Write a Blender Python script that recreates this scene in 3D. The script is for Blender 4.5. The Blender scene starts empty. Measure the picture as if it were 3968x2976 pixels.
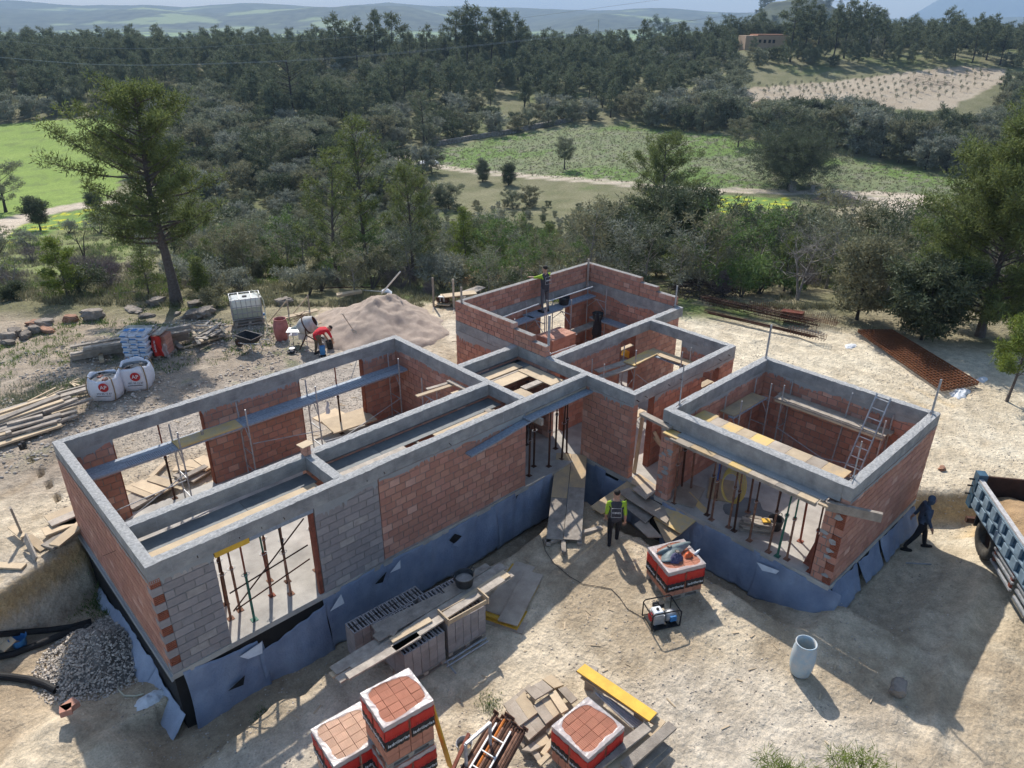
import bpy, math, random
import numpy as np
from mathutils import Vector, Matrix
R = math.radians
sc = bpy.context.scene
# ------------------------------------------------------------------ camera
FPX, PIT, ROLL, YAW, ZC = (2851.96925, 0.45421, 0.00447, 0.81544, 11.92851)
PW, PH = 3968., 2976.
_fw = np.array([math.cos(PIT)*math.cos(YAW), math.cos(PIT)*math.sin(YAW), -math.sin(PIT)])
_r = np.array([math.sin(YAW), -math.cos(YAW), 0.]); _u = np.cross(_r, _fw)
_r, _u = _r*math.cos(ROLL)+_u*math.sin(ROLL), -_r*math.sin(ROLL)+_u*math.cos(ROLL)
cd = bpy.data.cameras.new('camera'); cam = bpy.data.objects.new('camera', cd)
sc.collection.objects.link(cam); sc.camera = cam
cd.sensor_width = 36; cd.lens = 36*FPX/PW; cd.clip_start = .2; cd.clip_end = 20000
_m = Matrix([[_r[i], _u[i], -_fw[i]] for i in range(3)]).to_4x4(); _m.translation = (0, 0, ZC)
cam.matrix_world = _m
# ------------------------------------------------------------------ sky, sun, exposure
SUN_AZ, SUN_EL = R(63), R(43)
W = bpy.data.worlds.new('World'); sc.world = W; W.use_nodes = True
nt = W.node_tree; bg = nt.nodes['Background']
sk = nt.nodes.new('ShaderNodeTexSky'); sk.sky_type = 'NISHITA'; sk.sun_disc = False
sk.sun_elevation = SUN_EL; sk.sun_rotation = R(90)-SUN_AZ; sk.air_density = 1.0; sk.dust_density = 1.0; sk.ozone_density = 1.0
sk.altitude = 100
nt.links.new(sk.outputs[0], bg.inputs[0]); bg.inputs[1].default_value = 0.135
sd = bpy.data.lights.new('sun', 'SUN'); sd.energy = 4.9; sd.angle = R(.55); sd.color = (1, .95, .88)
so = bpy.data.objects.new('sun', sd); sc.collection.objects.link(so)
sv = Vector((math.cos(SUN_AZ)*math.cos(SUN_EL), math.sin(SUN_AZ)*math.cos(SUN_EL), math.sin(SUN_EL)))
so.rotation_euler = sv.to_track_quat('Z', 'Y').to_euler(); so.location = (10, 20, 40)
sc.view_settings.view_transform = 'Standard'; sc.view_settings.look = 'None'
sc.view_settings.exposure = 0.5; sc.view_settings.gamma = 1
sc.render.engine = 'CYCLES'
cy = sc.cycles; cy.max_bounces = 5; cy.diffuse_bounces = 3; cy.glossy_bounces = 2; cy.transmission_bounces = 3
cy.volume_bounces = 0; cy.transparent_max_bounces = 6; cy.use_denoising = True; cy.use_adaptive_sampling = True
cy.adaptive_threshold = .02; cy.sample_clamp_indirect = 6
try: cy.denoiser = 'OPENIMAGEDENOISE'
except Exception: pass
rnd = random.Random(7)
# ------------------------------------------------------------------ noise
def _h(i, j, s):
    n = np.sin(i*127.1+j*311.7+s*74.7)*43758.5453
    return n-np.floor(n)
def vn(x, y, s=0):
    x = np.asarray(x, float); y = np.asarray(y, float)
    i = np.floor(x); j = np.floor(y); a = x-i; b = y-j
    a = a*a*(3-2*a); b = b*b*(3-2*b)
    return (_h(i, j, s)*(1-a)+_h(i+1, j, s)*a)*(1-b)+(_h(i, j+1, s)*(1-a)+_h(i+1, j+1, s)*a)*b
def fbm(x, y, s=0, o=4):
    t = 0; a = .5
    for k in range(o):
        t = t+a*vn(x*2**k+k*17.3, y*2**k-k*9.1, s+k); a *= .5
    return t/(1-.5**o)
def ss(a, b, x):
    t = np.clip((np.asarray(x, float)-a)/(b-a), 0, 1); return t*t*(3-2*t)
def lerp(a, b, t): return a+(b-a)*t
# ------------------------------------------------------------------ ground height
HX, HY = math.cos(YAW), math.sin(YAW)
def FL(x, y): return x*HX+y*HY, x*HY-y*HX
def XY(F, L): return F*HX+L*HY, F*HY-L*HX
PF = [-200, 31, 36, 45, 60, 80, 105, 130, 160, 200, 240, 265, 330, 480, 900, 3000]
PZ = [-.1, -.1, -.5, -2.3, -5.0, -8, -8.8, -8.2, -6.8, -3.0, .6, 1.0, -4, -12, -16, -16]
def ridge(F, L, F0, w, hts):
    Ls = [a for a, b in hts]; Hs = [b for a, b in hts]
    return np.interp(L, Ls, Hs)*np.exp(-((F-F0)/w)**2)
def linedist(P, x, y):
    d = np.full(np.shape(x), 1e9)
    for (x0, y0), (x1, y1) in zip(P[:-1], P[1:]):
        t = np.clip(((x-x0)*(x1-x0)+(y-y0)*(y1-y0))/max(1e-9, (x1-x0)**2+(y1-y0)**2), 0, 1)
        d = np.minimum(d, np.hypot(x-x0-t*(x1-x0), y-y0-t*(y1-y0)))
    return d
def hgt(x, y):
    x = np.asarray(x, float); y = np.asarray(y, float)
    F, L = FL(x, y)
    far = np.interp(F+.06*L*ss(30, 80, F), PF, PZ)
    far = far+ss(45, 120, F)*(fbm(x/45, y/45, 3, 3)-.5)*1.6
    # far hills
    az = L/np.maximum(F, 1)
    far = far+ridge(F, az, 3600, 700, [(-1.2, 105), (-.69, 118), (-.6, 112), (-.52, 96), (-.45, 100), (-.4, 92), (-.33, 104), (-.22, 92), (-.15, 112), (-.1, 98), (0, 92), (.1, 84), (.18, 92), (.27, 78), (.33, 70), (.4, 60), (.5, 60), (.7, 70), (1.2, 80)])*(1+.16*(fbm(x/260, y/260, 11, 4)-.5))
    far = far+ridge(F, az, 2600, 420, [(-1.2, 60), (-.7, 62), (-.55, 40), (-.45, 55), (-.36, 40), (-.2, 62), (-.13, 66), (-.05, 20), (.02, 14), (.1, 50), (.2, 30), (.3, 8), (1.2, 8)])*(.8+.4*fbm(x/160, y/160, 5, 4))
    far = far+ridge(F, az, 900, 150, [(.2, 0), (.27, 20), (.31, 52), (.36, 60), (.42, 30), (.5, 22), (.62, 18), (.75, 16), (1.2, 14)])*(.85+.3*fbm(x/60, y/60, 5, 4))
    far = far+5.0*np.exp(-((F-245)/55)**2)*ss(.2, .30, az)
    far = far+ridge(F, az, 7000, 900, [(.44, 0), (.475, 80), (.52, 265), (.555, 340), (.61, 340), (.65, 250), (.70, 120), (.75, 60), (1.3, 60)])
    # building site
    fz = np.interp(x, [0, 3, 6, 9, 12.5, 15, 18, 22], [-1.15, -1.1, -1.0, -.9, -.62, -.38, -.3, -.25])
    fz = fz-.02*np.maximum(0, 8-y)
    d = (x+y-24.7)/1.41
    fz = np.where(x > 15, lerp(fz-.5*ss(2.2, 3.9, y)*(x > 14.9), -.04, ss(-.15, .75, d)), fz)
    yt = 18.9-(2.4-x)*.42
    left = lerp(-1.5, -.1, ss(-.55, .1, y-yt))
    left = lerp(left, -1.15, (1-ss(13.2, 15, y)))
    back = -.1+0*x
    z = np.where(y < 12.2, fz, np.where(x < 2.45, left, np.where(y > 12.2, np.where(x > 14.9, np.where(y < 10, fz, back), -1.6), fz)))
    z = np.where((x > 2.66) & (y > 12.85) | (y > 19.3) & (x > 2.5), back, np.where((x > 2.4) & (y > 12.2) & (x < 2.7) & (y < 18.8), -1.5, z))
    z = np.where((x > 14.95) & (y > 9.0), back, z)
    z = np.where((x > 20.1) & (y > 6), back, z)
    n1 = fbm(x*1.3, y*1.3, 21, 3)
    # trenches beside the foundations
    t = ss(11.35, 11.75, y+.35*(n1-.5))*(1-ss(12.7, 12.8, y))*ss(1.6, 2.5, x)*(1-ss(14.9, 15, x))
    z = lerp(z, np.minimum(z, -1.62), t)
    t = ss(13.5, 14.1, x+.5*(n1-.5))*(1-ss(14.9, 15, x))*ss(9.4, 9.7, y)*(1-ss(12.2, 12.7, y))
    z = lerp(z, np.minimum(z, -1.45), t)
    t = ss(13.45, 13.85, x+.35*(n1-.5))*(1-ss(14.9, 15, x))*ss(4.3, 4.9, y)*(1-ss(9.7, 9.9, y))
    z = lerp(z, np.interp(y, [4.4, 5.2, 6.5, 10], [-.62, -.95, -1.4, -1.45]), t)
    t = (1-ss(2.6, 2.7, x))*ss(2.45-1.5, 2.2, x)*(y < 13.2)*ss(11.2, 12.2, y)
    z = lerp(z, -1.6, t)
    inside = ((x > 2.6) & (x < 14.95) & (y > 12.8) & (y < 18.8)) & ((x < 12.5) | (y < 15.7)) | ((x > 15) & (x < 19.9) & (y > 4.85) & (y < 18.5))
    z = np.where(inside, -.14, z)
    near = (1-ss(31, 36, F))
    zz = np.where(F < 31, z, lerp(far, z, near))
    rough = .05*(fbm(x*2.2, y*2.2, 1, 4)-.5)+.05*(fbm(x*.6, y*.6, 2, 3)-.5)
    pitn = (1-ss(2.3, 2.5, x))*ss(12, 13, y)*(1-ss(19, 20, y))+(1-ss(12.6, 12.7, y))*(1-ss(7, 10, x))*ss(10.5, 11.5, y)
    rough = rough*(1+2.2*np.clip(pitn, 0, 1))
    # rubble bank behind the yard, towards the trees
    rb = ss(24.0, 27.5, y)*(1-ss(12, 19, x))*(1-ss(36, 42, F))
    rough = rough+rb*(.28*(fbm(x*.9, y*.9, 31, 4)-.35)+.15*(fbm(x*.3, y*.3, 8, 2)-.5))
    zz = zz+np.where(inside, 0, rough)*(1-ss(45, 60, F))+ss(45, 60, F)*(1-ss(200, 400, F))*.25*(fbm(x/3, y/3, 9, 3)-.5)
    for (P, w_, dp) in RUTS:
        dl = linedist(P, x, y); zz = zz-dp*np.exp(-(dl/w_)**2)+dp*.5*np.exp(-((dl-w_*1.9)/(w_*.7))**2)
    for (px, py, rr, hh) in HEAPS:
        dd = np.hypot(x-px, y-py)/rr*(1+.25*(fbm(x*1.1+px, y*1.1, 40, 3)-.5))
        zz = zz+hh*np.clip(1-dd, 0, 1)**1.15*(1+.12*(fbm(x*3, y*3, 41, 3)-.5))
    return zz
RUTS = []
HEAPS = [(.35, 14.1, 1.0, .35), (-.3, 13.3, .8, .2), (.9, 13.0, .5, .18)]
def ray(px, py): return _fw*FPX+_r*(px-PW/2)-_u*(py-PH/2)
DS = 3968/2212.
def at(x, y, z=None, up=0.):
    """the point of the ground (or of the level z) that the photo shows at x, y (2212 wide view)"""
    d = ray(x*DS, y*DS)
    if z is not None:
        t = (z-ZC)/d[2]; return Vector((d[0]*t, d[1]*t, z))
    F = np.geomspace(6, 9000, 600)/math.hypot(d[0], d[1])
    zz = ZC+d[2]*F-hgt(d[0]*F, d[1]*F)-up
    i = int(np.argmax(zz < 0)) if (zz < 0).any() else len(F)-1
    i = max(i, 1); a, b = F[i-1], F[i]
    for _ in range(9):
        m = (a+b)/2
        if ZC+d[2]*m-float(hgt(d[0]*m, d[1]*m))-up < 0: b = m
        else: a = m
    return Vector((d[0]*b, d[1]*b, ZC+d[2]*b))
def pxm(p):
    """pixels of the 2212 wide view per metre at the point p"""
    v = np.array([p[0], p[1], p[2]-ZC]); return FPX/DS/float(v@_fw)
def gz(x, y): return float(hgt(x, y))
# ------------------------------------------------------------------ materials
MT = {}
def nodes(name):
    m = bpy.data.materials.new(name); m.use_nodes = True; MT[name] = m
    n = m.node_tree.nodes; return m, n, m.node_tree.links, n['Principled BSDF']
def mat(name, col, rough=.85, var=.25, scale=8., bump=.25, bscale=40., metal=0., isl=0., col2=None, stretch=None, spec=.3, dist=.02, trans=0., iscol=None):
    m, n, l, b = nodes(name)
    b.inputs['Roughness'].default_value = rough; b.inputs['Metallic'].default_value = metal
    b.inputs['Specular IOR Level'].default_value = spec
    tc = n.new('ShaderNodeTexCoord'); mp = n.new('ShaderNodeMapping'); l.new(tc.outputs['Object'], mp.inputs[0])
    if stretch: mp.inputs['Scale'].default_value = stretch
    oi = n.new('ShaderNodeObjectInfo')
    ad = n.new('ShaderNodeVectorMath'); ad.operation = 'ADD'
    mu = n.new('ShaderNodeMath'); mu.operation = 'MULTIPLY'; mu.inputs[1].default_value = 37.
    l.new(oi.outputs['Random'], mu.inputs[0]); l.new(mp.outputs[0], ad.inputs[0]); l.new(mu.outputs[0], ad.inputs[1])
    nz = n.new('ShaderNodeTexNoise'); nz.inputs['Scale'].default_value = scale; nz.inputs['Detail'].default_value = 5
    nz.inputs['Roughness'].default_value = .62
    l.new(ad.outputs[0], nz.inputs['Vector'])
    rp = n.new('ShaderNodeValToRGB'); l.new(nz.outputs[0], rp.inputs[0])
    c2 = col2 if col2 else tuple(c*(1-var) for c in col)
    c1 = tuple(min(1, c*(1+var*.5)) for c in col) if not col2 else col
    rp.color_ramp.elements[0].position = .32; rp.color_ramp.elements[0].color = (*c2, 1)
    rp.color_ramp.elements[1].position = .68; rp.color_ramp.elements[1].color = (*c1, 1)
    out = rp.outputs[0]
    if isl or iscol:
        ge = n.new('ShaderNodeNewGeometry'); s = n.new('ShaderNodeMath'); s.operation = 'ADD'
        l.new(ge.outputs['Random Per Island'], s.inputs[0]); l.new(oi.outputs['Random'], s.inputs[1])
        fr = n.new('ShaderNodeMath'); fr.operation = 'FRACT'; l.new(s.outputs[0], fr.inputs[0])
        if iscol:
            r2 = n.new('ShaderNodeValToRGB'); l.new(fr.outputs[0], r2.inputs[0]); r2.color_ramp.interpolation = 'CONSTANT'
            el = r2.color_ramp.elements
            for k, (p, c) in enumerate(iscol):
                e = el[k] if k < 2 else el.new(p)
                e.position = p; e.color = (*c, 1)
            mx = n.new('ShaderNodeMix'); mx.data_type = 'RGBA'; mx.blend_type = 'MULTIPLY'; mx.inputs[0].default_value = 1
            l.new(out, mx.inputs[6]); l.new(r2.outputs[0], mx.inputs[7]); out = mx.outputs[2]
        if isl:
            mr = n.new('ShaderNodeMapRange'); l.new(fr.outputs[0], mr.inputs[0])
            mr.inputs[3].default_value = 1-isl; mr.inputs[4].default_value = 1+isl
            hs = n.new('ShaderNodeHueSaturation'); l.new(out, hs.inputs['Color']); l.new(mr.outputs[0], hs.inputs['Value']); out = hs.outputs[0]
    l.new(out, b.inputs['Base Color'])
    if bump:
        n2 = n.new('ShaderNodeTexNoise'); n2.inputs['Scale'].default_value = bscale; n2.inputs['Detail'].default_value = 4
        l.new(ad.outputs[0], n2.inputs['Vector'])
        bp = n.new('ShaderNodeBump'); bp.inputs['Strength'].default_value = bump; bp.inputs['Distance'].default_value = dist
        l.new(n2.outputs[0], bp.inputs['Height']); l.new(bp.outputs[0], b.inputs['Normal'])
    if trans:
        tr = n.new('ShaderNodeBsdfTranslucent'); l.new(out, tr.inputs[0])
        ms = n.new('ShaderNodeMixShader'); ms.inputs[0].default_value = trans
        l.new(b.outputs[0], ms.inputs[1]); l.new(tr.outputs[0], ms.inputs[2])
        l.new(ms.outputs[0], n['Material Output'].inputs[0])
    return m
# ------------------------------------------------------------------ mesh helpers
COL = sc.collection.objects
class MB:
    def __init__(s): s.v = []; s.f = []
    def add(s, vs, fs):
        k = len(s.v); s.v += [tuple(map(float, v)) for v in vs]; s.f += [tuple(k+i for i in f) for f in fs]; return s
    def box(s, c, d, rz=0., M=None):
        hx, hy, hz = d[0]/2, d[1]/2, d[2]/2
        p = [Vector((a*hx, b*hy, e*hz)) for e in (-1, 1) for b in (-1, 1) for a in (-1, 1)]
        if M is not None: p = [M@q for q in p]
        if rz: m = Matrix.Rotation(rz, 3, 'Z'); p = [m@q for q in p]
        c = Vector(c)
        return s.add([q+c for q in p], [(0, 2, 3, 1), (4, 5, 7, 6), (0, 1, 5, 4), (2, 6, 7, 3), (0, 4, 6, 2), (1, 3, 7, 5)])
    def bx(s, x0, x1, y0, y1, z0, z1): return s.box(((x0+x1)/2, (y0+y1)/2, (z0+z1)/2), (abs(x1-x0), abs(y1-y0), abs(z1-z0)))
    def bar(s, a, b, w, h=None, up=(0, 0, 1), roll=0.):
        """a board or rail from a to b, w wide, h thick"""
        a = Vector(a); b = Vector(b); h = w if h is None else h
        x = (b-a); L = x.length
        if L < 1e-6: return s
        x.normalize(); u = Vector(up)
        if abs(x.dot(u)) > .99: u = Vector((0, 1, 0))
        y = u.cross(x).normalized(); z = x.cross(y)
        if roll: q = Matrix.Rotation(roll, 3, x); y = q@y; z = q@z
        M = Matrix((x, y, z)).transposed()
        return s.box((a+b)/2, (L, w, h), M=M)
    def tube(s, pts, r, n=6, cap=True):
        pts = [Vector(p) for p in pts]; rs = r if isinstance(r, (list, tuple)) else [r]*len(pts)
        k = len(s.v); pu = None
        for i, p in enumerate(pts):
            t = (pts[min(i+1, len(pts)-1)]-pts[max(i-1, 0)])
            t = t.normalized() if t.length > 1e-9 else Vector((0, 0, 1))
            if pu is None: u = t.orthogonal().normalized()
            else:
                u = pu-t*pu.dot(t); u = u.normalized() if u.length > 1e-6 else t.orthogonal().normalized()
            pu = u; w = t.cross(u)
            for j in range(n):
                a = 2*math.pi*j/n; q = p+(u*math.cos(a)+w*math.sin(a))*rs[i]; s.v.append((q.x, q.y, q.z))
        for i in range(len(pts)-1):
            for j in range(n):
                a = k+i*n+j; b = k+i*n+(j+1) % n; s.f.append((a, b, b+n, a+n))
        if cap:
            s.f.append(tuple(k+j for j in range(n))[::-1]); e = k+(len(pts)-1)*n; s.f.append(tuple(e+j for j in range(n)))
        return s
    def lathe(s, prof, n=20, c=(0, 0, 0), M=None):
        k = len(s.v)
        for (r, z) in prof:
            for j in range(n):
                a = 2*math.pi*j/n; q = Vector((r*math.cos(a), r*math.sin(a), z))
                if M is not None: q = M@q
                s.v.append((q.x+c[0], q.y+c[1], q.z+c[2]))
        for i in range(len(prof)-1):
            for j in range(n):
                a = k+i*n+j; b = k+i*n+(j+1) % n; s.f.append((a, b, b+n, a+n))
        return s
    def sheet(s, P, nu, nv, th=0.):
        """grid of points P(u, v) in 0..1, given a thickness downwards if th"""
        g = [[Vector(P(i/nu, j/nv)) for i in range(nu+1)] for j in range(nv+1)]
        k = len(s.v); w = nu+1
        for row in g:
            for p in row: s.v.append(tuple(p))
        for j in range(nv):
            for i in range(nu):
                a = k+j*w+i; s.f.append((a, a+1, a+1+w, a+w))
        return s
def mk(name, mb, m, parent=None, smooth=False, rel=False, loc=None):
    me = bpy.data.meshes.new(name)
    v = mb.v
    if rel and parent is not None:
        o = parent.location; v = [(a-o.x, b-o.y, c-o.z) for a, b, c in v]
    me.from_pydata(v, [], mb.f); me.materials.append(MT[m] if isinstance(m, str) else m)
    if smooth: me.polygons.foreach_set('use_smooth', [True]*len(me.polygons))
    ob = bpy.data.objects.new(name, me); COL.link(ob)
    if parent is not None: ob.parent = parent
    if loc is not None: ob.location = loc
    return ob
def tag(o, label=None, cat=None, group=None, kind=None):
    if label: o['label'] = label
    if cat: o['category'] = cat
    if group: o['group'] = group
    if kind: o['kind'] = kind
    return o
def thing(name, label, cat, loc=(0, 0, 0), rz=0., group=None):
    o = bpy.data.objects.new(name, None); COL.link(o); o.location = loc; o.rotation_euler = (0, 0, rz)
    return tag(o, label, cat, group)
def ctree(src, loc, rz=0., sc_=1., label=None, group=None):
    """copy of a thing with copies of its parts and sub-parts (mesh data shared)"""
    def cp(o, par):
        c = o.copy(); COL.link(c); c.parent = par
        for ch in kids.get(o.name, ()): cp(ch, c)
        return c
    kids = {}
    for o in src.children_recursive: kids.setdefault(o.parent.name, []).append(o)
    r = cp(src, None); r.location = loc; r.rotation_euler = (0, 0, rz)
    r.scale = (sc_,)*3 if not isinstance(sc_, tuple) else sc_
    if label: r['label'] = label
    if group: r['group'] = group
    return r
def text(parent, name, body, size, M, m, depth=.002):
    cu = bpy.data.curves.new(name, 'FONT'); cu.body = body; cu.size = size; cu.align_x = 'CENTER'; cu.align_y = 'CENTER'; cu.extrude = depth
    cu.resolution_u = 2
    ob = bpy.data.objects.new(name, cu); COL.link(ob)
    me = bpy.data.meshes.new_from_object(ob); bpy.data.objects.remove(ob)
    me.materials.clear(); me.materials.append(MT[m])
    o = bpy.data.objects.new(name, me); COL.link(o); o.parent = parent; o.matrix_local = M
    return o
# ================================================================== materials
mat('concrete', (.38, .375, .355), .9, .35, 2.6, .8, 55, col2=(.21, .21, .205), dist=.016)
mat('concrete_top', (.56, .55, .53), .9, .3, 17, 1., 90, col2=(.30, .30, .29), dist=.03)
mat('concrete_new', (.34, .35, .345), .9, .3, 1.3, .5, 60, col2=(.26, .27, .265), dist=.01)
mat('mortar', (.27, .26, .245), .95, .3, 9, .7, 80)
mat('slab', (.50, .47, .42), .92, .3, 1.4, .5, 60, col2=(.30, .28, .25))
mat('brick', (.50, .25, .17), .88, .25, 5, .5, 60, isl=.12, col2=(.41, .205, .15),
    iscol=[(0, (1, 1, 1)), (.16, (.93, .91, .92)), (.35, (1.02, 1.05, 1.04)), (.5, (.90, .87, .87)), (.62, (1.03, 1.10, 1.12)), (.8, (.96, .95, .98)), (.95, (1.10, 1.3, 1.4))])
mat('brick_hollow', (.34, .11, .06), .9, .25, 5, .3, 60)
mat('block', (.33, .295, .28), .93, .2, 7, .6, 70, isl=.12, col2=(.26, .24, .235))
mat('block_pale', (.40, .36, .33), .93, .2, 7, .6, 70, isl=.1)
mat('bitumen', (.012, .012, .013), .6, .3, 4, .4, 30)
mat('fleece', (.275, .325, .415), .75, .2, 1.3, .9, 22, col2=(.155, .195, .28), dist=.025)
mat('fleece_pale', (.42, .46, .54), .85, .2, 1.6, .8, 26, col2=(.30, .34, .42), dist=.02)
mat('wood_grey', (.42, .365, .30), .85, .35, 5, .6, 30, isl=.25, stretch=(1, 1, 1), col2=(.24, .205, .17))
mat('wood_pale', (.56, .44, .29), .8, .3, 3, .3, 30, isl=.16, col2=(.43, .33, .22))
mat('ply', (.52, .37, .20), .75, .4, 2.5, .3, 25, isl=.14, col2=(.33, .26, .18))
mat('ply_dirty', (.45, .38, .30), .85, .4, 2.0, .4, 25, isl=.14, col2=(.27, .22, .17))
mat('yellow_board', (.72, .42, .05), .6, .2, 4, .2, 25, isl=.08)
mat('ply_yellow', (.66, .44, .13), .7, .4, 3, .3, 25, isl=.12, col2=(.45, .36, .24))
mat('steel_galv', (.42, .43, .44), .5, .3, 10, .3, 60, metal=.35)
mat('steel_white', (.62, .62, .6), .5, .2, 10, .2, 60, metal=.1)
mat('steel_tread', (.30, .34, .39), .6, .3, 16, .6, 90, metal=.15)
mat('rust', (.22, .115, .075), .9, .5, 9, .5, 60, isl=.3)
mat('rust_red', (.24, .075, .045), .8, .4, 6, .4, 60)
mat('rust_dark', (.075, .035, .022), .9, .4, 6, .4, 60, isl=.3)
mat('mesh_rust', (.20, .075, .030), .9, .4, 3, .3, 60)
mat('prop_green', (.03, .13, .09), .6, .4, 7, .2, 60)
mat('prop_blue', (.03, .07, .22), .6, .4, 7, .2, 60)
mat('orange_paint', (.55, .16, .02), .6, .3, 8, .2, 60)
mat('black', (.012, .012, .013), .7, .2, 8, .2, 50)
mat('rubber', (.025, .027, .03), .75, .4, 10, .3, 50)
mat('white_plastic', (.72, .74, .74), .4, .08, 8, .1, 50)
mat('ibc_plastic', (.78, .80, .76), .25, .05, 3, .1, 50, trans=.35)
mat('ibc_water', (.52, .56, .44), .3, .08, 3, .1, 50, trans=.2)
mat('bag_white', (.74, .75, .78), .8, .08, 9, .8, 14, dist=.03)
mat('strap', (.30, .22, .13), .85, .2, 9, .2, 50)
mat('logo_red', (.45, .03, .03), .7, .1)
mat('print_dark', (.03, .03, .035), .7, .1)
mat('print_white', (.75, .75, .74), .7, .05)
mat('label_red', (.52, .028, .018), .5, .1, 4, .2, 20)
mat('label_black', (.022, .018, .018), .5, .1, 4, .2, 20)
mat('film', (.70, .66, .64), .28, .12, 4, .8, 9, dist=.03, spec=.6)
MT['film'].node_tree.nodes['Principled BSDF'].inputs['Alpha'].default_value = .36
mat('ply_wet_shade', (.17, .18, .175), .6, .4, 2.2, .4, 25, isl=.1, col2=(.10, .11, .115))  # wet board; the beam's shade is partly put into this dark tone
mat('brick_pale', (.62, .40, .28), .88, .15, 5, .3, 60, isl=.10)
mat('brick_fresh', (.50, .22, .14), .88, .15, 5, .3, 60, isl=.10)
mat('cement_bag', (.62, .66, .72), .6, .1, 4, .5, 12, isl=.08)
mat('cement_blue', (.05, .22, .50), .6, .2, 4, .3, 12)
mat('sand', (.42, .335, .27), .95, .2, 3, .8, 45, dist=.04)
mat('rock', (.24, .205, .17), .95, .4, 4, .9, 9, isl=.2, dist=.06)
mat('rock_red', (.36, .20, .13), .95, .4, 4, .9, 9, dist=.06)
mat('pebble', (.50, .44, .37), .95, .3, 9, .3, 40, isl=.35)
mat('gravel', (.36, .325, .28), .95, .3, 9, .3, 40, isl=.4)
mat('tub_rubber', (.04, .042, .045), .7, .5, 8, .3, 50)
mat('drum_red', (.42, .16, .14), .6, .3, 5, .3, 40)
mat('drum_blue', (.30, .42, .50), .6, .3, 5, .3, 40, col2=(.50, .49, .46))
mat('drum_in', (.05, .11, .16), .5, .2)
mat('mixer_grey', (.50, .48, .45), .8, .3, 5, .5, 40)
mat('skin', (.44, .25, .17), .6, .1, 8, .1, 50)
mat('hair', (.02, .015, .012), .8, .2, 30, .4, 90)
mat('cloth_red', (.58, .02, .035), .85, .25, 8, .9, 14, dist=.03)
mat('cloth_lime', (.34, .50, .04), .8, .1, 8, .2, 50)
mat('cloth_vest', (.055, .055, .065), .85, .3, 8, .9, 16, dist=.03)
mat('cloth_black', (.014, .014, .018), .85, .2, 8, .3, 50)
mat('cloth_grey', (.12, .12, .13), .85, .2, 8, .3, 50)
mat('cloth_khaki', (.13, .10, .065), .85, .5, 8, .9, 14, dist=.03)
mat('cloth_blue', (.065, .095, .15), .85, .35, 8, .9, 14, dist=.03)
mat('cloth_navy', (.03, .04, .09), .85, .4, 18, .5, 50, col2=(.14, .12, .2))
mat('tarp', (.17, .21, .21), .5, .25, 3, .5, 12, dist=.03)
mat('orange_bag', (.75, .14, .04), .5, .2, 8, .5, 20)
mat('truck_blue', (.045, .10, .15), .5, .3, 5, .2, 40)
mat('truck_pale', (.22, .30, .36), .55, .3, 5, .2, 40)
mat('truck_rim', (.48, .46, .44), .7, .3, 9, .2, 40)
mat('tyre', (.035, .033, .03), .9, .4, 12, .5, 60, col2=(.09, .08, .065))
mat('soil', (.36, .24, .13), .95, .3, 3, .9, 25, dist=.05)
mat('bark', (.085, .065, .055), .95, .4, 9, .9, 30, dist=.04, col2=(.14, .125, .115))
mat('bark_pale', (.26, .235, .21), .95, .4, 9, .7, 30)
mat('bark_dark', (.055, .045, .04), .95, .4, 9, .7, 30)
mat('twig_mauve', (.17, .135, .135), .95, .3, 9, .2, 30)
mat('leaf_pine', (.17, .205, .065), .7, .3, 1.1, 0, trans=.36, isl=.30, col2=(.11, .14, .05), spec=.2)
mat('leaf_pine_bright', (.20, .25, .050), .7, .3, 1.1, 0, trans=.38, isl=.28, col2=(.12, .165, .035), spec=.2)
mat('leaf_pine_far', (.18, .205, .115), .75, .3, .5, 0, trans=.25, isl=.3, col2=(.11, .13, .075), spec=.2)
mat('leaf_olive', (.25, .265, .165), .65, .3, .9, 0, trans=.28, isl=.28, col2=(.145, .16, .105), spec=.3)
mat('leaf_dark', (.12, .145, .075), .7, .3, .9, 0, trans=.25, isl=.3, col2=(.065, .08, .045), spec=.25)
mat('leaf_scrub', (.235, .23, .14), .8, .3, .9, 0, trans=.3, isl=.3, col2=(.165, .165, .10), spec=.2)
mat('leaf_green', (.15, .22, .07), .7, .3, .9, 0, trans=.3, isl=.3, col2=(.09, .145, .045), spec=.2)
mat('leaf_grey', (.27, .285, .225), .7, .3, .9, 0, trans=.28, isl=.3, col2=(.18, .195, .15), spec=.3)
mat('grass', (.13, .19, .05), .8, .3, 1, 0, trans=.35, isl=.3)
mat('wall_house', (.45, .32, .22), .9, .1, 2, .2, 20)
mat('stone_wall', (.30, .27, .24), .95, .35, 5, .5, 20, isl=.3)
mat('roof_tile', (.40, .20, .12), .9, .2, 5, .3, 20)
mat('wire', (.35, .35, .34), .5, .1, metal=.5)
mat('rag_white', (.66, .68, .70), .85, .1, 8, .6, 14, dist=.03)
mat('hose_yellow', (.50, .40, .12), .5, .1)
mat('hose_pale', (.55, .52, .38), .5, .1)
mat('cable', (.05, .045, .04), .6, .1)
mat('bucket_blue', (.04, .18, .42), .5, .2)
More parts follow.
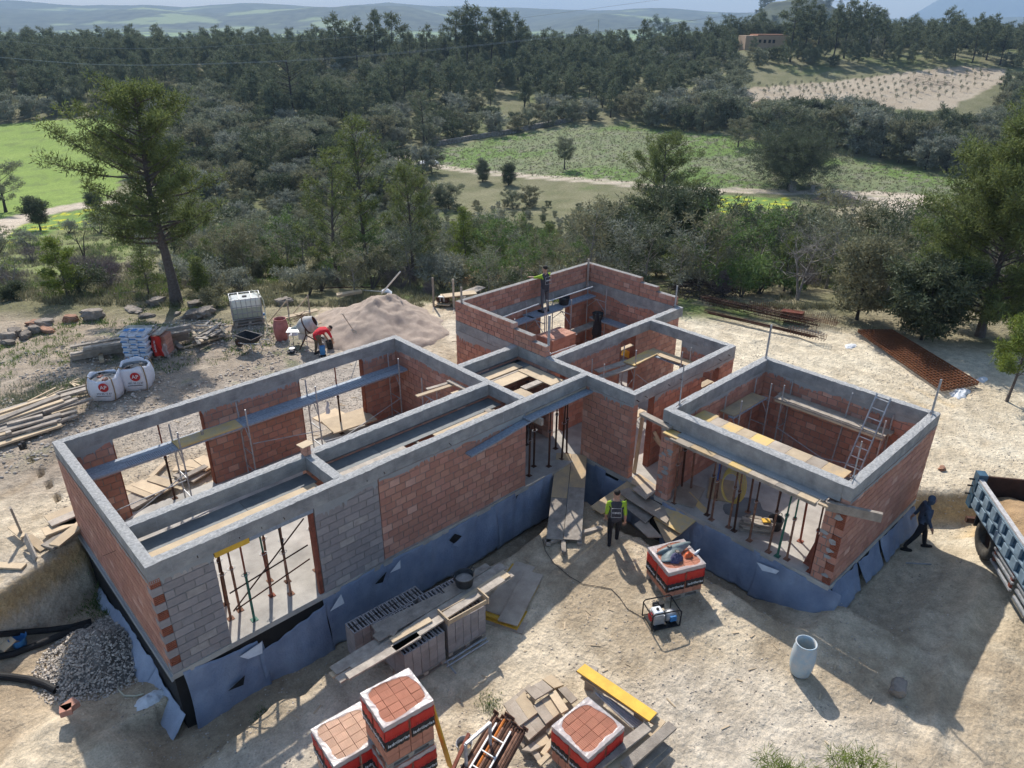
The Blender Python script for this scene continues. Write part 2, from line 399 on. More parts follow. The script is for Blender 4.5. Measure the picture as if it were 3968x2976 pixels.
# ================================================================== ground zones
def poly_at(pts): return np.array([at(x, y)[:2] for x, y in pts])
def inpoly(P, x, y):
    r = np.zeros(np.shape(x), bool); n = len(P); j = n-1
    for i in range(n):
        xi, yi = P[i]; xj, yj = P[j]
        c = ((yi > y) != (yj > y)) & (x < (xj-xi)*(y-yi)/(yj-yi+1e-12)+xi); r ^= c; j = i
    return r
for pts, w_, dp in (([(2085, 1245), (2040, 1320), (2000, 1400), (1985, 1480), (1975, 1600)], .22, .06), ([(2150, 1330), (2110, 1400), (2080, 1500), (2060, 1640)], .22, .06), ([(1690, 700), (1800, 760), (1960, 850), (2080, 940), (2230, 1040)], .24, .06), ([(1640, 745), (1760, 790), (1900, 850), (2040, 950), (2230, 1090)], .24, .06), ([(1520, 700), (1700, 740), (1900, 800), (2100, 890), (2250, 960)], .25, .06),
        ([(-20, 1020), (150, 930), (400, 850), (640, 790), (800, 770), (960, 745)], .25, .03), ([(-20, 1090), (120, 1000), (300, 925), (520, 850), (700, 805)], .25, .03), ([(1990, 1460), (1900, 1500), (1700, 1560), (1500, 1640)], .2, .02)):
    RUTS.append((poly_at(pts), w_, dp))
Z_GREEN = poly_at([(-260, 285), (0, 268), (60, 264), (130, 259), (205, 254), (250, 262), (290, 310), (270, 385), (222, 436), (150, 446), (60, 462), (0, 480), (-260, 560)])
Z_TRACKL = poly_at([(-120, 560), (0, 487), (50, 470), (110, 455), (180, 444), (260, 437), (330, 432)])
Z_CENTER = poly_at([(842, 338), (900, 330), (1000, 312), (1060, 301), (1200, 275), (1250, 270), (1400, 278), (1560, 291), (1700, 320), (1850, 341), (2000, 375), (2100, 400), (2080, 430), (1700, 412), (1480, 404), (1250, 388), (1100, 377), (950, 362), (860, 356)])
Z_TRACKC = poly_at([(845, 352), (900, 352), (960, 362), (1050, 373), (1150, 381), (1290, 392), (1400, 402), (1500, 410), (1650, 413), (1780, 416), (1900, 424), (2000, 438), (2150, 470)])
Z_YARDC = poly_at([(838, 330), (880, 326), (905, 335), (900, 352), (850, 360), (836, 350)])
Z_BEND = poly_at([(1800, 410), (1900, 414), (2000, 420), (2010, 480), (1940, 470), (1890, 436), (1800, 422)])
Z_FALLOW = poly_at([(1597, 192), (1700, 184), (1850, 170), (2000, 151), (2080, 143), (2165, 148), (2190, 170), (2120, 200), (2040, 240), (1930, 235), (1800, 215), (1605, 222)])
Z_YEL = [poly_at(p) for p in ([(1480, 420), (1700, 428), (1730, 448), (1560, 462), (1490, 446)], [(0, 500), (120, 462), (240, 446), (250, 470), (120, 500), (0, 530)])]
Z_MEADOW = poly_at([(-200, 560), (0, 500), (240, 448), (300, 480), (280, 560), (120, 620), (-200, 640)])
Z_DIRTR = poly_at([(1790, 452), (1900, 436), (2060, 440), (2060, 490), (1850, 490)])
C = lambda a, b, c: np.array([a, b, c])
def zone(x, y, z):
    F, L = FL(x, y)
    n = fbm(x*.35, y*.35, 51, 4); n2 = fbm(x*.08, y*.08, 52, 4); n3 = fbm(x*1.6, y*1.6, 53, 4)
    e = lambda a: a[..., None]
    w = fbm(x*.5, y*.5, 60, 3)*1.4-.7
    xw, yw = x+w*1.2, y-w*1.2
    dirt = lerp(C(.41, .325, .22), C(.65, .545, .395), e(ss(.35, .68, .5*n+.5*n3)))
    white = ss(.55, .75, fbm(x*.22+3, y*.22, 54, 3))
    dirt = lerp(dirt, C(.62, .55, .45), e(white*.6))
    gravel = C(.37, .335, .30)
    gr = ss(.45, .6, n2+.1*(n-.5))*ss(18.6, 19.6, y)*(1-ss(13, 16, x))
    dirt = lerp(dirt, gravel, e(gr*.75))
    bright = ss(15.5, 19, x+.4*(8-y))*ss(0, 4, y+x-16)
    dirt = lerp(dirt, lerp(C(.54, .455, .325), C(.68, .60, .45), e(ss(.3, .7, n3*.5+n*.5))), e(np.clip(bright, 0, 1)*.85))
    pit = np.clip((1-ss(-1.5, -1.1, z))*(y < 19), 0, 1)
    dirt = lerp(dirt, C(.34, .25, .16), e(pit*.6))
    bank = ss(-.95, -.6, z)*(1-ss(-.25, -.1, z))*((x < 2.5) & (y > 17) | (x > 15) & (y < 8) & (x+y > 23.7))
    dirt = lerp(dirt, C(.52, .36, .17), e(bank*.9))
    damp = np.exp(-((x-14.6)**2+(y-1.9)**2)/4.5)*.5+np.exp(-((x-3.5)**2/8+(y-23.5)**2/3))*.7
    dirt = lerp(dirt, C(.23, .165, .11), e(np.clip(damp, 0, 1)*ss(.3, .6, n)))
    rub = ss(23.2, 26.0, y+1.2*(n-.5))*(1-ss(11, 16, x+2*(n-.5)))
    dirt = lerp(dirt, lerp(C(.27, .21, .15), C(.42, .35, .27), e(n3)), e(rub*.85))
    weeds = ss(.56, .66, n*.6+n3*.4)*rub
    dirt = lerp(dirt, C(.09, .13, .04), e(weeds*.8))
    scrub = lerp(C(.17, .16, .085), C(.27, .235, .15), e(ss(.3, .7, n)))
    scrub = lerp(scrub, C(.12, .16, .05), e(ss(.5, .62, n2)*ss(.3, .6, n3)))
    edge = 33.5+2.2*(n2-.5)*4
    edge = np.where(L > 4, np.interp(L, [4, 8, 14, 20, 26], [33.0, 31.5, 30.5, 28, 24.5]), edge)
    edge = np.where(L < -9, 31.0, edge)
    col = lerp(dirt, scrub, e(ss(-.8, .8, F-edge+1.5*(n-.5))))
    wood = lerp(C(.10, .115, .05), C(.17, .18, .085), e(n))
    col = lerp(col, wood, e(ss(45, 60, F)*(1-ss(-1, 1, 0*F))))
    def put(P, c, s=1.): 
        nonlocal col
        m = inpoly(P, xw, yw); col = np.where(e(m), c*s+(1-s)*col, col)
    put(Z_MEADOW, lerp(C(.14, .20, .05), C(.24, .23, .11), e(n3)))
    gcol = lerp(lerp(C(.17, .255, .05), C(.26, .34, .08), e(fbm(x*.25, y*.9, 61, 4))), C(.15, .20, .06), e(ss(.55, .72, fbm(x*.7, y*.7, 62, 4))*.7))
    put(Z_GREEN, gcol)
    fc = lerp(C(.14, .175, .08), C(.20, .22, .11), e(ss(.3, .7, .5*n3+.5*n)))
    fc = lerp(fc, C(.13, .20, .05), e(ss(.45, .6, n2)))
    fc = lerp(fc, C(.20, .20, .13), e(ss(.58, .7, fbm(x*.9, y*.9, 77, 3))))
    put(Z_CENTER, fc)
    put(Z_FALLOW, lerp(C(.34, .27, .19), C(.48, .41, .31), e(n)))
    put(Z_DIRTR, lerp(C(.36, .30, .21), C(.22, .21, .12), e(n3)))
    for q in Z_YEL:
        m = inpoly(q, xw, yw); yc = lerp(C(.16, .25, .06), C(.55, .52, .03), e(ss(.55, .72, n3)))
        col = np.where(e(m), yc, col)
    m = inpoly(Z_YARDC, xw, yw); col = np.where(e(m), C(.46, .40, .32), col)
    far = (F > 20) & (F < 400)
    dl = linedist(Z_TRACKL, x, y); tr = lerp(C(.44, .36, .27), C(.58, .50, .40), e(n3))
    col = lerp(col, tr, e((1-ss(1.5, 2.1, dl+.5*(n-.5)))*far))
    m = inpoly(Z_BEND, xw, yw); col = np.where(e(m), tr, col)
    dl = linedist(Z_TRACKC, x, y)
    tr2 = lerp(tr, C(.20, .22, .11), e((1-ss(.2, .5, dl))*.5))
    col = lerp(col, tr2, e((1-ss(1.2, 1.7, dl+.4*(n-.5)))*far))
    # valley
    vn_ = fbm((x*HY-y*HX)/260, (x*HX+y*HY)/90, 70, 3); vm = np.floor(vn_*9)/9
    fld = lerp(C(.17, .30, .07), C(.30, .37, .14), e(fbm(vm*40, vm*17, 3, 1)))
    fld = lerp(fld, C(.10, .12, .06), e(ss(.52, .56, fbm((x*HY-y*HX)/150, (x*HX+y*HY)/45, 72, 4))))
    wd = lerp(C(.030, .042, .030), C(.085, .10, .06), e(ss(.3, .7, fbm(x/22, y/22, 74, 5))))
    hill = ss(-12, 2, z)
    hill = np.maximum(hill, ss(.54, .58, fbm(x/420, y/420, 76, 3)))
    valley = lerp(fld, wd, e(hill))
    hp = ss(.70, .73, fbm(x/190+4, y/190, 79, 3))*(1-ss(55, 80, z))
    valley = lerp(valley, C(.22, .27, .12), e(hp*(F > 1500)))
    col = lerp(col, valley, e(ss(330, 420, F)))
    return np.clip(col, .01, .9)
# ================================================================== terrain mesh (one sheet)
HEAPS += [(9.55, 27.7, 3.3, 1.75), (10.7, 28.6, 2.6, 1.5), (12.9, 28.9, 1.6, .5)] if False else []
def build_ground():
    r = [2.0]
    while r[-1] < 14: r.append(r[-1]+.35 if r[-1] < 8 else r[-1]+.11)
    while r[-1] < 36: r.append(r[-1]+.11)
    while r[-1] < 9500: r.append(r[-1]*1.0105)
    r = np.array(r)
    a = np.concatenate([np.arange(-180, -46, 4.), np.arange(-46, 46.01, .26), np.arange(50, 180, 4.)])
    th = np.radians(a); A, Rr = np.meshgrid(th, r)
    x = Rr*np.cos(YAW-A); y = Rr*np.sin(YAW-A)
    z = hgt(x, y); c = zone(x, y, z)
    na = len(a); nr = len(r)
    v = np.stack([x, y, z], -1).reshape(-1, 3)
    i = np.arange(nr-1)[:, None]*na; j = np.arange(na)[None, :]; j2 = (j+1) % na
    f = np.stack([i+j, i+j2, i+na+j2, i+na+j], -1).reshape(-1, 4)
    me = bpy.data.meshes.new('ground')
    me.vertices.add(len(v)+1); vv = np.concatenate([v, [[0, 0, float(hgt(.01, .01))]]]); me.vertices.foreach_set('co', vv.ravel())
    tri = np.stack([np.full(na, len(v)), (np.arange(na)+1) % na, np.arange(na)], -1)
    loops = np.concatenate([f.ravel(), tri.ravel()]); me.loops.add(len(loops)); me.loops.foreach_set('vertex_index', loops)
    st = np.concatenate([np.arange(len(f))*4, len(f)*4+np.arange(na)*3]); me.polygons.add(len(st)); me.polygons.foreach_set('loop_start', st)
    me.update(calc_edges=True); me.validate()
    me.polygons.foreach_set('use_smooth', [True]*len(me.polygons))
    ca = me.color_attributes.new('soil', 'FLOAT_COLOR', 'POINT')
    cc = np.ones((len(vv), 4)); cc[:-1, :3] = c.reshape(-1, 3); cc[-1, :3] = (.4, .33, .25); ca.data.foreach_set('color', cc.ravel())
    m, n, l, b = nodes('ground')
    b.inputs['Roughness'].default_value = .95; b.inputs['Specular IOR Level'].default_value = .15
    at_ = n.new('ShaderNodeAttribute'); at_.attribute_name = 'soil'
    tc = n.new('ShaderNodeTexCoord')
    def noise(s, d=6, r_=.6):
        q = n.new('ShaderNodeTexNoise'); q.inputs['Scale'].default_value = s; q.inputs['Detail'].default_value = d; q.inputs['Roughness'].default_value = r_
        l.new(tc.outputs['Object'], q.inputs['Vector']); return q
    a1 = noise(3.2, 8, .7); a2 = noise(24, 5, .7)
    mr = n.new('ShaderNodeMapRange'); mr.inputs[1].default_value = .3; mr.inputs[2].default_value = .7; mr.inputs[3].default_value = .68; mr.inputs[4].default_value = 1.25
    l.new(a1.outputs[0], mr.inputs[0])
    mr2 = n.new('ShaderNodeMapRange'); mr2.inputs[1].default_value = .3; mr2.inputs[2].default_value = .7; mr2.inputs[3].default_value = .78; mr2.inputs[4].default_value = 1.2
    l.new(a2.outputs[0], mr2.inputs[0])
    mm = n.new('ShaderNodeMath'); mm.operation = 'MULTIPLY'; l.new(mr.outputs[0], mm.inputs[0]); l.new(mr2.outputs[0], mm.inputs[1])
    vm = n.new('ShaderNodeVectorMath'); vm.operation = 'SCALE'; l.new(at_.outputs['Color'], vm.inputs[0]); l.new(mm.outputs[0], vm.inputs['Scale'])
    l.new(vm.outputs[0], b.inputs['Base Color'])
    vo = n.new('ShaderNodeTexVoronoi'); vo.inputs['Scale'].default_value = 9; l.new(tc.outputs['Object'], vo.inputs['Vector'])
    s1 = n.new('ShaderNodeMath'); s1.operation = 'SUBTRACT'; l.new(a1.outputs[0], s1.inputs[0]); 
    s2 = n.new('ShaderNodeMath'); s2.operation = 'MULTIPLY'; s2.inputs[1].default_value = .25; l.new(vo.outputs['Distance'], s2.inputs[0]); l.new(s2.outputs[0], s1.inputs[1])
    b1 = n.new('ShaderNodeBump'); b1.inputs['Strength'].default_value = .7; b1.inputs['Distance'].default_value = .16; l.new(s1.outputs[0], b1.inputs['Height'])
    b2 = n.new('ShaderNodeBump'); b2.inputs['Strength'].default_value = .5; b2.inputs['Distance'].default_value = .03; l.new(a2.outputs[0], b2.inputs['Height'])
    l.new(b1.outputs[0], b2.inputs['Normal']); l.new(b2.outputs[0], b.inputs['Normal'])
    me.materials.append(m)
    o = bpy.data.objects.new('ground', me); COL.link(o); o['kind'] = 'structure'
build_ground()
def haze():
    mb = MB(); mb.bx(-9300, 9300, -9300, 9300, -40, 620)
    m = bpy.data.materials.new('haze'); m.use_nodes = True; n = m.node_tree.nodes; n.remove(n['Principled BSDF'])
    pv = n.new('ShaderNodeVolumePrincipled'); pv.inputs['Color'].default_value = (.50, .72, 1, 1); pv.inputs['Density'].default_value = HAZE_D; pv.inputs['Anisotropy'].default_value = .0
    m.node_tree.links.new(pv.outputs[0], n['Material Output'].inputs['Volume']); MT['haze'] = m
    tag(mk('haze', mb, 'haze'), 'thin blue haze lying over the valley and the far hills', None, None, 'stuff')
HAZE_D = .00024
haze()
# ================================================================== masonry
ZR, ZT = 2.4, 2.75
class Wall:
    def __init__(s, ax, a0, a1, t0, t1, z0=0., z1=2.4, op=(), kind='brick', hero=False, bl=.3, ch=.2, out=-1, core=True, trim=None):
        s.__dict__.update(locals())
def solid_rects(w):
    """the wall face as rectangles round its openings"""
    cs = sorted({w.a0, w.a1, *[max(w.a0, min(w.a1, o[k])) for o in w.op for k in (0, 1)]}); out = []
    for a, b in zip(cs[:-1], cs[1:]):
        z = w.z0
        for o in sorted([o for o in w.op if o[0] <= a+1e-6 and o[1] >= b-1e-6], key=lambda o: o[2]):
            if o[2] > z+.01: out.append((a, b, z, o[2]))
            z = max(z, o[3])
        if z < w.z1-.01: out.append((a, b, z, w.z1))
    return out
def wp(w, a, t, z): return (a, t, z) if w.ax == 'x' else (t, a, z)
def wbox(mb, w, a0, a1, t0, t1, z0, z1):
    p, q = wp(w, a0, t0, z0), wp(w, a1, t1, z1)
    mb.bx(p[0], q[0], p[1], q[1], p[2], q[2])
def hollow_end(mb, w, a, d, z0, z1):
    """lattice of a hollow brick's end at a, facing along d"""
    ta, tb = w.t0+.004, w.t1-.004
    for k in range(6):
        t = lerp(ta, tb-.012, k/5); wbox(mb, w, a-d*.03, a, t, t+.012, z0, z1)
    for k in range(5):
        z = lerp(z0, z1-.011, k/4); wbox(mb, w, a-d*.028, a-d*.001, ta, tb, z, z+.011)
def lay(w, seed=0):
    """bricks as (a0, a1, z0, z1, hollow start, hollow end)"""
    r = random.Random(seed); out = []
    n = int(round((w.z1-w.z0)/w.ch)); ch = (w.z1-w.z0)/n
    for k in range(n):
        z0 = w.z0+k*ch; z1 = z0+ch
        runs = [(w.a0, w.a1)]
        for o in w.op:
            if o[2] < z0+.5*ch < o[3]:
                nr = []
                for a, b in runs:
                    if o[1] <= a or o[0] >= b: nr.append((a, b)); continue
                    if o[0] > a: nr.append((a, o[0]))
                    if o[1] < b: nr.append((o[1], b))
                runs = nr
        for a, b in runs:
            p = w.a0+(k % 2)*w.bl/2-w.bl+r.uniform(-.02, .02)
            first = True
            sa = a
            while p < b-.03:
                q = p+w.bl; s, e = max(sa, p), min(b, q)
                if first and s-a < .06: s = a
                if b-e < .07: e = b
                if e-s > .06: out.append((s, e, z0, z1, first and s > w.a0+.01, e >= b-.01 and e < w.a1-.01)); first = False
                p = q if e < b else b
    return out
UNIT = {}
def unit_brick(dx, dy, dz, m):
    key = (round(dx, 2), round(dy, 2), round(dz, 3), m)
    if key not in UNIT:
        mb = MB(); mb.box((0, 0, 0), (key[0]-.021, key[1], key[2]-.019))
        me = bpy.data.meshes.new('brick'); me.from_pydata(mb.v, [], mb.f); me.materials.append(MT[m]); UNIT[key] = me
    return UNIT[key]
def masonry(root, walls, limit=300, seed=1):
    rest = MB(); rest_b = MB(); hol = MB(); cand = []
    rr = random.Random(seed)
    for wi, w in enumerate(walls):
        g = .013; wo = None; wos = []
        for a, b, z0, z1 in solid_rects(w):
            core = MB(); wbox(core, w, a+g, b-g, w.t0+g, w.t1-g, z0, z1-(.004 if z1 < w.z1 else 0))
            wo = mk('block_wall' if w.kind == 'block' else 'brick_wall', core, 'mortar', root, rel=True); wos.append((a, b, wo))
        for (a, b, z0, z1, h0, h1) in lay(w, wi+seed*50):
            pr = rr.uniform(-.004, .003)
            if w.trim and (int(round(z0/w.ch)) % 2 == w.trim[2]):
                if w.trim[0] == 'start' and a < w.trim[1]: a = w.trim[1]
                if b-a < .05: continue
            if h0 and w.kind == 'brick': hollow_end(hol, w, a, -1, z0+.006, z1-.006); a += .03
            if h1 and w.kind == 'brick': hollow_end(hol, w, b, 1, z0+.006, z1-.006); b -= .03
            ca, cz, ct = (a+b)/2, (z0+z1)/2, (w.t0+w.t1)/2
            c = Vector(wp(w, ca, ct, cz)); T = w.t1-w.t0
            d = (b-a, T, z1-z0) if w.ax == 'x' else (T, b-a, z1-z0)
            m = w.kind
            if w.kind == 'block' and rr.random() < .12: m = 'block_pale'
            if w.hero and b-a > .12:
                dist = (c-Vector((0, 0, ZC))).length; s = (b-a)/dist**2*(abs(c[1] if w.ax == 'x' else c[0])/dist)
                cand.append((s, next((o_ for a_, b_, o_ in wos if a_-.1 <= ca <= b_+.1), wo), c, d, m, pr, w.ax == 'x'))
            else:
                (rest_b if w.kind == 'block' else rest).box(c, (d[0]-.021 if w.ax == 'x' else d[0]+pr*2, d[1]+pr*2 if w.ax == 'x' else d[1]-.021, d[2]-.019))
        w.obj = wo
    cand.sort(key=lambda t: -t[0])
    for k, (s, wo, c, d, m, pr, alongx) in enumerate(cand):
        if k < limit:
            dd = (d[0], d[1]+.004, d[2]) if alongx else (d[1], d[0]+.004, d[2])
            o = bpy.data.objects.new('concrete_block' if m[:5] == 'block' else 'brick', unit_brick(*dd, m)); COL.link(o); o.parent = wo
            o.location = c-root.location+Vector((0, pr, 0) if alongx else (pr, 0, 0)); o.rotation_euler = (0, 0, 0 if alongx else R(90))
        else:
            (rest_b if m[:5] == 'block' else rest).box(c, (d[0]-.021, d[1]+.004+pr, d[2]-.019) if alongx else (d[0]+.004+pr, d[1]-.021, d[2]-.019))
    if rest.v: tag(mk('brickwork', rest, 'brick', root, rel=True), 'courses of hollow red brick with grey mortar joints', kind='stuff')
    if rest_b.v: tag(mk('blockwork', rest_b, 'block', root, rel=True), 'courses of grey concrete block', kind='stuff')
    if hol.v: tag(mk('hollow_brick_end', hol, 'brick_hollow', root, rel=True), 'honeycomb ends of hollow bricks at openings and corners', kind='stuff')
def beam(root, x0, x1, y0, y1, z0=ZR, z1=ZT, seed=0, ragged=True):
    """cast beam: straight sides, rough uneven top"""
    mb = MB(); L = max(x1-x0, y1-y0); n = max(2, int(L/.10)); m = 4
    alx = (x1-x0) > (y1-y0)
    def P(u, v, z): return (lerp(x0, x1, u), lerp(y0, y1, v), z) if alx else (lerp(x0, x1, v), lerp(y0, y1, u), z)
    vs = []; w = m+1
    for i in range(n+1):
        for j in range(w):
            p = P(i/n, j/m, z1); e = 0 if 0 < j < m else -.012*rnd.random()
            vs.append((p[0], p[1], z1+e+(rnd.random()-.5)*.014))
    b = len(vs)
    for i in range(n+1):
        for j in (0, m): vs.append(P(i/n, j/m, z0))
    fs = [(i*w+j, (i+1)*w+j, (i+1)*w+j+1, i*w+j+1) for i in range(n) for j in range(m)]
    for i in range(n):
        fs.append((b+i*2, b+(i+1)*2, (i+1)*w, i*w)); fs.append((b+i*2+1, i*w+m, (i+1)*w+m, b+(i+1)*2+1)); fs.append((b+i*2, b+i*2+1, b+(i+1)*2+1, b+(i+1)*2))
    fs.append((b, *[j for j in range(w)], b+1)); e = n*w; fs.append((b+n*2+1, *[e+j for j in range(m, -1, -1)], b+n*2))
    mb.add(vs, fs)
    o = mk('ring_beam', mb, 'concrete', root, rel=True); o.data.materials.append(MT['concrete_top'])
    jm = MB(); k_ = rnd.uniform(.4, .9)
    for q_ in np.arange(k_, L-.2, 1.15):      # seams left by the shutter boards
        for v_, s_ in ((0, -1), (1, 1)):
            p = P(q_/L, v_, 0); c_ = (p[0], p[1]+s_*.001, (z0+z1)/2) if alx else (p[0]+s_*.001, p[1], (z0+z1)/2)
            jm.box(c_, (.010, .008, z1-z0-.02) if alx else (.008, .010, z1-z0-.02))
    for v_, s_ in ((0, -1), (1, 1)):
        p = P(.5, v_, 0); jm.box((p[0], p[1]+s_*.0005, z0+.13), (L*.97, .005, .006) if alx else (.005, L*.97, .006))
    if jm.v: tag(mk('board_seam', jm, 'concrete_new', root, rel=True), 'thin seams left in the concrete by the shutter boards', kind='stuff')
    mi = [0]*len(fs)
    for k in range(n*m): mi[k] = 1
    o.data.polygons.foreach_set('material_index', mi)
    return o
def drip(mb, ax, a0, a1, t, sgn, ztop, dep=.1, seed=0, th=.011):
    """ragged skin of mortar that ran down the bricks, sgn = side it stands proud to"""
    r = random.Random(seed); n = int((a1-a0)/.035); ph = r.uniform(0, 99); top = []; bot = []
    for i in range(n+1):
        a = lerp(a0, a1, i/n); q = float(fbm(a*.9+ph, ph, 5, 3))
        d = dep*(.25+2.6*max(0, q-.38))+(dep*.8*r.random() if r.random() < .25 else 0)
        top.append((a, ztop)); bot.append((a, ztop-d))
    def W_(a, tt, z): return (a, tt, z) if ax == 'x' else (tt, a, z)
    vs = []; fs = []
    for (a, z), (_, zb) in zip(top, bot): vs += [W_(a, t+sgn*th, z), W_(a, t+sgn*th*.7, zb), W_(a, t, zb)]
    for i in range(n): k = i*3; fs += [(k, k+3, k+4, k+1), (k+1, k+4, k+5, k+2)]
    mb.add(vs, fs)
def fleece(root, ax, a0, a1, t, sgn, ztop, zbot, bulge=.12, seed=0, ragged=.06, lean=0., m='fleece'):
    r = random.Random(seed); ph = r.uniform(0, 50); mb = MB(); nu = max(8, int((a1-a0)/.06)); nv = 22
    zt = ztop if callable(ztop) else (lambda a: ztop); zb = zbot if callable(zbot) else (lambda a: zbot)
    def P(u, v):
        a = lerp(a0, a1, u); top = zt(a)+ragged*(float(fbm(a*1.4+ph, 3, 4, 3))-.5)*2; bo = zb(a)+.12*(float(fbm(a*1.1+ph, 9, 4, 3))-.5)*2
        if u == 0 or u == 1: pass
        z = lerp(top, bo, v)
        o = .012+bulge*v*(.3+.7*float(fbm(a*1.3+ph, v*1.2, 6, 2)))+lean*v+.02*math.sin(a*4+ph+v*2)+.05*(float(fbm(a*4.5+ph+v*1.5, v*1.6, 8, 3))-.4)+.02*math.sin(a*17+v*3+ph)*float(fbm(a*2, v*3+ph, 9, 2))
        aa = a+(.05*math.sin(v*3+ph) if u in (0, 1) else 0)
        return (aa, t+sgn*o, z) if ax == 'x' else (t+sgn*o, aa, z)
    mb.sheet(P, nu, nv); o = mk('foundation_fleece', mb, m, root, smooth=True, rel=True)
    s = o.modifiers.new('s', 'SOLIDIFY'); s.thickness = .006
    return o
def flap(root, pts, m='fleece', name='torn_flap', depth=.006):
    mb = MB(); mb.add(pts, [tuple(range(len(pts)))]); o = mk(name, mb, m, root, rel=True); s = o.modifiers.new('s', 'SOLIDIFY'); s.thickness = depth; return o
# ------------------------------------------------------------------ the house
H = thing('brick_house', 'long roofless brick house shell with concrete ring beams and blue fleece round its base', 'house', (2.45, 12.64, 0))
X0, X1, YF, YB, XK, YC, XM, XN, YS, YT = 2.45, 12.6, 12.64, 18.96, 14.9, 10.87, 20.06, 21.79, 14.1, 18.68
T = .2
walls = [
    Wall('x', X0+T, 7.62, YF, YF+T, 0, 2.4, [(3.70, 5.94, 0, 2.4)], 'block', True, .4, .2),
    Wall('x', 7.62, 12.45, YF, YF+T, 0, 2.4, [], 'brick', True),
    Wall('y', YF, YB, X0, X0+T, 0, 2.4, [], 'brick', True),
    Wall('x', X0+T, X1-T, YB-T, YB, 0, 2.4, [(3.70, 5.98, 0, 2.4), (8.93, 11.12, 0, 2.4)]),
    Wall('y', 14.2, YB, X1-T, X1, 0, 2.4, []),
    Wall('x', 6.6, 12.38, 14.15, 14.35, 0, 2.36, [(7.6, 8.5, 0, 2.1)]),
    Wall('x', X1, XK, 15.56, 15.76, 0, 2.36, []),
    Wall('y', YC, YF+.1, XK, XK+T, 0, 2.4, [], 'brick', True),
    Wall('y', 14.1, YT, XK, XK+T, 0, 2.4, [], 'brick', True),
    Wall('x', XK+T, XM, YC, YC+T, 0, 2.4, [(15.12, 15.84, 0, 2.4), (18.28, 19.2, 1.1, 2.4)]),
    Wall('y', YC+T, YS, XM-T, XM, 0, 2.4, [(12.75, 14.1, 0, 2.4)]),
    Wall('x', XK+T, XN-T, YS, YS+T, 0, 2.4, [(15.12, 15.55, 0, 2.4), (18.33, 19.07, 0, 2.4)]),
    Wall('x', XK+T, XN-T, YT-T, YT, 0, 2.4, [(15.5, 17.0, .9, 2.4), (18.9, 20.46, 0, 2.4)]),
    Wall('y', YS+T, YT, XN-T, XN, 0, 2.4, []),
    # parapet courses above the beam
    Wall('x', XK+T, XN, YT-T, YT, ZT, ZT+.7, [], 'brick', True, .3, .175),
    Wall('y', 15.77, YT, XK, XK+T, ZT, ZT+.7, [], 'brick', True, .3, .175),
    Wall('y', 14.93, 15.77, XK, XK+T, ZT, ZT+.525, [], 'brick', True, .3, .175),
    Wall('y', 14.33, 14.93, XK, XK+T, ZT, ZT+.35, [], 'brick', True, .3, .175),
    Wall('y', 15.97, YT-T, XN-T, XN, ZT, ZT+.7, [], 'brick', True, .3, .175),
    Wall('y', 15.2, 15.97, XN-T, XN, ZT, ZT+.525, [], 'brick', False, .3, .175),
    Wall('y', 14.35, 15.2, XN-T, XN, ZT, ZT+.35, [], 'brick', False, .3, .175),
]
# bricks of the end wall and the blocks of the front wall take turns at the corner
masonry(H, walls, 300, 1)
hb = MB()
for k in range(1, 12, 2):     # hollow ends of the end wall's bricks in the block face
    w = Wall('y', YF, YF+1, X0, X0+T); w.t0 = X0+.004; w.t1 = X0+.2
    hollow_end(hb, w, YF-.012, -1, k*.2+.008, k*.2+.192)
for zz in (2.85, 3.02, 3.2):
    w = Wall('y', 14, 15, XK, XK+T)
tag(mk('hollow_brick_end', hb, 'brick_hollow', H, rel=True), 'red honeycomb brick ends in the grey block corner', kind='stuff')
for k in range(0, 12, 2): mk('corner_block', MB().bx(X0-.006, X0+T, YF-.010, YF+.2, k*.2+.006, k*.2+.194), 'block', H, rel=True)
for a in ((X0, 7.62, YF-.02, YF+.21), (7.62, XK, YF, YF+.21), (X0, X1-.21, YB-.21, YB), (2.66, 12.4, 14.13, 14.37), (X1, XK, 15.55, 15.78), (XK+.21, XM, YC, YC+.21), (XK+.21, XN, YS, YS+.22), (XK+.21, XN-.21, YT-.21, YT)):
    beam(H, *a)
for a in ((X0, X0+.21, YF+.21, YB-.21), (6.62, 6.85, YF+.21, 14.13), (X1-.21, X1, YF+.21, YB), (XK, XK+.21, YC, YT), (XM-.21, XM, YC+.21, YS), (XN-.21, XN, YS+.22, YT)):
    beam(H, *a, z1=ZT-.001)
bb = MB(); bb.bx(X0, X0+1.25, YF-.021, YF-.001, 2.4-.11, ZR); 
dm = MB()
for i, q in enumerate([('x', 7.64, 12.4, YF, -1, ZR, .16), ('y', YC, 12.5, XK, -1, ZR, .2), ('y', 15.8, YT, XK, -1, ZR, .2), ('x', X0, 3.7, YF, -1, ZR, .14), ('x', 5.96, 7.6, YF, -1, ZR, .2),
        ('y', YF, YB, X0, -1, ZR, .1), ('x', XM-1.9, XM, YC, -1, ZR, .12), ('x', 15.84, 18.28, YC, -1, ZR, .16), ('x', X0+T, 3.7, YB-T, -1, ZR, .18), ('x', 5.98, 8.93, YB-T, -1, ZR, .16), ('x', 11.12, 12.4, YB-T, -1, ZR, .2),
        ('y', 14.4, YB-T, X1-T, -1, ZR, .1), ('y', YS+T, YT-T, XN-T, -1, ZR, .12), ('x', 15.55, 18.33, YS, -1, ZR, .1), ('y', YC+T, 12.75, XM-T, -1, ZR, .2), ('x', 7.62, XK-2.5, YF, -1, .06, .04)]):
    drip(dm, *q, seed=i)
tag(mk('mortar_smear', dm, 'concrete_new', H, rel=True), 'ragged grey concrete run down over the bricks', kind='stuff')
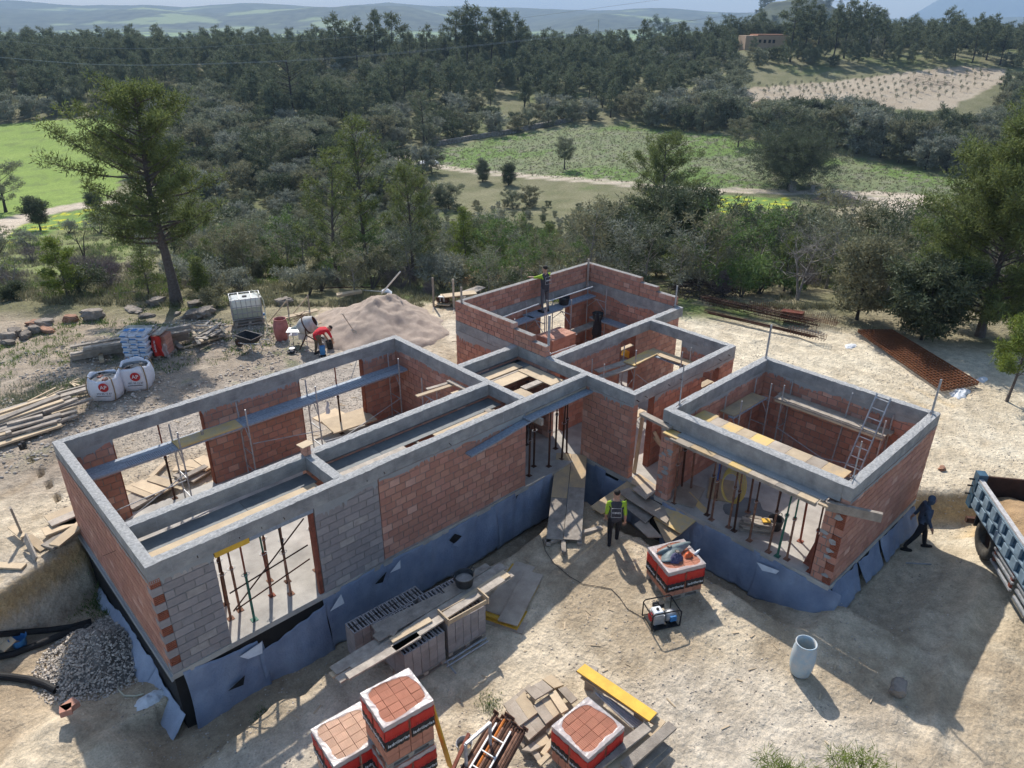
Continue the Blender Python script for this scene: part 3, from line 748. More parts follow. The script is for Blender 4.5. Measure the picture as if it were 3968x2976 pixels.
for i in range(14):      # bar ends left sticking out of the beams
    x = rnd.uniform(3, 14.5); p = [(x, YF-.03-.1*rnd.random(), 2.5), (x+.02, YF+.05, 2.52)] if i % 2 else [(rnd.uniform(XK, 20), YC-.12, 2.55), (XK+3, YC+.02, 2.55)]
    if i % 2 == 0: p = [(p[0][0], YC-.10, 2.55), (p[0][0]+.02, YC+.03, 2.56)]
    mk('bar_end', MB().tube(p, .009, 4), 'rust_dark', H, rel=True)
# slab and foundation
sb = MB()
for a in ((X0-.02, X1+.02, YF-.02, YB+.02), (X1+.02, XK-.02, YF-.02, 15.9), (XK-.02, XM+.02, YC-.02, YS), (XK-.02, XN+.02, YS, YT+.02), (XK-.03, XM+.02, 9.84, YC-.02)):
    sb.bx(*a, -.14, 0)
mk('floor_slab', sb, 'slab', H, rel=True)
fb = MB()
for a in ((X0, XK, YF, YF+.25), (X0, X0+.25, YF+.25, YB), (XK, XK+.25, 9.84, YF+.25)): fb.bx(*a, -1.9, -.141)
mk('foundation_wall', fb, 'bitumen', H, rel=True)
lb = MB()
lb.bx(X0-.07, X0-.021, YF-.03, YB, -.16, -.03)
mk('footing_ledge', lb, 'concrete_new', H, rel=True)
S_ = [(2.60, 4.3, lambda a: -.06-.17*(a-2.6), -1.78), (4.23, 5.93, lambda a: -.62+.27*max(0, a-4.5) if a > 4.6 else -.58, -1.72), (5.88, 7.66, lambda a: -.05, -1.60), (7.6, 11.28, lambda a: -.05, -1.52), (11.2, 14.2, lambda a: -.05, -1.48)]
for i, (a, b, zt_, zb_) in enumerate(S_): fleece(H, 'x', a, b, YF-.005, -1, zt_, zb_, seed=i+1, bulge=.16)
fleece(H, 'y', 11.70, 12.6, XK-.005, -1, -.05, -1.5, seed=8); fleece(H, 'y', 9.95, 11.76, XK-.012, -1, lambda a: -.10 if a < 11.2 else -.22, -1.45, seed=9)
for i, (a, b) in enumerate(((12.6, 14.3), (14.2, 16.4), (16.3, 19.3))):
    fleece(H, 'y', a, b, X0-.005, -1, lambda a: -.98+.20*math.sin(a*.9)-.05*(a-12), -1.95, seed=11+i, bulge=.12, lean=.55, ragged=.2, m='fleece_pale')
# tears, folded corners
flap(H, [(3.35, YF-.19, -1.02), (3.75, YF-.19, -.86), (3.68, YF-.20, -1.08)], 'black', 'tear')
flap(H, [(9.55, YF-.10, -.34), (9.75, YF-.10, -.22), (9.98, YF-.10, -.42), (9.70, YF-.12, -.52)], 'black', 'tear')
flap(H, [(9.60, YF-.14, -.50), (9.95, YF-.14, -.44), (9.82, YF-.17, -.66)], 'fleece')
flap(H, [(3.75, YF-.12, -.36), (4.28, YF-.10, -.30), (4.22, YF-.16, -.56), (3.9, YF-.16, -.50)], 'rag_white')
flap(H, [(5.95, YF-.12, -.48), (6.28, YF-.12, -.16), (6.32, YF-.15, -.44)], 'rag_white')
flap(H, [(7.66, YF-.12, -.32), (7.98, YF-.12, -.10), (7.95, YF-.15, -.32)], 'rag_white')
flap(H, [(7.20, YF-.13, -.40), (7.55, YF-.13, -.22), (7.42, YF-.13, -.47)], 'black', 'tear')
# ------------------------------------------------------------------ garage
G = thing('brick_garage', 'square roofless brick garage shell with a wide propped opening under a deep concrete beam', 'garage', (14.82, 4.72, 0))
GX0, GX1, GY0, GY1 = 14.82, 20.02, 4.72, 9.84
gw = [
    Wall('x', GX0+.2, GX1, GY1-T, GY1, 0, 2.4, [], 'brick', True),
    Wall('y', GY0+T, GY1-T, GX1-T, GX1, 0, 2.4, [], 'brick', True),
    Wall('x', GX0, GX1, GY0, GY0+T, 0, 2.4, [], 'brick', True),
    Wall('y', GY1-.42, GY1, GX0, GX0+.2, 0, 2.2, [], 'brick', True, .2),
    Wall('y', GY0+T, GY0+.5, GX0, GX0+.2, 0, 2.2, [], 'brick', True, .2),
]
masonry(G, gw, 300, 2)
beam(G, GX0, GX1, GY1-.22, GY1); beam(G, GX0, GX1, GY0, GY0+.22)
beam(G, GX0-.01, GX0+.26, GY0+.22, GY1-.22, 2.30, ZT-.001); beam(G, GX1-.22, GX1, GY0+.22, GY1-.22, z1=ZT-.001)
hb = MB()
for k in range(0, 11, 2):
    w = Wall('x', GX0, GX0+1, GY0, GY0+T); hollow_end(hb, w, GX0-.012, -1, k*.2+.008, k*.2+.192)
    if k in (6, 10): hollow_end(hb, w, GX0-.012, -1, k*.2-.192, k*.2-.008)
tag(mk('hollow_brick_end', hb, 'brick_hollow', G, rel=True), 'honeycomb ends of hollow bricks in the garage corner', kind='stuff')
gm = MB()
for q in (('x', GX0, GX1, GY0, -1, ZR, .1), ('x', GX0+.3, GX1-T, GY1-T, -1, ZR, .12), ('y', GY0+T, GY1-T, GX1-T, -1, ZR, .16), ('y', GY1-.42, GY1, GX0, -1, 2.2, .16), ('x', GX0, GX1, GY0, -1, .05, .05)): drip(gm, *q, seed=q[1] > 15)
rr_ = random.Random(3)
for k in range(16):       # mortar dabs on the piers
    y = rr_.choice([rr_.uniform(GY0+.15, GY0+.45), rr_.uniform(GY1-.4, GY1-.05)]); z = rr_.uniform(.1, 2.1); s = rr_.uniform(.05, .13)
    pts = [(GX0-.010-.004*rr_.random(), y+s*math.cos(a)*rr_.uniform(.6, 1.2), z+s*.7*math.sin(a)*rr_.uniform(.5, 1.1)) for a in np.linspace(0, 6.28, 9)[:-1]]
    gm.add(pts, [tuple(range(8))])
tag(mk('mortar_smear', gm, 'concrete_new', G, rel=True), 'grey mortar smears on the garage brick', kind='stuff')
sb = MB(); sb.bx(GX0-.03, GX1+.02, GY0-.02, GY1-.005, -.14, -.004); mk('floor_slab', sb, 'slab', G, rel=True)
fb = MB(); fb.bx(GX0, GX0+.25, GY0, GY1-.01, -1.9, -.141); fb.bx(GX0+.25, GX1, GY0, GY0+.25, -1.9, -.141); mk('foundation_wall', fb, 'bitumen', G, rel=True)
fleece(G, 'y', 6.45, 9.5, GX0-.005, -1, -.06, lambda a: -1.40, seed=21, bulge=.15)
fleece(G, 'y', 4.45, 6.56, GX0-.012, -1, lambda a: -.06, lambda a: np.interp(a, [4.5, 5, 6.6], [-.62, -.95, -1.35]), seed=22, bulge=.22)
for i, (a, b) in enumerate(((14.9, 16.2), (16.4, 17.6), (17.7, 19.9))): fleece(G, 'x', a, b, GY0-.005, -1, -.12, lambda a: -.75, seed=31+i, bulge=.12, lean=.2, ragged=.12)
flap(G, [(GX0-.16, 6.5, -.28), (GX0-.14, 5.9, -.2), (GX0-.18, 5.95, -.30), (GX0-.2, 6.3, -.40)], 'rag_white')
tag(mk('puddle', MB().sheet(lambda u, v: (16.1+(.35+.3*math.sin(5*math.pi*u+1)**2)*v*math.cos(2*math.pi*u), 7.6+(.75+.2*math.sin(6*math.pi*u))*v*math.sin(2*math.pi*u), .004), 30, 4), 'ply_wet_shade'), 'dark damp patch on the garage floor under the yellow hose', 'puddle')
# ------------------------------------------------------------------ formwork
def plank_part(root, name, a, b, w, h, m, label=None, roll=0.):
    mb = MB(); mb.bar(a, b, w, h, roll=roll); o = mk(name, mb, m, root, rel=True)
    if label: o['label'] = label
    return o
FW = thing('beam_formwork', 'row of yellow and grey plywood shuttering boards under the garage front beam', 'formwork', (14.6, 7.4, 2.2))
ys = [9.59, 9.12, 8.66, 8.0, 7.55, 7.0, 6.3, 5.75, 5.31]
ms = ['ply_yellow', 'ply_dirty', 'ply', 'ply_dirty', 'ply_yellow', 'ply_dirty', 'wood_grey', 'wood_pale']
for i in range(8):
    x0_ = 14.50 if i == 0 else (14.36 if i == 1 else 14.40)
    mb = MB(); mb.bx(x0_, 14.806, ys[i+1]+.004, ys[i]-.004, 2.24, 2.27); mk('board', mb, ms[i], FW, rel=True)
ys = [9.55, 9.06, 8.7, 8.25, 7.85, 7.35, 6.85, 6.3, 5.9, 5.33]
ms = ['ply_yellow', 'ply_dirty', 'ply_yellow', 'wood_pale', 'ply_yellow', 'ply_dirty', 'wood_pale', 'ply_dirty', 'ply']
for i in range(9):
    mb = MB(); mb.bx(15.075, 16.30+(.08 if i == 0 else 0), ys[i+1]+.004, ys[i]-.004, 2.24, 2.27); mk('board', mb, ms[i], FW, rel=True)
plank_part(FW, 'bearer', (14.45, 5.3, 2.20), (14.45, 9.3, 2.20), .07, .07, 'wood_grey'); plank_part(FW, 'bearer', (16.2, 5.3, 2.20), (16.2, 9.3, 2.20), .07, .07, 'wood_grey')
mb = MB(); mb.bx(14.36, 15.075, 5.33, 9.4, 2.271, 2.29); o = mk('spilled_mortar', MB().bx(14.62, 14.809, 5.2, 9.2, 2.271, 2.30), 'concrete_new', FW, rel=True)
tag(mk('plank', MB().bar(at(1386, 893, 2.34), at(1450, 925, 2.34), .20, .07), 'wood_grey'), 'grey plank spanning the gap between the house corner and the garage beam', 'plank')
tag(mk('plank', MB().bar(at(1785, 1092, 2.20), at(1905, 1118, 2.20), .09, .22), 'wood_grey'), 'grey board on edge sticking out past the garage corner', 'plank')
tag(mk('plank', MB().bar(at(1770, 1085, 2.22), at(1790, 1094, 2.22), .16, .05), 'wood_pale'), 'short pale offcut at the end of the garage shuttering', 'plank')
HF = thing('corridor_formwork', 'long strips of dark shuttering board and pale plank between the two front beams', 'formwork', (8, 13.6, 2.3))
for i, (a, b) in enumerate(((2.68, 4.9), (4.9, 6.6))): mk('board', MB().bx(a, b-.01, 13.62, 14.125, 2.30, 2.32), 'ply_wet_shade', HF, rel=True)
for i, (a, b) in enumerate(((6.86, 8.4), (8.4, 10.1), (10.1, 12.38))): mk('board', MB().bx(a, b-.01, 13.58, 14.125, 2.30, 2.32), 'ply_wet_shade', HF, rel=True)
mk('board', MB().bx(2.72, 6.5, 13.36, 13.60, 2.32, 2.345), 'wood_pale', HF, rel=True); mk('board', MB().bx(2.66, 5.0, 13.30, 13.345, 2.22, 2.34), 'ply_yellow', HF, rel=True)
mk('board', MB().bx(6.9, 9.0, 13.36, 13.56, 2.32, 2.345), 'wood_grey', HF, rel=True); mk('board', MB().bx(6.95, 8.9, 13.05, 13.16, 2.30, 2.33), 'wood_grey', HF, rel=True)
mk('board', MB().bx(8.1, 9.9, 13.2, 13.33, 2.32, 2.345), 'wood_grey', HF, rel=True)
mk('board', MB().bx(9.9, 11.9, 13.34, 13.52, 2.32, 2.345), 'wood_pale', HF, rel=True); mk('board', MB().bx(9.9, 11.9, 13.18, 13.30, 2.30, 2.33), 'wood_grey', HF, rel=True); mk('board', MB().bx(11.75, 11.93, 12.86, 13.6, 2.325, 2.35), 'wood_grey', HF, rel=True)
for x in np.arange(2.9, 12.2, 1.3): mk('bearer', MB().bx(x, x+.07, 13.25, 14.1, 2.22, 2.29), 'wood_grey', HF, rel=True)
FO = thing('lintel_formwork', 'yellow and grey shuttering strip under the beam over the block wall opening', 'formwork', (4.8, 12.7, 2.3))
mk('board', MB().bx(3.72, 4.45, YF-.02, YF+.2, 2.27, 2.398), 'yellow_board', FO, rel=True); mk('board', MB().bx(4.46, 5.93, YF-.015, YF+.22, 2.30, 2.398), 'steel_tread', FO, rel=True)
HL = thing('hall_formwork', 'pale plywood panels and planks laid over the hall between ring beams', 'formwork', (13.8, 14.2, 2.3))
for (a, b, c, d, z, m) in ((13.08, 14.55, 14.97, 15.37, 2.32, 'wood_pale'), (13.08, 14.25, 14.36, 14.80, 2.32, 'wood_pale'), (14.20, 14.72, 13.40, 14.82, 2.35, 'wood_pale'), (13.0, 14.5, 14.85, 14.93, 2.30, 'wood_grey'), (12.7, 13.5, 13.35, 13.95, 2.30, 'wood_pale'),
        (12.64, 13.05, 13.9, 15.5, 2.27, 'ply_wet_shade'), (14.5, 14.88, 14.85, 15.5, 2.28, 'ply_wet_shade'), (13.5, 14.2, 13.75, 13.98, 2.33, 'wood_grey'), (12.64, 14.88, 15.38, 15.54, 2.28, 'ply_wet_shade'), (13.0, 14.1, 12.88, 13.0, 2.3, 'wood_grey'), (14.74, 14.88, 12.9, 14.8, 2.28, 'ply_wet_shade')):
    mk('board', MB().bx(a, b, c, d, z, z+.025), m, HL, rel=True)
for y in (13.3, 13.9, 14.6, 15.2): mk('bearer', MB().bx(12.7, 14.85, y, y+.07, 2.19, 2.26), 'wood_grey', HL, rel=True)
mk('board', MB().bx(12.3, 14.86, YF-.30, YF-.02, 2.29, 2.33), 'steel_tread', HL, rel=True); mk('board', MB().bx(12.4, 14.86, YF-.04, YF+.25, 2.34, 2.398), 'ply_dirty', HL, rel=True)
tag(mk('plank', MB().bar((10.25, YF-.14, 2.02), (12.6, YF-.14, 2.27), .24, .05), 'steel_tread'), 'dark wet plank fixed along the red front wall beside the hall opening', 'plank')
tag(mk('plank', MB().bar(at(1130, 893, 2.2), at(1172, 912, 2.2), .08, .2), 'wood_grey'), 'grey board on edge sticking out of the hall opening', 'plank')
tag(mk('plank', MB().bar(at(1276, 838, 2.15), at(1340, 866, 2.1), .05, .22), 'wood_grey'), 'grey board fixed flat to the red wall right of the hall opening', 'plank')
tag(mk('plank', MB().bar(at(1290, 846, 2.1), at(1287, 880, 1.6), .17, .03), 'wood_grey'), 'short upright board nailed on the red wall by the hall', 'plank')
# ================================================================== vegetation
def leaves(P, rad, n, ln, wd, rng, up=.25, out=None, flat=1.):
    """n leaf triangles round every point of P"""
    P = np.repeat(np.asarray(P, float), n, 0); N = len(P)
    d = rng.normal(size=(N, 3)); d /= np.linalg.norm(d, axis=1)[:, None]
    rr = rng.random(N)**.5; rad = np.repeat(np.broadcast_to(rad, (N//n,)), n)
    q = P+d*(rr*rad)[:, None]*np.array([1, 1, flat])
    a = d*.8+rng.normal(size=(N, 3))*.6+np.array([0, 0, up]); a /= np.linalg.norm(a, axis=1)[:, None]
    s = np.cross(a, rng.normal(size=(N, 3))); s /= np.linalg.norm(s, axis=1)[:, None]+1e-9
    L = ln*(.6+.8*rng.random(N))[:, None]; Wd = wd*(.7+.6*rng.random(N))[:, None]
    v = np.stack([q-s*Wd/2, q+s*Wd/2, q+a*L], 1).reshape(-1, 3)
    return v
def leafmesh(v, m, name='crown'):
    me = bpy.data.meshes.new(name); N = len(v)//3
    me.vertices.add(len(v)); me.vertices.foreach_set('co', v.ravel()); me.loops.add(N*3); me.loops.foreach_set('vertex_index', np.arange(N*3))
    me.polygons.add(N); me.polygons.foreach_set('loop_start', np.arange(N)*3); me.update(calc_edges=True); me.materials.append(MT[m]); return me
def tree(name, H, c0, rad, nl, cl, tuft, nleaf, ln, wd, leafm, barkm, seed, prof='cone', tr=.02, rise=.35, twig=True, lean=.05, stems=1, flat=.7, bare=False, gap=0., sp=.30):
    """a tree standing at 0,0,0 with trunk and crown parts; returns its empty (not labelled)"""
    rng = np.random.default_rng(seed); r = random.Random(seed); mb = MB(); P = []; RD = []
    for st in range(stems):
        a0 = r.uniform(0, 6.28); sp = (0 if stems == 1 else rad*.35)
        lx, ly = H*lean*math.cos(a0), H*lean*math.sin(a0)
        pts = []; K = 8
        for k in range(K+1):
            u = k/K; w = H*.012*math.sin(u*7+seed)
            pts.append(Vector(((lx+sp*math.cos(a0)*1.6)*u**1.3+w, (ly+sp*math.sin(a0)*1.6)*u**1.3+w*.7, H*.96*u*(1 if stems == 1 else r.uniform(.85, 1)))))
        mb.tube(pts, [max(.012, H*tr*(1-.92*(k/K))*(1.25 if k == 0 else 1)/(stems**.5)) for k in range(K+1)], 8 if H > 5 else 6)
        def trunk(u):
            x = min(.999, max(0, u))*K; i = int(x); return pts[i].lerp(pts[i+1], x-i)
        for i in range(max(1, nl//stems)):
            u = (i+r.random()*.8)/max(1, nl//stems)
            h = c0+(1-c0)*u*.98
            if prof == 'cone': R_ = rad*(1-u)**.75*(.55+.45*min(1, u*5))
            elif prof == 'umbrella': R_ = rad*(math.sin(math.pi*min(1, .18+.78*u))**.8)
            elif prof == 'round': R_ = rad*math.sin(math.pi*(.14+.80*u))**.6
            else: R_ = rad*(.35+.65*math.sin(math.pi*(.1+.85*u)))*(1-.45*u)
            R_ *= r.uniform(.62, 1.12)
            if gap and r.random() < gap: R_ *= .4
            an = i*2.4+r.uniform(-.5, .5); b = trunk(h); up = R_*rise*r.uniform(.5, 1.5)*(1 if u > .3 else .6)
            e = b+Vector((math.cos(an)*R_, math.sin(an)*R_, up)); m_ = b.lerp(e, .5)+Vector((0, 0, -R_*.08+up*.1))
            rr = max(.01, H*tr*.32*(1-u*.6)); mb.tube([b, m_, e], [rr, rr*.6, rr*.2], 4, cap=False)
            n = max(2, int(cl*R_/rad*r.uniform(.7, 1.3)))
            for k in range(n):
                t = r.uniform(.38, 1.05); q = b.lerp(m_, t*2) if t < .5 else m_.lerp(e, (t-.5)*2)
                s = R_*sp*(.4+t*.7)
                c = q+Vector((r.gauss(0, s*.6), r.gauss(0, s*.6), r.gauss(.1, s*.38)))
                P.append(c); RD.append(tuft*r.uniform(.6, 1.3))
                if twig and (bare or r.random() < .5): mb.tube([q, c], [rr*.22+.004, rr*.12+.003], 3, cap=False)
                if bare:
                    for _ in range(2):
                        c2 = c+Vector((r.gauss(0, s*.5), r.gauss(0, s*.5), abs(r.gauss(0, s*.5)))); mb.tube([c, c2], [.008, .004], 3, cap=False)
        if not bare:
            for k in range(max(2, cl//3)): P.append(pts[-1]+Vector((r.gauss(0, rad*.1), r.gauss(0, rad*.1), r.uniform(-.5, .35)*tuft*2))); RD.append(tuft)
    root = bpy.data.objects.new(name, None); COL.link(root)
    mk('trunk', mb, barkm, root)
    if P and nleaf: 
        o = bpy.data.objects.new('crown', leafmesh(leaves(np.array([tuple(p) for p in P]), np.array(RD), nleaf, ln, wd, rng, flat=flat), leafm)); COL.link(o); o.parent = root
    return root
def bush(name, H, rad, ncl, tuft, nleaf, ln, wd, leafm, barkm, seed, stems=5):
    rng = np.random.default_rng(seed); r = random.Random(seed); mb = MB(); P = []; RD = []
    lob = [(r.uniform(0, 6.28), r.uniform(.2, .75)*rad, r.uniform(.45, .8)*H, r.uniform(.35, .6)) for _ in range(6)]
    for k in range(ncl):
        a, d, z, s = r.choice(lob); v = Vector((r.gauss(0, 1), r.gauss(0, 1), r.gauss(0, 1))).normalized()*(r.random()**.35)
        c = Vector((d*math.cos(a)+v.x*rad*s, d*math.sin(a)+v.y*rad*s, max(.06*H, z+v.z*H*s*.62)))
        P.append(c); RD.append(tuft*r.uniform(.6, 1.3))
    for k in range(stems):
        c = r.choice(P); mb.tube([(r.uniform(-.1, .1), r.uniform(-.1, .1), -.05), c*.5+Vector((0, 0, H*.05)), c], [.02*H+.012, .012*H+.008, .006], 4, cap=False)
    root = bpy.data.objects.new(name, None); COL.link(root); mk('stem', mb, barkm, root)
    if nleaf:
        o = bpy.data.objects.new('crown', leafmesh(leaves(np.array([tuple(p) for p in P]), np.array(RD), nleaf, ln, wd, rng, flat=.8), leafm)); COL.link(o); o.parent = root
    return root
def setup(root, p, h=None, H0=None, rz=0., label=None, cat='tree', group=None, sx=1.):
    root.location = p
    if h: s = h/H0; root.scale = (s*sx, s*sx, s)
    root.rotation_euler = (0, 0, rz); tag(root, label, cat, group); return root
def htop(p, ytop):
    """height of an upright thing at p whose top shows at the row ytop of the 2212 wide view"""
    lo, hi = 0, 60.
    for _ in range(30):
        m = (lo+hi)/2; v = np.array([p[0], p[1], p[2]+m-ZC]); y = (PH/2-FPX*float(v@_u)/float(v@_fw))/DS
        if y > ytop: lo = m
        else: hi = m
    return lo
# --- single trees the photo shows near by
def hero(kind, x, y, yt, wpx, label, seed, cat='tree', group=None, **kw):
    p = at(x, y); p.z -= .05; H = htop(p, yt); rad = wpx/2/pxm(p)
    d = dict(pine=dict(c0=.30, nl=46, cl=13, tuft=.36, nleaf=46, ln=.17, wd=.045, sp=.30, leafm='leaf_pine', barkm='bark', prof='irr', rise=.6, flat=1.),
             young=dict(c0=.12, nl=40, cl=12, tuft=.26, nleaf=30, ln=.17, wd=.042, sp=.24, leafm='leaf_pine', barkm='bark', prof='irr', rise=.9, tr=.016, flat=1.),
             small=dict(c0=.08, nl=34, cl=11, tuft=.22, nleaf=32, ln=.15, wd=.042, sp=.24, leafm='leaf_pine_bright', barkm='bark', prof='cone', rise=.6, tr=.015),
             olive=dict(c0=.22, nl=26, cl=14, tuft=.42, nleaf=34, ln=.17, wd=.06, leafm='leaf_olive', barkm='bark_dark', prof='round', rise=.5, stems=1, tr=.03),
             multi=dict(c0=.30, nl=30, cl=14, tuft=.42, nleaf=36, ln=.17, wd=.06, leafm='leaf_olive', barkm='bark_dark', prof='round', rise=.4, stems=5, tr=.025),
             dark=dict(c0=.10, nl=40, cl=14, tuft=.45, nleaf=34, ln=.17, wd=.07, leafm='leaf_dark', barkm='bark_dark', prof='round', rise=.5, tr=.02),
             bare=dict(c0=.25, nl=22, cl=9, tuft=.3, nleaf=0, ln=.1, wd=.1, leafm='leaf_olive', barkm='bark_pale', prof='round', rise=.6, bare=True, tr=.03, stems=2))[kind]
    d.update(kw); c = d.pop('flip', None)
    t = tree({'pine': 'pine_tree', 'young': 'pine_tree', 'small': 'pine_tree', 'olive': 'olive_tree', 'multi': 'olive_tree', 'dark': 'evergreen_tree', 'bare': 'bare_tree'}[kind], H, rad=rad, seed=seed, **d)
    t.location = p; tag(t, label, cat, group); return t
hero('pine', 378, 655, 172, 385, 'tallest pine tree beside the yard, its thick trunk rising behind the rocks and cement bags', 1, c0=.30, nl=84, cl=24, tuft=.34, nleaf=46, tr=.026, gap=.28, prof='irr', lean=0., barkm='bark', rise=.5)
hero('young', 727, 612, 318, 165, 'slender open pine left of the taller thin pine behind the sand pile', 2, barkm='bark')
hero('young', 795, 592, 246, 150, 'tall thin pine with a pointed top standing behind the sand pile', 3, nl=52, c0=.2)
hero('young', 895, 610, 355, 140, 'slim pine on a bare dark stem left of the raised brick room', 4, c0=.25)
hero('small', 148, 645, 512, 120, 'small bushy bright pine in front of the dead shrub at the far left', 5)
hero('small', 322, 640, 528, 90, 'thin little pine just left of the big pine trunk', 6, nleaf=14, leafm='leaf_pine')
hero('small', 440, 640, 560, 60, 'low thin pine seedling right of the big pine trunk', 16, nleaf=14, leafm='leaf_pine')
hero('small', 1008, 588, 448, 95, 'taller of two yellow green young pines left of the workman on the wall', 7)
hero('small', 1066, 585, 478, 80, 'shorter of two yellow green young pines left of the workman on the wall', 8)
hero('pine', 1425, 560, 284, 215, 'spreading brownish green pine rising over the dark thicket behind the garage', 9, nl=56, cl=18, c0=.2)
hero('dark', 1455, 600, 420, 215, 'huge dark evergreen mass below the spreading pine', 10, nl=60, cl=18)
hero('dark', 1340, 590, 455, 130, 'dark round evergreen left of the huge dark thicket', 11)
hero('pine', 2115, 725, 262, 400, 'largest pine of the right hand wood, its crown cut by the picture edge', 12, c0=.08, nl=120, cl=30, tuft=.42, prof='irr', lean=.02)
hero('pine', 2195, 600, 150, 300, 'pine behind the largest one, reaching up towards the planted field', 13, c0=.12, nl=84, cl=24, tuft=.42)
hero('dark', 1990, 735, 590, 190, 'dark leafy thicket above the stack of rusty mesh', 14, nl=50, cl=16)
hero('dark', 1850, 690, 520, 150, 'grey green bushy tree above the bundled rebar', 17, leafm='leaf_scrub', nleaf=24)
hero('small', 2175, 868, 668, 175, 'young pine with light green crown beyond the mesh stack', 15, nl=40, cl=12, nleaf=30, leafm='leaf_pine_bright', c0=.3)
hero('bare', 1722, 648, 498, 125, 'bare forked almond tree with dark trunk behind the rebar', 18)
hero('bare', 182, 562, 478, 70, 'pruned leafless tree with stubby black limbs beyond the small bright pine', 19, barkm='bark_dark', nl=8, cl=2)
hero('bare', 122, 540, 495, 40, 'twisted pale dead branches left of the pruned tree', 20, nl=7, cl=2)
hero('bare', 436, 560, 500, 40, 'leaning dead trunk seen right of the big pine', 21, barkm='bark_dark', nl=5, cl=2, lean=.3)
hero('bare', 676, 550, 500, 50, 'small black leafless tree left of the slender open pine', 22, barkm='bark_dark', nl=8, cl=3)
hero('bare', 30, 632, 540, 70, 'thin leafless shrub tree at the left edge above its dark bush', 23, nl=14, cl=5)
hero('olive', 14, 458, 348, 112, 'grey olive tree at the left edge beside the green field', 24, cl=18)
hero('olive', 88, 498, 432, 50, 'small dark olive growing beside the left track', 25, leafm='leaf_dark')
hero('olive', 208, 460, 420, 34, 'little olive at the bend of the left track', 26, leafm='leaf_dark', cl=8)
hero('olive', 1219, 366, 302, 46, 'small lone olive in the middle of the rough meadow', 27, c0=.35)
hero('multi', 1700, 405, 306, 118, 'round many stemmed tree standing by the track across the meadow', 28, nl=110, cl=24, tuft=.6, nleaf=60, leafm='leaf_dark')
hero('olive', 1594, 318, 262, 58, 'pale round olive at the upper edge of the meadow', 29, leafm='leaf_scrub')
hero('olive', 917, 320, 196, 78, 'slender tree with bare lower trunk by the gate', 30, c0=.42, tr=.018, leafm='leaf_pine_far')
hero('dark', 592, 408, 302, 118, 'black green round evergreen behind the big pine', 31)
hero('olive', 1098, 400, 358, 34, 'dark round shrub beside the track', 32, leafm='leaf_dark', c0=.05)
hero('olive', 1043, 392, 345, 26, 'small upright shrub left of the dark round one by the track', 33, leafm='leaf_olive', c0=.05)
hero('olive', 1850, 300, 215, 80, 'dark oak like tree left of the planted field corner', 35, leafm='leaf_dark')
hero('dark', 640, 275, 92, 150, 'broad reddish green pine standing tall in the left woods', 34, c0=.35, leafm='leaf_pine_far', nl=50)
# pine tops in front of the drone, growing from below the frame
for i, (x, y, z, s, lab) in enumerate(((1850, 1642, 1.9, 1.25, 'pine top poking up at the bottom edge, the larger of two'), (1708, 1668, 1.9, .95, 'pine top poking up at the bottom edge, the smaller of two'))):
    p = at(x, y, z); g = gz(p.x, p.y)
    t = tree('pine_tree', z-g, .35, s, 20, 7, .20, 46, .15, .012, 'leaf_pine_bright', 'bark', 70+i, 'cone', rise=.8, tr=.012, twig=True)
    t.location = (p.x, p.y, g-.02); tag(t, lab, 'tree')
# --- ridge pines
RP = [(705, 168, 62), (735, 170, 30), (775, 172, 36), (812, 172, 18), (850, 172, 24), (885, 168, 66), (925, 165, 52), (960, 165, 78), (985, 168, 20), (1010, 170, 8), (1035, 168, 12), (1062, 172, 14), (1090, 172, 18), (1118, 172, 30), (1150, 170, 75), (1195, 160, 92), (1228, 155, 72), (1262, 158, 95),
      (1305, 155, 82), (1350, 150, 62), (1385, 140, 40), (1412, 138, 34), (1436, 138, 38), (1466, 140, 44), (1500, 140, 66), (1540, 140, 88), (1722, 128, 26), (1560, 130, 60), (1706, 132, -8), (1735, 125, 0), (1762, 128, 10), (1800, 126, 8), (1822, 128, -4), (1850, 130, 4), (1876, 126, 14), (1905, 122, 40),
      (1940, 128, 52), (1968, 130, 60), (2000, 128, 44), (2030, 130, 56), (2062, 130, 40), (2100, 135, 30), (2130, 132, 28), (2160, 138, 52), (2196, 138, 56), (680, 180, 78), (655, 178, 72), (625, 178, 80), (590, 178, 74), (560, 172, 70), (530, 172, 86), (500, 170, 92)]
RP += [(x, 172+6*math.sin(x), 92+7*math.sin(x*.7)+4*math.cos(x*.31)) for x in range(-30, 500, 27)]
ridgeP = [tree('pine_tree', 12, .38, 3.4, 22, 9, .62, 22, .50, .17, 'leaf_pine_far', 'bark_dark', 100+i, 'umbrella', tr=.018, rise=.25, gap=.3, sp=.2) for i in range(4)]
used = [False]*4
rr_ = random.Random(5)
NP = 0
for i, (x, y, yt) in enumerate(RP):
    p = at(x, y+rr_.uniform(-4, 3)); H = max(7, htop(p, yt)); k = i % 4
    s = (H/12*rr_.uniform(.8, 1.0),)*2+(H/12,)
    lab = 'dark pine with a flat open crown on the far wooded ridge'
    if x > 1620: lab = 'tall dark pine on the ridge round the far house'
    if x < 510: lab = 'dark pine in the far wood beyond the bright green field'
    grp = 'pines on the far wooded ridge' if 510 <= x <= 1620 else ('pines round the far house' if x > 1620 else 'pines beyond the green field')
    if not used[k]:
        t = ridgeP[k]; used[k] = True; t.location = p; t.scale = s; tag(t, lab, 'tree', grp)
    else:
        t = ctree(ridgeP[k], p, rr_.uniform(0, 6), s, lab, grp)
        t['category'] = 'tree'
    NP += 1
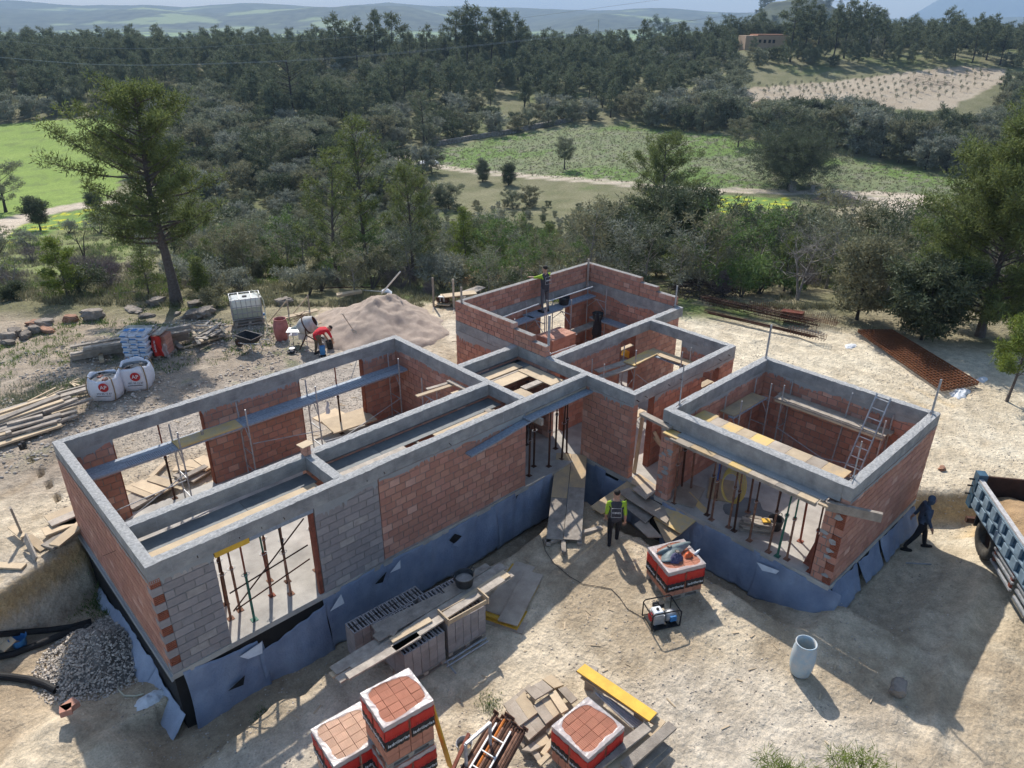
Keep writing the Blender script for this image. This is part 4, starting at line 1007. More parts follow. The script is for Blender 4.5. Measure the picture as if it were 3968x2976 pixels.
# --- scattered woods
olv = [tree('olive_tree', 4.4, .06, 2.7, 26, 10, .55, 22, .30, .13, m, 'bark_dark', 120+i, 'round', tr=.025, rise=.5) for i, m in enumerate(('leaf_olive', 'leaf_grey', 'leaf_scrub', 'leaf_dark', 'leaf_olive'))]
pnf = [tree('pine_tree', 8, .25, 2.6, 22, 9, .55, 22, .40, .13, 'leaf_pine_far', 'bark_dark', 130+i, 'irr', tr=.018, rise=.3) for i in range(2)]
bsh = [bush('shrub', 1.6, 1.15, 80, .26, 22, .15, .055, m, 'bark', 140+i) for i, m in enumerate(('leaf_olive', 'leaf_scrub', 'leaf_dark', 'leaf_grey', 'leaf_green', 'leaf_grey'))]
dsh = [bush('dead_shrub', 1.2, 1.2, 90, .24, 26, .22, .012, 'twig_mauve', 'bark_pale', 150+i, 14) for i in range(1)]
gpine = [tree('pine_tree', 3.2, .1, 1.1, 24, 8, .26, 20, .22, .045, 'leaf_pine', 'bark', 160+i, 'cone', tr=.016, rise=.6) for i in range(2)]
scr = [tree('scrub_tree', 3.4, .2, 1.6, 18, 8, .34, 20, .19, .055, m, 'bark_pale', 165+i, 'round', tr=.02, rise=.7) for i, m in enumerate(('leaf_scrub', 'leaf_olive', 'leaf_grey', 'leaf_dark', 'leaf_green'))]
def place(lst, used, p, rz, s, label, group, cat='tree'):
    k = rr_.randrange(len(lst))
    if k not in used:
        used.add(k); t = lst[k]; t.location = p; t.rotation_euler = (0, 0, rz); t.scale = (s*rr_.uniform(.9, 1.1), s*rr_.uniform(.9, 1.1), s); return tag(t, label, cat, group)
    t = ctree(lst[k], p, rz, (s*rr_.uniform(.9, 1.1), s*rr_.uniform(.9, 1.1), s), label, group); t['category'] = cat; return t
U = {n: set() for n in 'opbdgs'}
OPEN_ = [Z_GREEN, Z_CENTER, Z_FALLOW, Z_YARDC, Z_DIRTR]
def clear(x, y, mg=0.):
    xs = np.array([x]); ys = np.array([y])
    for q in OPEN_:
        if inpoly(q, xs, ys)[0]: return False
        if mg and linedist(np.vstack([q, q[:1]]), xs, ys)[0] < mg: return False
    if linedist(Z_TRACKL, xs, ys)[0] < 2.2+mg*.6 or linedist(Z_TRACKC, xs, ys)[0] < 2.0+mg*.6: return False
    return True
def reg(k, sx_, sy_):
    b = 0 if sx_ < 500 else 1 if sx_ < 850 else 2 if sx_ < 1300 else 3 if sx_ < 1600 else 4
    if k == 'olive':
        w_ = ['near the bright green field', 'in the wood left of the gate', 'in the grey thicket above the stone wall', 'along the upper edge of the meadow', 'in the dark belt between meadow and planted field'][b]
        return 'round grey green olive tree '+w_, 'olive trees '+w_
    if k == 'pine':
        w_ = ['in the wood beyond the bright green field', 'among the olives left of the gate', 'among the olives above the stone wall', 'among the olives above the meadow', 'near the planted field'][b]
        return 'dark pine standing '+w_, 'pines '+w_
    w_ = ['left of the tall pine', 'between the tall pine and the sand pile', 'behind the raised brick room', 'behind the middle room and rebar', 'behind the rebar and mesh'][b]+(', nearer half of the slope' if sy_ > 520 else ', upper half of the slope')
    return ('scrub tree ' if k == 'scrub' else 'low leafy shrub ')+w_, ('scrub trees ' if k == 'scrub' else 'shrubs ')+w_
def scr_xy(p):
    v = np.array([p[0], p[1], p[2]-ZC]); d = float(v@_fw); return (PW/2+FPX*float(v@_r)/d)/DS, (PH/2-FPX*float(v@_u)/d)/DS
stuffO = []; stuffP = []
LIMX, LIMY = [0, 330, 420, 840, 960, 1150, 1350, 1480, 1960, 2050], [478, 470, 330, 330, 378, 390, 408, 420, 446, 300]
def hides(x, y, z, h, sx_, sy_): return sy_ > 378 and scr_xy((x, y, z+h))[1] < np.interp(sx_, LIMX, LIMY)
cand = []
step = 4.1
F = 92.
while F < 262:
    L = -.78*F
    while L < .80*F:
        f = F+rr_.uniform(-.5, .5)*step; l = L+rr_.uniform(-.5, .5)*step
        x, y = XY(f, l); L += step*rr_.uniform(.9, 1.25)
        if clear(x, y, 1.3): cand.append((f, l, x, y))
    F += step
    if F > 170: step = 4.5
nO = nPn = 0
for f, l, x, y in cand:
    z = gz(x, y); sx_, sy_ = scr_xy((x, y, z))
    dens = float(fbm(x/18, y/18, 88, 3))
    if dens < (.27 if sx_ < 1450 or f < 165 else .12): continue
    if f > 160 and 1585 < sx_ < 1705 and 86 < sy_ < 122: continue
    pine = (float(fbm(x/40, y/40, 90, 2)) > .66 and f > 150) or (f > 205 and sy_ < 175 and rr_.random() < .5) or (sx_ < 620 and sy_ < 215 and rr_.random() < .8) or (sx_ > 1900 and f > 130 and rr_.random() < .5)
    s = rr_.uniform(.72, 1.2)*(1.0 if f > 110 else .8)
    if hides(x, y, z, 4.4*s, sx_, sy_): continue
    fr_ = 1590 < sx_ < 2150 and 150 < sy_ < 330
    if fr_ and scr_xy((x, y, z+4.4*s*1.3))[1] < np.interp(sx_, [1600, 1800, 1930, 2040, 2120], [220, 214, 230, 234, 204]): continue
    if fr_: pine = False
    if 850 < sx_ < 1300 and f < 175: s *= .8; pine = False
    if 1500 < sx_ < 2050 and f < 165 and sy_ > 250: s *= 1.3
    if sx_ > 1590 and 150 < sy_ < 260 and f > 165 and f < 240: s *= .85
    if sx_ > 1450 and sy_ < 190: s *= .8
    p = Vector((x, y, z-.1))
    if pine:
        if nPn < 200 and f < 235: place(pnf, U['p'], p, rr_.uniform(0, 6), s*rr_.uniform(.7, 1.15), *reg('pine', sx_, sy_)); nPn += 1
        else: stuffP.append((p, s*rr_.uniform(.7, 1.2)))
    else:
        if nO < 286: place(olv, U['o'], p, rr_.uniform(0, 6), s, *reg('olive', sx_, sy_)); nO += 1
        else: stuffO.append((p, s))
# scrub between the yard and the fields
F = 35.5; nb = 0; ns = 0
while F < 93:
    step = 2.0 if F < 60 else 2.5
    L = -.8*F
    while L < .85*F:
        f = F+rr_.uniform(-.5, .5)*step; l = L+rr_.uniform(-.5, .5)*step; L += step*rr_.uniform(.9, 1.3)
        x, y = XY(f, l)
        if not clear(x, y, .5): continue
        z = gz(x, y); sx_, sy_ = scr_xy((x, y, z)); p = Vector((x, y, z-.04))
        meadow = sx_ < 330 and sy_ < 620; q = rr_.random()
        if meadow and q < .82: continue
        if sx_ < 950 and q < .22: continue
        if sy_ < 470 and sx_ > 1450 and q < .45: continue
        if 40 < sx_ < 420 and 560 < sy_ < 660 and q < .5: continue
        if sx_ > 960 and sy_ < 505 and f > 62 and q < .08 or hides(x, y, z, .45, sx_, sy_): continue
        lowf = .42 if (sx_ > 960 and f > 60) else 1.
        c = rr_.random(); tall = (f < 66 and sx_ > 420)
        big = 1.35 if sx_ > 1250 else 1.
        if tall and c < .34 and ns < 250 and not hides(x, y, z, 3.3, sx_, sy_): place(scr, U['s'], p, rr_.uniform(0, 6), rr_.uniform(.55, 1.05)*big*(.8 if f > 52 else 1), *reg('scrub', sx_, sy_)); ns += 1
        elif c < .42 and f < 64 and sx_ > 350 and not hides(x, y, z, 3., sx_, sy_): place(gpine, U['g'], p, rr_.uniform(0, 6), rr_.uniform(.35, 1.0), 'young pine growing in the scrub behind the yard', 'young pines in the scrub behind the yard')
        elif c < .50 and f < 58: place(dsh, U['d'], p, rr_.uniform(0, 6), rr_.uniform(.5, 1.0), 'leafless mauve brown shrub in the dry grass behind the yard', 'leafless shrubs behind the yard', 'shrub'); 
        elif nb < 290: place(bsh, U['b'], p, rr_.uniform(0, 6), rr_.uniform(.5, 1.25)*lowf, *reg('shrub', sx_, sy_), 'shrub'); nb += 1
        else: stuffO.append((p, rr_.uniform(.28, .55)*lowf))
    F += step*.92
# single shrubs near the yard
hb_ = [(30, 640, 60, 'leaf_dark'), (215, 600, 90, 'twig'), (490, 560, 60, 'x'), (560, 590, 50, 'x'), (600, 590, 60, 'g'), (620, 575, 34, 'g'), (470, 655, 70, 'x'), (1150, 600, 90, 'x')]
for i, (x, y, w, k) in enumerate(hb_):
    p = at(x, y+8); r_ = w/2/pxm(p)
    if k == 'twig': b_ = bush('dead_shrub', r_*1.1, r_, 150, .22, 30, .25, .012, 'twig_mauve', 'bark_pale', 180+i, 20); lab = 'rounded mauve leafless shrub right of the small bright pine'
    else: b_ = bush('shrub', r_*1.2, r_, 90, .2, 26, .14, .04, {'leaf_dark': 'leaf_dark', 'x': 'leaf_scrub', 'g': 'leaf_pine'}[k], 'bark', 180+i); lab = {0: 'dark dense bush at the left edge under the leafless shrub tree', 2: 'scrubby bush behind the big pine, left of the water tank', 3: 'grey bush up the slope behind the water tank', 4: 'fresh green fennel like bush behind the water tank', 5: 'dark upright bush beside the fresh green one', 6: 'low sprawling bush left of the water tank', 7: 'scrubby bush behind the workman on the wall'}[i]
    b_.location = p; tag(b_, lab, 'shrub')
# --- what nobody could count: the rest of the wood, as instances on points
def gn_scatter(name, pts, src_list, label, smin=.8, smax=1.2, mats=None):
    """one object that scatters the tree meshes over given points"""
    me = bpy.data.meshes.new(name); me.from_pydata([tuple(p) for p, s in pts], [], [])
    a = me.attributes.new('sz', 'FLOAT', 'POINT'); a.data.foreach_set('value', [s for p, s in pts])
    o = bpy.data.objects.new(name, me); COL.link(o); tag(o, label, None, None, 'stuff')
    g = bpy.data.node_groups.new(name, 'GeometryNodeTree')
    g.interface.new_socket('Geometry', in_out='INPUT', socket_type='NodeSocketGeometry'); g.interface.new_socket('Geometry', in_out='OUTPUT', socket_type='NodeSocketGeometry')
    n = g.nodes; l = g.links; gi = n.new('NodeGroupInput'); go = n.new('NodeGroupOutput')
    ip = n.new('GeometryNodeInstanceOnPoints'); l.new(gi.outputs[0], ip.inputs['Points'])
    gg = n.new('GeometryNodeGeometryToInstance')
    for s in src_list[::-1]:
        oi = n.new('GeometryNodeObjectInfo'); oi.inputs[0].default_value = s; l.new(oi.outputs['Geometry'], gg.inputs[0])
    l.new(gg.outputs[0], ip.inputs['Instance']); ip.inputs['Pick Instance'].default_value = True
    ri = n.new('FunctionNodeRandomValue'); ri.data_type = 'INT'
    for s_ in ri.inputs:
        if s_.type == 'INT' and s_.name == 'Max': s_.default_value = len(src_list)-1
        if s_.type == 'INT' and s_.name == 'Min': s_.default_value = 0
    out = [q for q in ri.outputs if q.type == 'INT'][0]; l.new(out, ip.inputs['Instance Index'])
    rv = n.new('FunctionNodeRandomValue'); rv.data_type = 'FLOAT_VECTOR'; rv.inputs[0].default_value = (0, 0, 0); rv.inputs[1].default_value = (0, 0, 6.28); l.new(rv.outputs[0], ip.inputs['Rotation'])
    na = n.new('GeometryNodeInputNamedAttribute'); na.data_type = 'FLOAT'; na.inputs[0].default_value = 'sz'
    l.new([q for q in na.outputs if q.name == 'Attribute'][0], ip.inputs['Scale']); l.new(ip.outputs[0], go.inputs[0])
    md = o.modifiers.new('scatter', 'NODES'); md.node_group = g; return o
def joined(root):
    """trunk and crown of a template in one mesh, far below the ground, used only as instance source"""
    return [c for c in root.children if c.name.startswith('crown')][0]
gn_scatter('woodland', [q for q in stuffO], [joined(t) for t in olv], 'far grey green olive wood that closes up into one mass')
gn_scatter('pine_woodland', [q for q in stuffP], [joined(t) for t in pnf], 'far dark pine wood behind the olives')
FT = []
for k in range(5200):
    f = 262+1500*rr_.random()**1.5; l = rr_.uniform(-.75, .75)*f; x, y = XY(f, l); z = gz(x, y)
    v = float(fbm((x*HY-y*HX)/70, (x*HX+y*HY)/22, 93, 3))
    if f > 300 and v < .53: continue
    FT.append((Vector((x, y, z-.2)), rr_.uniform(.7, 1.3)*(1 if f < 700 else 1.5)))
for k in range(900):
    f = 252+90*rr_.random(); x, y = XY(f, rr_.uniform(.2, .82)*f)
    if clear(x, y, 1.): FT.append((Vector((x, y, gz(x, y)-.2)), rr_.uniform(.8, 1.5)))
gn_scatter('distant_trees', FT, [joined(olv[3]), joined(pnf[0])], 'dark dots and lines of trees across the distant valley')
# ================================================================== measured places
_k, _K = 800/2212, 1400/2212
CR = dict(c1=(150, 1600, _k), c2=(450, 2050, _k), c3=(1100, 1250, _k), c4=(1700, 1250, _k), c5=(2300, 1150, _k), c6=(2500, 1500, _k), c7=(3000, 1400, _k), c8=(2900, 1900, _k), r1=(1700, 950, _k), r2=(2050, 1500, _k), r3=(900, 1050, _k), r4=(250, 1150, _k),
          w1=(0, 950, _K), w2=(1300, 950, _K), w3=(2568, 950, _K), w4=(0, 1926, _K), w5=(1300, 1926, _K), w6=(2568, 1926, _K), m5=(1150, 2376, .6304), m6=(1850, 2376, .6304), m7=(2300, 2000, .4728), m8=(3368, 1700, .4728),
          t1=(0, 0, _K), t2=(1300, 0, _K), t3=(2568, 0, _K), f1=(0, 1050, .4728), f2=(0, 1450, .394), f3=(0, 1950, .4728), f4=(0, 2350, .5516), f5=(1650, 2600, .3949), f6=(3668, 1750, .84), f7=(1450, 550, .315), f8=(2650, 1100, .5512))
def A(n, x, y, z=None, up=0.):
    o = CR[n]; return at((o[0]+o[2]*x)/DS, (o[1]+o[2]*y)/DS, z, up)
def onY(n, x, y, Y):
    o = CR[n]; d = ray(o[0]+o[2]*x, o[1]+o[2]*y); t = Y/d[1]; return Vector((d[0]*t, Y, ZC+d[2]*t))
def onX(n, x, y, X):
    o = CR[n]; d = ray(o[0]+o[2]*x, o[1]+o[2]*y); t = X/d[0]; return Vector((X, d[1]*t, ZC+d[2]*t))
# ------------------------------------------------------------------ steel props
def prop(p, top, label, group=None, m='rust', m2='rust', lean=(0, 0), name='steel_prop'):
    """telescopic prop from the floor point p up to z = top"""
    t = thing(name, label, 'prop', p, 0, group); H = top-p[2]; lx, ly = lean
    P = lambda u: Vector((lx*u, ly*u, H*u))
    mk('outer_tube', MB().tube([P(.01), P(.56)], .030, 8), m, t); mk('inner_tube', MB().tube([P(.5), P(.985)], .022, 8), m2, t)
    mb = MB(); mb.box((0, 0, .006), (.14, .14, .012)); mk('base_plate', mb, m, t); mb = MB(); mb.box(P(1)-Vector((0, 0, .008)), (.13, .13, .012)); mk('head_plate', mb, m2, t)
    c = P(.56); mb = MB(); mb.lathe([(.03, -.05), (.042, -.05), (.042, .03), (.03, .03)], 8, c); mk('collar', mb, m, t)
    mb = MB(); mb.tube([c+Vector((.09*math.cos(a), .09*math.sin(a)*.5, .01*math.sin(a))) for a in np.linspace(0, 6.1, 9)], .007, 4); mk('pin', mb, 'steel_galv', t)
    return t
rc = ['rust', 'rust_dark', 'rust', 'prop_green', 'rust_red', 'rust']
ga = [((14.95, 5.29), 'rust_red', 'rust_dark'), ((14.97, 5.90), 'rust', 'prop_green'), ((14.91, 6.12), 'prop_green', 'prop_green'), ((14.90, 6.36), 'rust', 'rust_dark'), ((14.95, 6.93), 'rust', 'rust_dark'), ((15.02, 7.42), 'rust_dark', 'rust'), ((15.0, 8.10), 'rust', 'prop_blue'),
      ((15.89, 6.02), 'rust_red', 'rust'), ((15.99, 6.81), 'rust', 'rust'), ((16.03, 7.61), 'rust', 'rust_dark'), ((15.92, 8.54), 'rust', 'rust'), ((15.83, 9.32), 'rust', 'rust'), ((15.71, 9.55), 'rust_dark', 'rust'), ((14.91, 9.24), 'rust', 'rust'), ((15.1, 8.3), 'rust_dark', 'rust'), ((15.05, 7.6), 'rust', 'rust'), ((16.1, 5.5), 'rust', 'rust')]
for i, ((x, y), a, b) in enumerate(ga):
    lab = {2: 'green steel prop in the garage opening', 1: 'steel prop with rusty foot and green upper tube in the garage opening', 6: 'steel prop with a blue upper tube in the garage opening', 0: 'red brown prop nearest the garage corner pier'}.get(i, 'rust brown steel prop under the garage beam shuttering')
    prop((x, y, 0), 2.235, lab, 'props under the garage shuttering', a, b, (rr_.uniform(-.07, .07), rr_.uniform(-.05, .05)))
for i, (x, y) in enumerate([(3.98, 13.34), (4.1, 13.86), (4.25, 13.45), (4.35, 12.95), (5.0, 13.4), (5.2, 13.9), (5.35, 13.15), (5.5, 13.6)]):
    prop((x, y, 0), 2.22, 'rust brown steel prop in the opening of the grey block wall', 'props in the block wall opening', rc[i % 6], rc[(i*5+1) % 6], (rr_.uniform(-.06, .06), rr_.uniform(-.12, .12)))
for i, (x, y) in enumerate([(12.91, 12.96), (13.37, 13.23), (13.7, 12.92), (14.6, 13.5), (14.62, 13.05), (14.3, 12.95), (14.1, 14.3)]):
    prop((x, y, 0), 2.20, 'rusty steel prop in the hall opening', 'props in the hall opening', 'rust_dark', 'rust_dark', (rr_.uniform(-.04, .04)+(.12 if i == 5 else 0), rr_.uniform(-.04, .04)))
for i, (x, y) in enumerate([(7.4, 13.5), (8.3, 13.3), (9.4, 13.5), (10.6, 13.3), (11.6, 13.5), (3.1, 13.6), (6.2, 13.5)]):
    prop((x, y, 0), 2.22, 'rust brown prop holding the corridor shuttering', 'props in the corridor', 'rust', 'rust')
for (p, q) in (((3.95, 12.95, 1.0), (5.9, 13.1, 1.15)), ((4.0, 12.9, .55), (5.9, 13.1, .75)), ((3.95, 12.95, .5), (5.9, 13.1, 1.9))):
    tag(mk('brace_tube', MB().tube([p, q], .017, 6), 'rust_dark'), {1.0: 'upper level rusty brace tube across the block wall opening', .55: 'lower level rusty brace tube across the block wall opening', .5: 'diagonal rusty brace tube across the block wall opening'}[p[2]], 'tube')
tag(mk('steel_post', MB().bx(5.84, 5.935, YF+.02, YF+.12, 0, 2.29), 'rust_red'), 'red painted steel post against the right jamb of the block wall opening', 'post')
for i, (x, y) in enumerate(((4.85, 18.86), (10.2, 18.86))):
    prop((x, y, 0), 2.395, 'rusty prop under the back ring beam in the window opening %s' % ('nearer the end wall' if i == 0 else 'beside the white rag'), None, 'rust_dark', 'rust_red')
# ------------------------------------------------------------------ trestle scaffolds
def trestle(t, x, y, z, w, along, lean=.12, m='steel_galv'):
    """one H frame of a scaffold: two posts, rungs; along = direction of its width"""
    u = Vector((1, 0, 0)) if along == 'x' else Vector((0, 1, 0)); o = t.location
    a = Vector((x, y, 0)); b = a+u*w
    for p in (a, b): mk('post', MB().tube([p-o+Vector((0, 0, 0)), p-o+Vector((0, 0, z+.55))], .021, 6), m, t)
    for zz in (.35, .95, z-.03): mk('rung', MB().tube([a-o+Vector((0, 0, zz)), b-o+Vector((0, 0, zz))], .017, 5), m, t)
    for q_ in (a, b): mk('strut', MB().tube([q_-o+Vector((0, 0, z-.45)), a-o+u*w*.5+Vector((0, 0, z-.03))], .013, 5), m, t)
def brace(t, a, b, m='steel_galv', r=.014): mk('brace', MB().tube([Vector(a)-t.location, Vector(b)-t.location], r, 5), m, t)
def deck(t, x0, x1, y0, y1, z, m='steel_tread', name='deck_plank', h=.055): mk(name, MB().bx(x0-t.location.x, x1-t.location.x, y0-t.location.y, y1-t.location.y, z-t.location.z, z+h-t.location.z), m, t)
S1 = thing('scaffold', 'long wall scaffold with perforated steel decks inside the large left room', 'scaffold', (7.5, 18.4, 0))
for x in (5.05, 6.9, 9.05, 12.0): trestle(S1, x, 18.02, 1.84, .58, 'y')
for a, b in ((2.7, 4.9), (4.9, 6.9), (6.9, 9.0), (9.0, 11.0), (11.0, 12.36)):
    deck(S1, a, b-.01, 18.03, 18.31, 1.85); deck(S1, a, b-.01, 18.33, 18.61, 1.85)
brace(S1, (2.9, 17.95, .85), (5.0, 18.0, .95)); brace(S1, (2.9, 17.95, .25), (5.05, 17.95, 1.2)); brace(S1, (6.95, 18, 1.3), (9.1, 18, .9)); brace(S1, (6.95, 18, .4), (9.1, 18, .3)); brace(S1, (9.1, 18, .2), (12, 18, 1.0)); brace(S1, (9.1, 18, .5), (12, 18, .2)); brace(S1, (3.2, 16.6, .5), (6.0, 16.9, .6), r=.02)
dp = MB(); 
for i in range(46):
    for j in range(5):
        for (a, b) in ((3.75, 4.85), (9.1, 10.9)):
            if i < 23: dp.box((lerp(a, b, i/23), 18.06+j*.055, 1.9065), (.018, .018, .004))
tag(mk('tread_dimple', dp, 'rust_dark', S1, rel=True), 'rows of small holes punched in the steel deck', kind='stuff')
tag(mk('plank', MB().bx(5.0, 6.75, 18.02, 18.5, 1.909, 1.945), 'ply_yellow'), 'yellow plywood board lying on the steel deck between the two window openings', 'plank')
tag(mk('offcut', MB().box((5.75, 18.3, 2.0), (.05, .06, .11), .4), 'wood_grey'), 'small wood stub standing on the yellow plywood of the left room scaffold', 'offcut')
S1b = thing('scaffold', 'small trestle frame standing against the right end wall of the left room', 'scaffold', (12.1, 16.6, 0))
trestle(S1b, 12.1, 16.2, 1.5, .75, 'y')
S1c = thing('plank_shelf', 'grey planks resting over the corridor beam at the right end of the left room', 'planks', (11.2, 15, 0))
for (p, q, w) in ((A('c3', 1420, 790, 2.3), A('c3', 1830, 660, 2.3), .14), (A('c3', 1530, 715, 2.3), A('c3', 1790, 640, 2.3), .12), (A('c3', 1760, 620, 2.36), A('c3', 1960, 720, 2.36), .13), (A('c3', 1800, 765, 2.26), A('c3', 1920, 725, 2.26), .14)):
    mk('plank', MB().bar(p-S1c.location, q-S1c.location, w, .035), 'wood_pale' if w > .13 else 'wood_grey', S1c)
tag(mk('rag', MB().sheet(lambda u, v: (9.35+.12*(u-.5)*(.4+v)+.02*math.sin(9*v), 18.0-.03*math.sin(u*7+v*4), 1.8-.42*v), 8, 10), 'rag_white', smooth=True), 'white rag hanging from the scaffold in the left room window', 'rag')
tag(mk('site_board', MB().box(A('c3', 225, 1305, 3.02), (.30, .26, .02), .1), 'wood_pale'), 'square board cap on the brick stub rising from the middle ring beam', 'board')
pc = A('c3', 225, 1305, 3.02)
t = thing('brick_stub', 'short brick chimney stub standing on the middle ring beam', 'brick stub', (pc.x, pc.y, ZT))
for k in range(2):
    mk('brick', MB().box((-.045, 0, .07+k*.125), (.08, .19, .115)), 'brick', t); mk('brick', MB().box((.045, 0, .07+k*.125), (.08, .19, .115)), 'brick', t)
S2 = thing('scaffold', 'trestle scaffold with thick planks along the garage back wall', 'scaffold', (19.4, 7.4, 0))
for y in (5.75, 8.7): trestle(S2, 19.25, y, 1.84, .5, 'x')
deck(S2, 19.22, 19.5, 5.7, 8.95, 1.85, 'wood_grey'); deck(S2, 19.52, 19.78, 5.62, 9.0, 1.85, 'ply_dirty'); deck(S2, 19.25, 19.5, 6.35, 8.5, 1.906, 'wood_grey', h=.03); deck(S2, 19.20, 19.23, 5.7, 8.9, 1.80, 'wood_pale')
brace(S2, (19.2, 8.7, 1.0), (19.2, 5.75, .2)); brace(S2, (19.2, 8.7, .3), (19.2, 5.6, .9))
S3 = thing('scaffold', 'corner scaffold with one dark plywood deck in the far corner of the garage', 'scaffold', (18.2, 9.3, 0))
deck(S3, 17.35, 19.1, 9.14, 9.6, 1.85, 'ply', h=.03); deck(S3, 17.3, 19.2, 9.12, 9.3, 1.80, 'steel_tread', h=.045); trestle(S3, 19.15, 9.05, 1.80, .5, 'y'); trestle(S3, 17.5, 9.05, 1.80, .5, 'y')
def ladder(a0, a1, b0, b1, n, label):
    t = thing('ladder', label, 'ladder', a0)
    for p, q in ((a0, a1), (b0, b1)): mk('rail', MB().bar(p-a0, q-a0, .035, .065), 'steel_galv', t)
    for i in range(n):
        u = (i+.6)/n; mk('rung', MB().tube([a0.lerp(a1, u)-a0, b0.lerp(b1, u)-a0], .016, 6), 'steel_white', t)
    return t
ladder(Vector((18.35, 6.35, .0)), onX('c7', 1105, 345, 19.72), Vector((18.35, 5.95, .0)), onX('c7', 1250, 400, 19.72), 11, 'steel ladder leaning on the garage back ring beam')
tag(mk('straightedge', MB().bar(onX('c7', 840, 340, 19.6), A('c7', 615, 1070, .4), .04, .03), 'steel_galv'), 'long steel straightedge leaning against the garage back wall beside the ladder', 'straightedge')
S4 = thing('scaffold', 'scaffold of yellow plywood and planks in the middle room', 'scaffold', (18.5, 13.5, 0))
for (p, q, w, m) in ((A('c5', 50, 870, 1.85), A('c5', 440, 740, 1.85), .26, 'wood_grey'), (A('c5', 30, 800, 1.85), A('c5', 380, 690, 1.85), .26, 'wood_grey'), (A('c5', 380, 720, 1.9), A('c5', 640, 590, 1.9), .44, 'ply_yellow'), (A('c5', 600, 570, 1.88), A('c5', 1060, 730, 1.88), .40, 'ply'), (A('c5', 640, 630, 1.85), A('c5', 1010, 760, 1.85), .12, 'steel_tread'), (A('c5', 720, 630, 1.92), A('c5', 1040, 740, 1.92), .2, 'wood_pale')):
    mk('deck_plank', MB().bar(p-S4.location, q-S4.location, w, .04), m, S4)
trestle(S4, 18.1, 13.3, 1.84, .5, 'y'); trestle(S4, 16.5, 13.3, 1.84, .5, 'y'); trestle(S4, 19.1, 12.2, 1.84, .5, 'x'); brace(S4, (18.2, 13.3, 1.5), (19.2, 12.2, .3)); brace(S4, (16.5, 13.3, .4), (18.1, 13.3, 1.4))
tag(mk('formwork_beam', MB().bar(onY('c5', 310, 600, 14.4)+Vector((.05, 0, 0)), onY('c5', 440, 640, 14.4)-Vector((.05, 0, 0)), .12, .22), 'yellow_board'), 'yellow formwork beam across the door between middle room and raised room', 'formwork')
tag(mk('plank', MB().bx(18.35, 19.05, 14.12, 14.28, 2.02, 2.05), 'wood_pale'), 'sunlit pale board over the door of the shared wall', 'plank')
for i, (a, b, m) in enumerate((((15.14, 11.2, 1.75), (15.84, 11.2, 1.8), 'wood_pale'), ((15.14, 11.5, 1.75), (15.84, 11.5, 1.8), 'steel_galv'))):
    tag(mk('plank', MB().bar(a, b, .24, .04), m), ['pale plank in the doorway between house corner and garage', 'perforated steel plank behind the pale one in the corner doorway'][i], 'plank')
for i, (p, q) in enumerate((((15.3, 10.95, 0), (15.55, 11.0, 1.9)), ((16.35, 10.3, 0), (15.95, 10.83, 1.2)), ((16.6, 10.4, 0), (15.98, 10.83, 1.0)))):
    tag(mk('timber_strut', MB().bar(p, q, .07, .09), 'wood_pale'), ['orange brown timber strut leaning in the corner doorway', 'longer timber offcut leaning right of the corner doorway', 'shorter timber offcut leaning right of the corner doorway'][i], 'timber')
t = thing('sill_planks', 'planks on edge stacked in the small window of the middle room', 'planks', (18.7, 10.95, 1.1))
for i in range(3): mk('plank', MB().box((-.1+.12*i, 0, .75-.08*i), (.62, .22, .035), .1*i), 'wood_pale', t)
mk('plank', MB().bar((-.25, 0, 0), (-.2, -.02, .75), .05), 'wood_grey', t); mk('plank', MB().bar((.15, 0, 0), (.15, -.02, .7), .05), 'wood_grey', t)
# raised room
S5 = thing('scaffold', 'two level scaffold where the bricklayer stands inside the raised room', 'scaffold', (18.6, 18.0, 0))
zu = 2.30
for (x0_, x1_, y0_, y1_) in ((16.2, 17.9, 17.75, 18.15), (17.8, 19.4, 17.8, 18.35), (19.4, 21.4, 17.9, 18.3)): deck(S5, x0_, x1_, y0_, y1_, zu-.05, 'steel_tread')
for (x0_, x1_, y0_, y1_) in ((15.2, 17.2, 17.2, 17.7), (17.2, 19.6, 17.3, 17.7), (19.2, 21.3, 17.35, 17.75)): deck(S5, x0_, x1_, y0_, y1_, 1.30, 'steel_tread' if x0_ < 19 else 'wood_grey')
deck(S5, 21.05, 21.5, 14.6, 17.9, 1.45, 'steel_tread')
for x in (16.4, 17.9, 19.3, 21.3): trestle(S5, x, 17.3, zu-.06, .95, 'y')
def rail(a, b): mk('guard_rail', MB().tube([Vector(a)-S5.location, Vector(b)-S5.location], .02, 6), 'steel_white', S5)
rail(onY('r1', 670, 780, 17.2), onY('r1', 1070, 630, 17.2)); rail(onY('r1', 1180, 600, 17.2), onY('r1', 1650, 445, 17.2)); rail(onY('r1', 1180, 1075, 16.6), onY('r1', 1480, 955, 16.6)); rail(onY('r1', 1200, 1165, 15.4), onY('r1', 1470, 1070, 15.4))
p1 = onY('r1', 1160, 590, 17.0); mk('post', MB().tube([Vector((p1.x, 17.0, .05))-S5.location, p1-S5.location], .021, 6), 'steel_galv', S5)
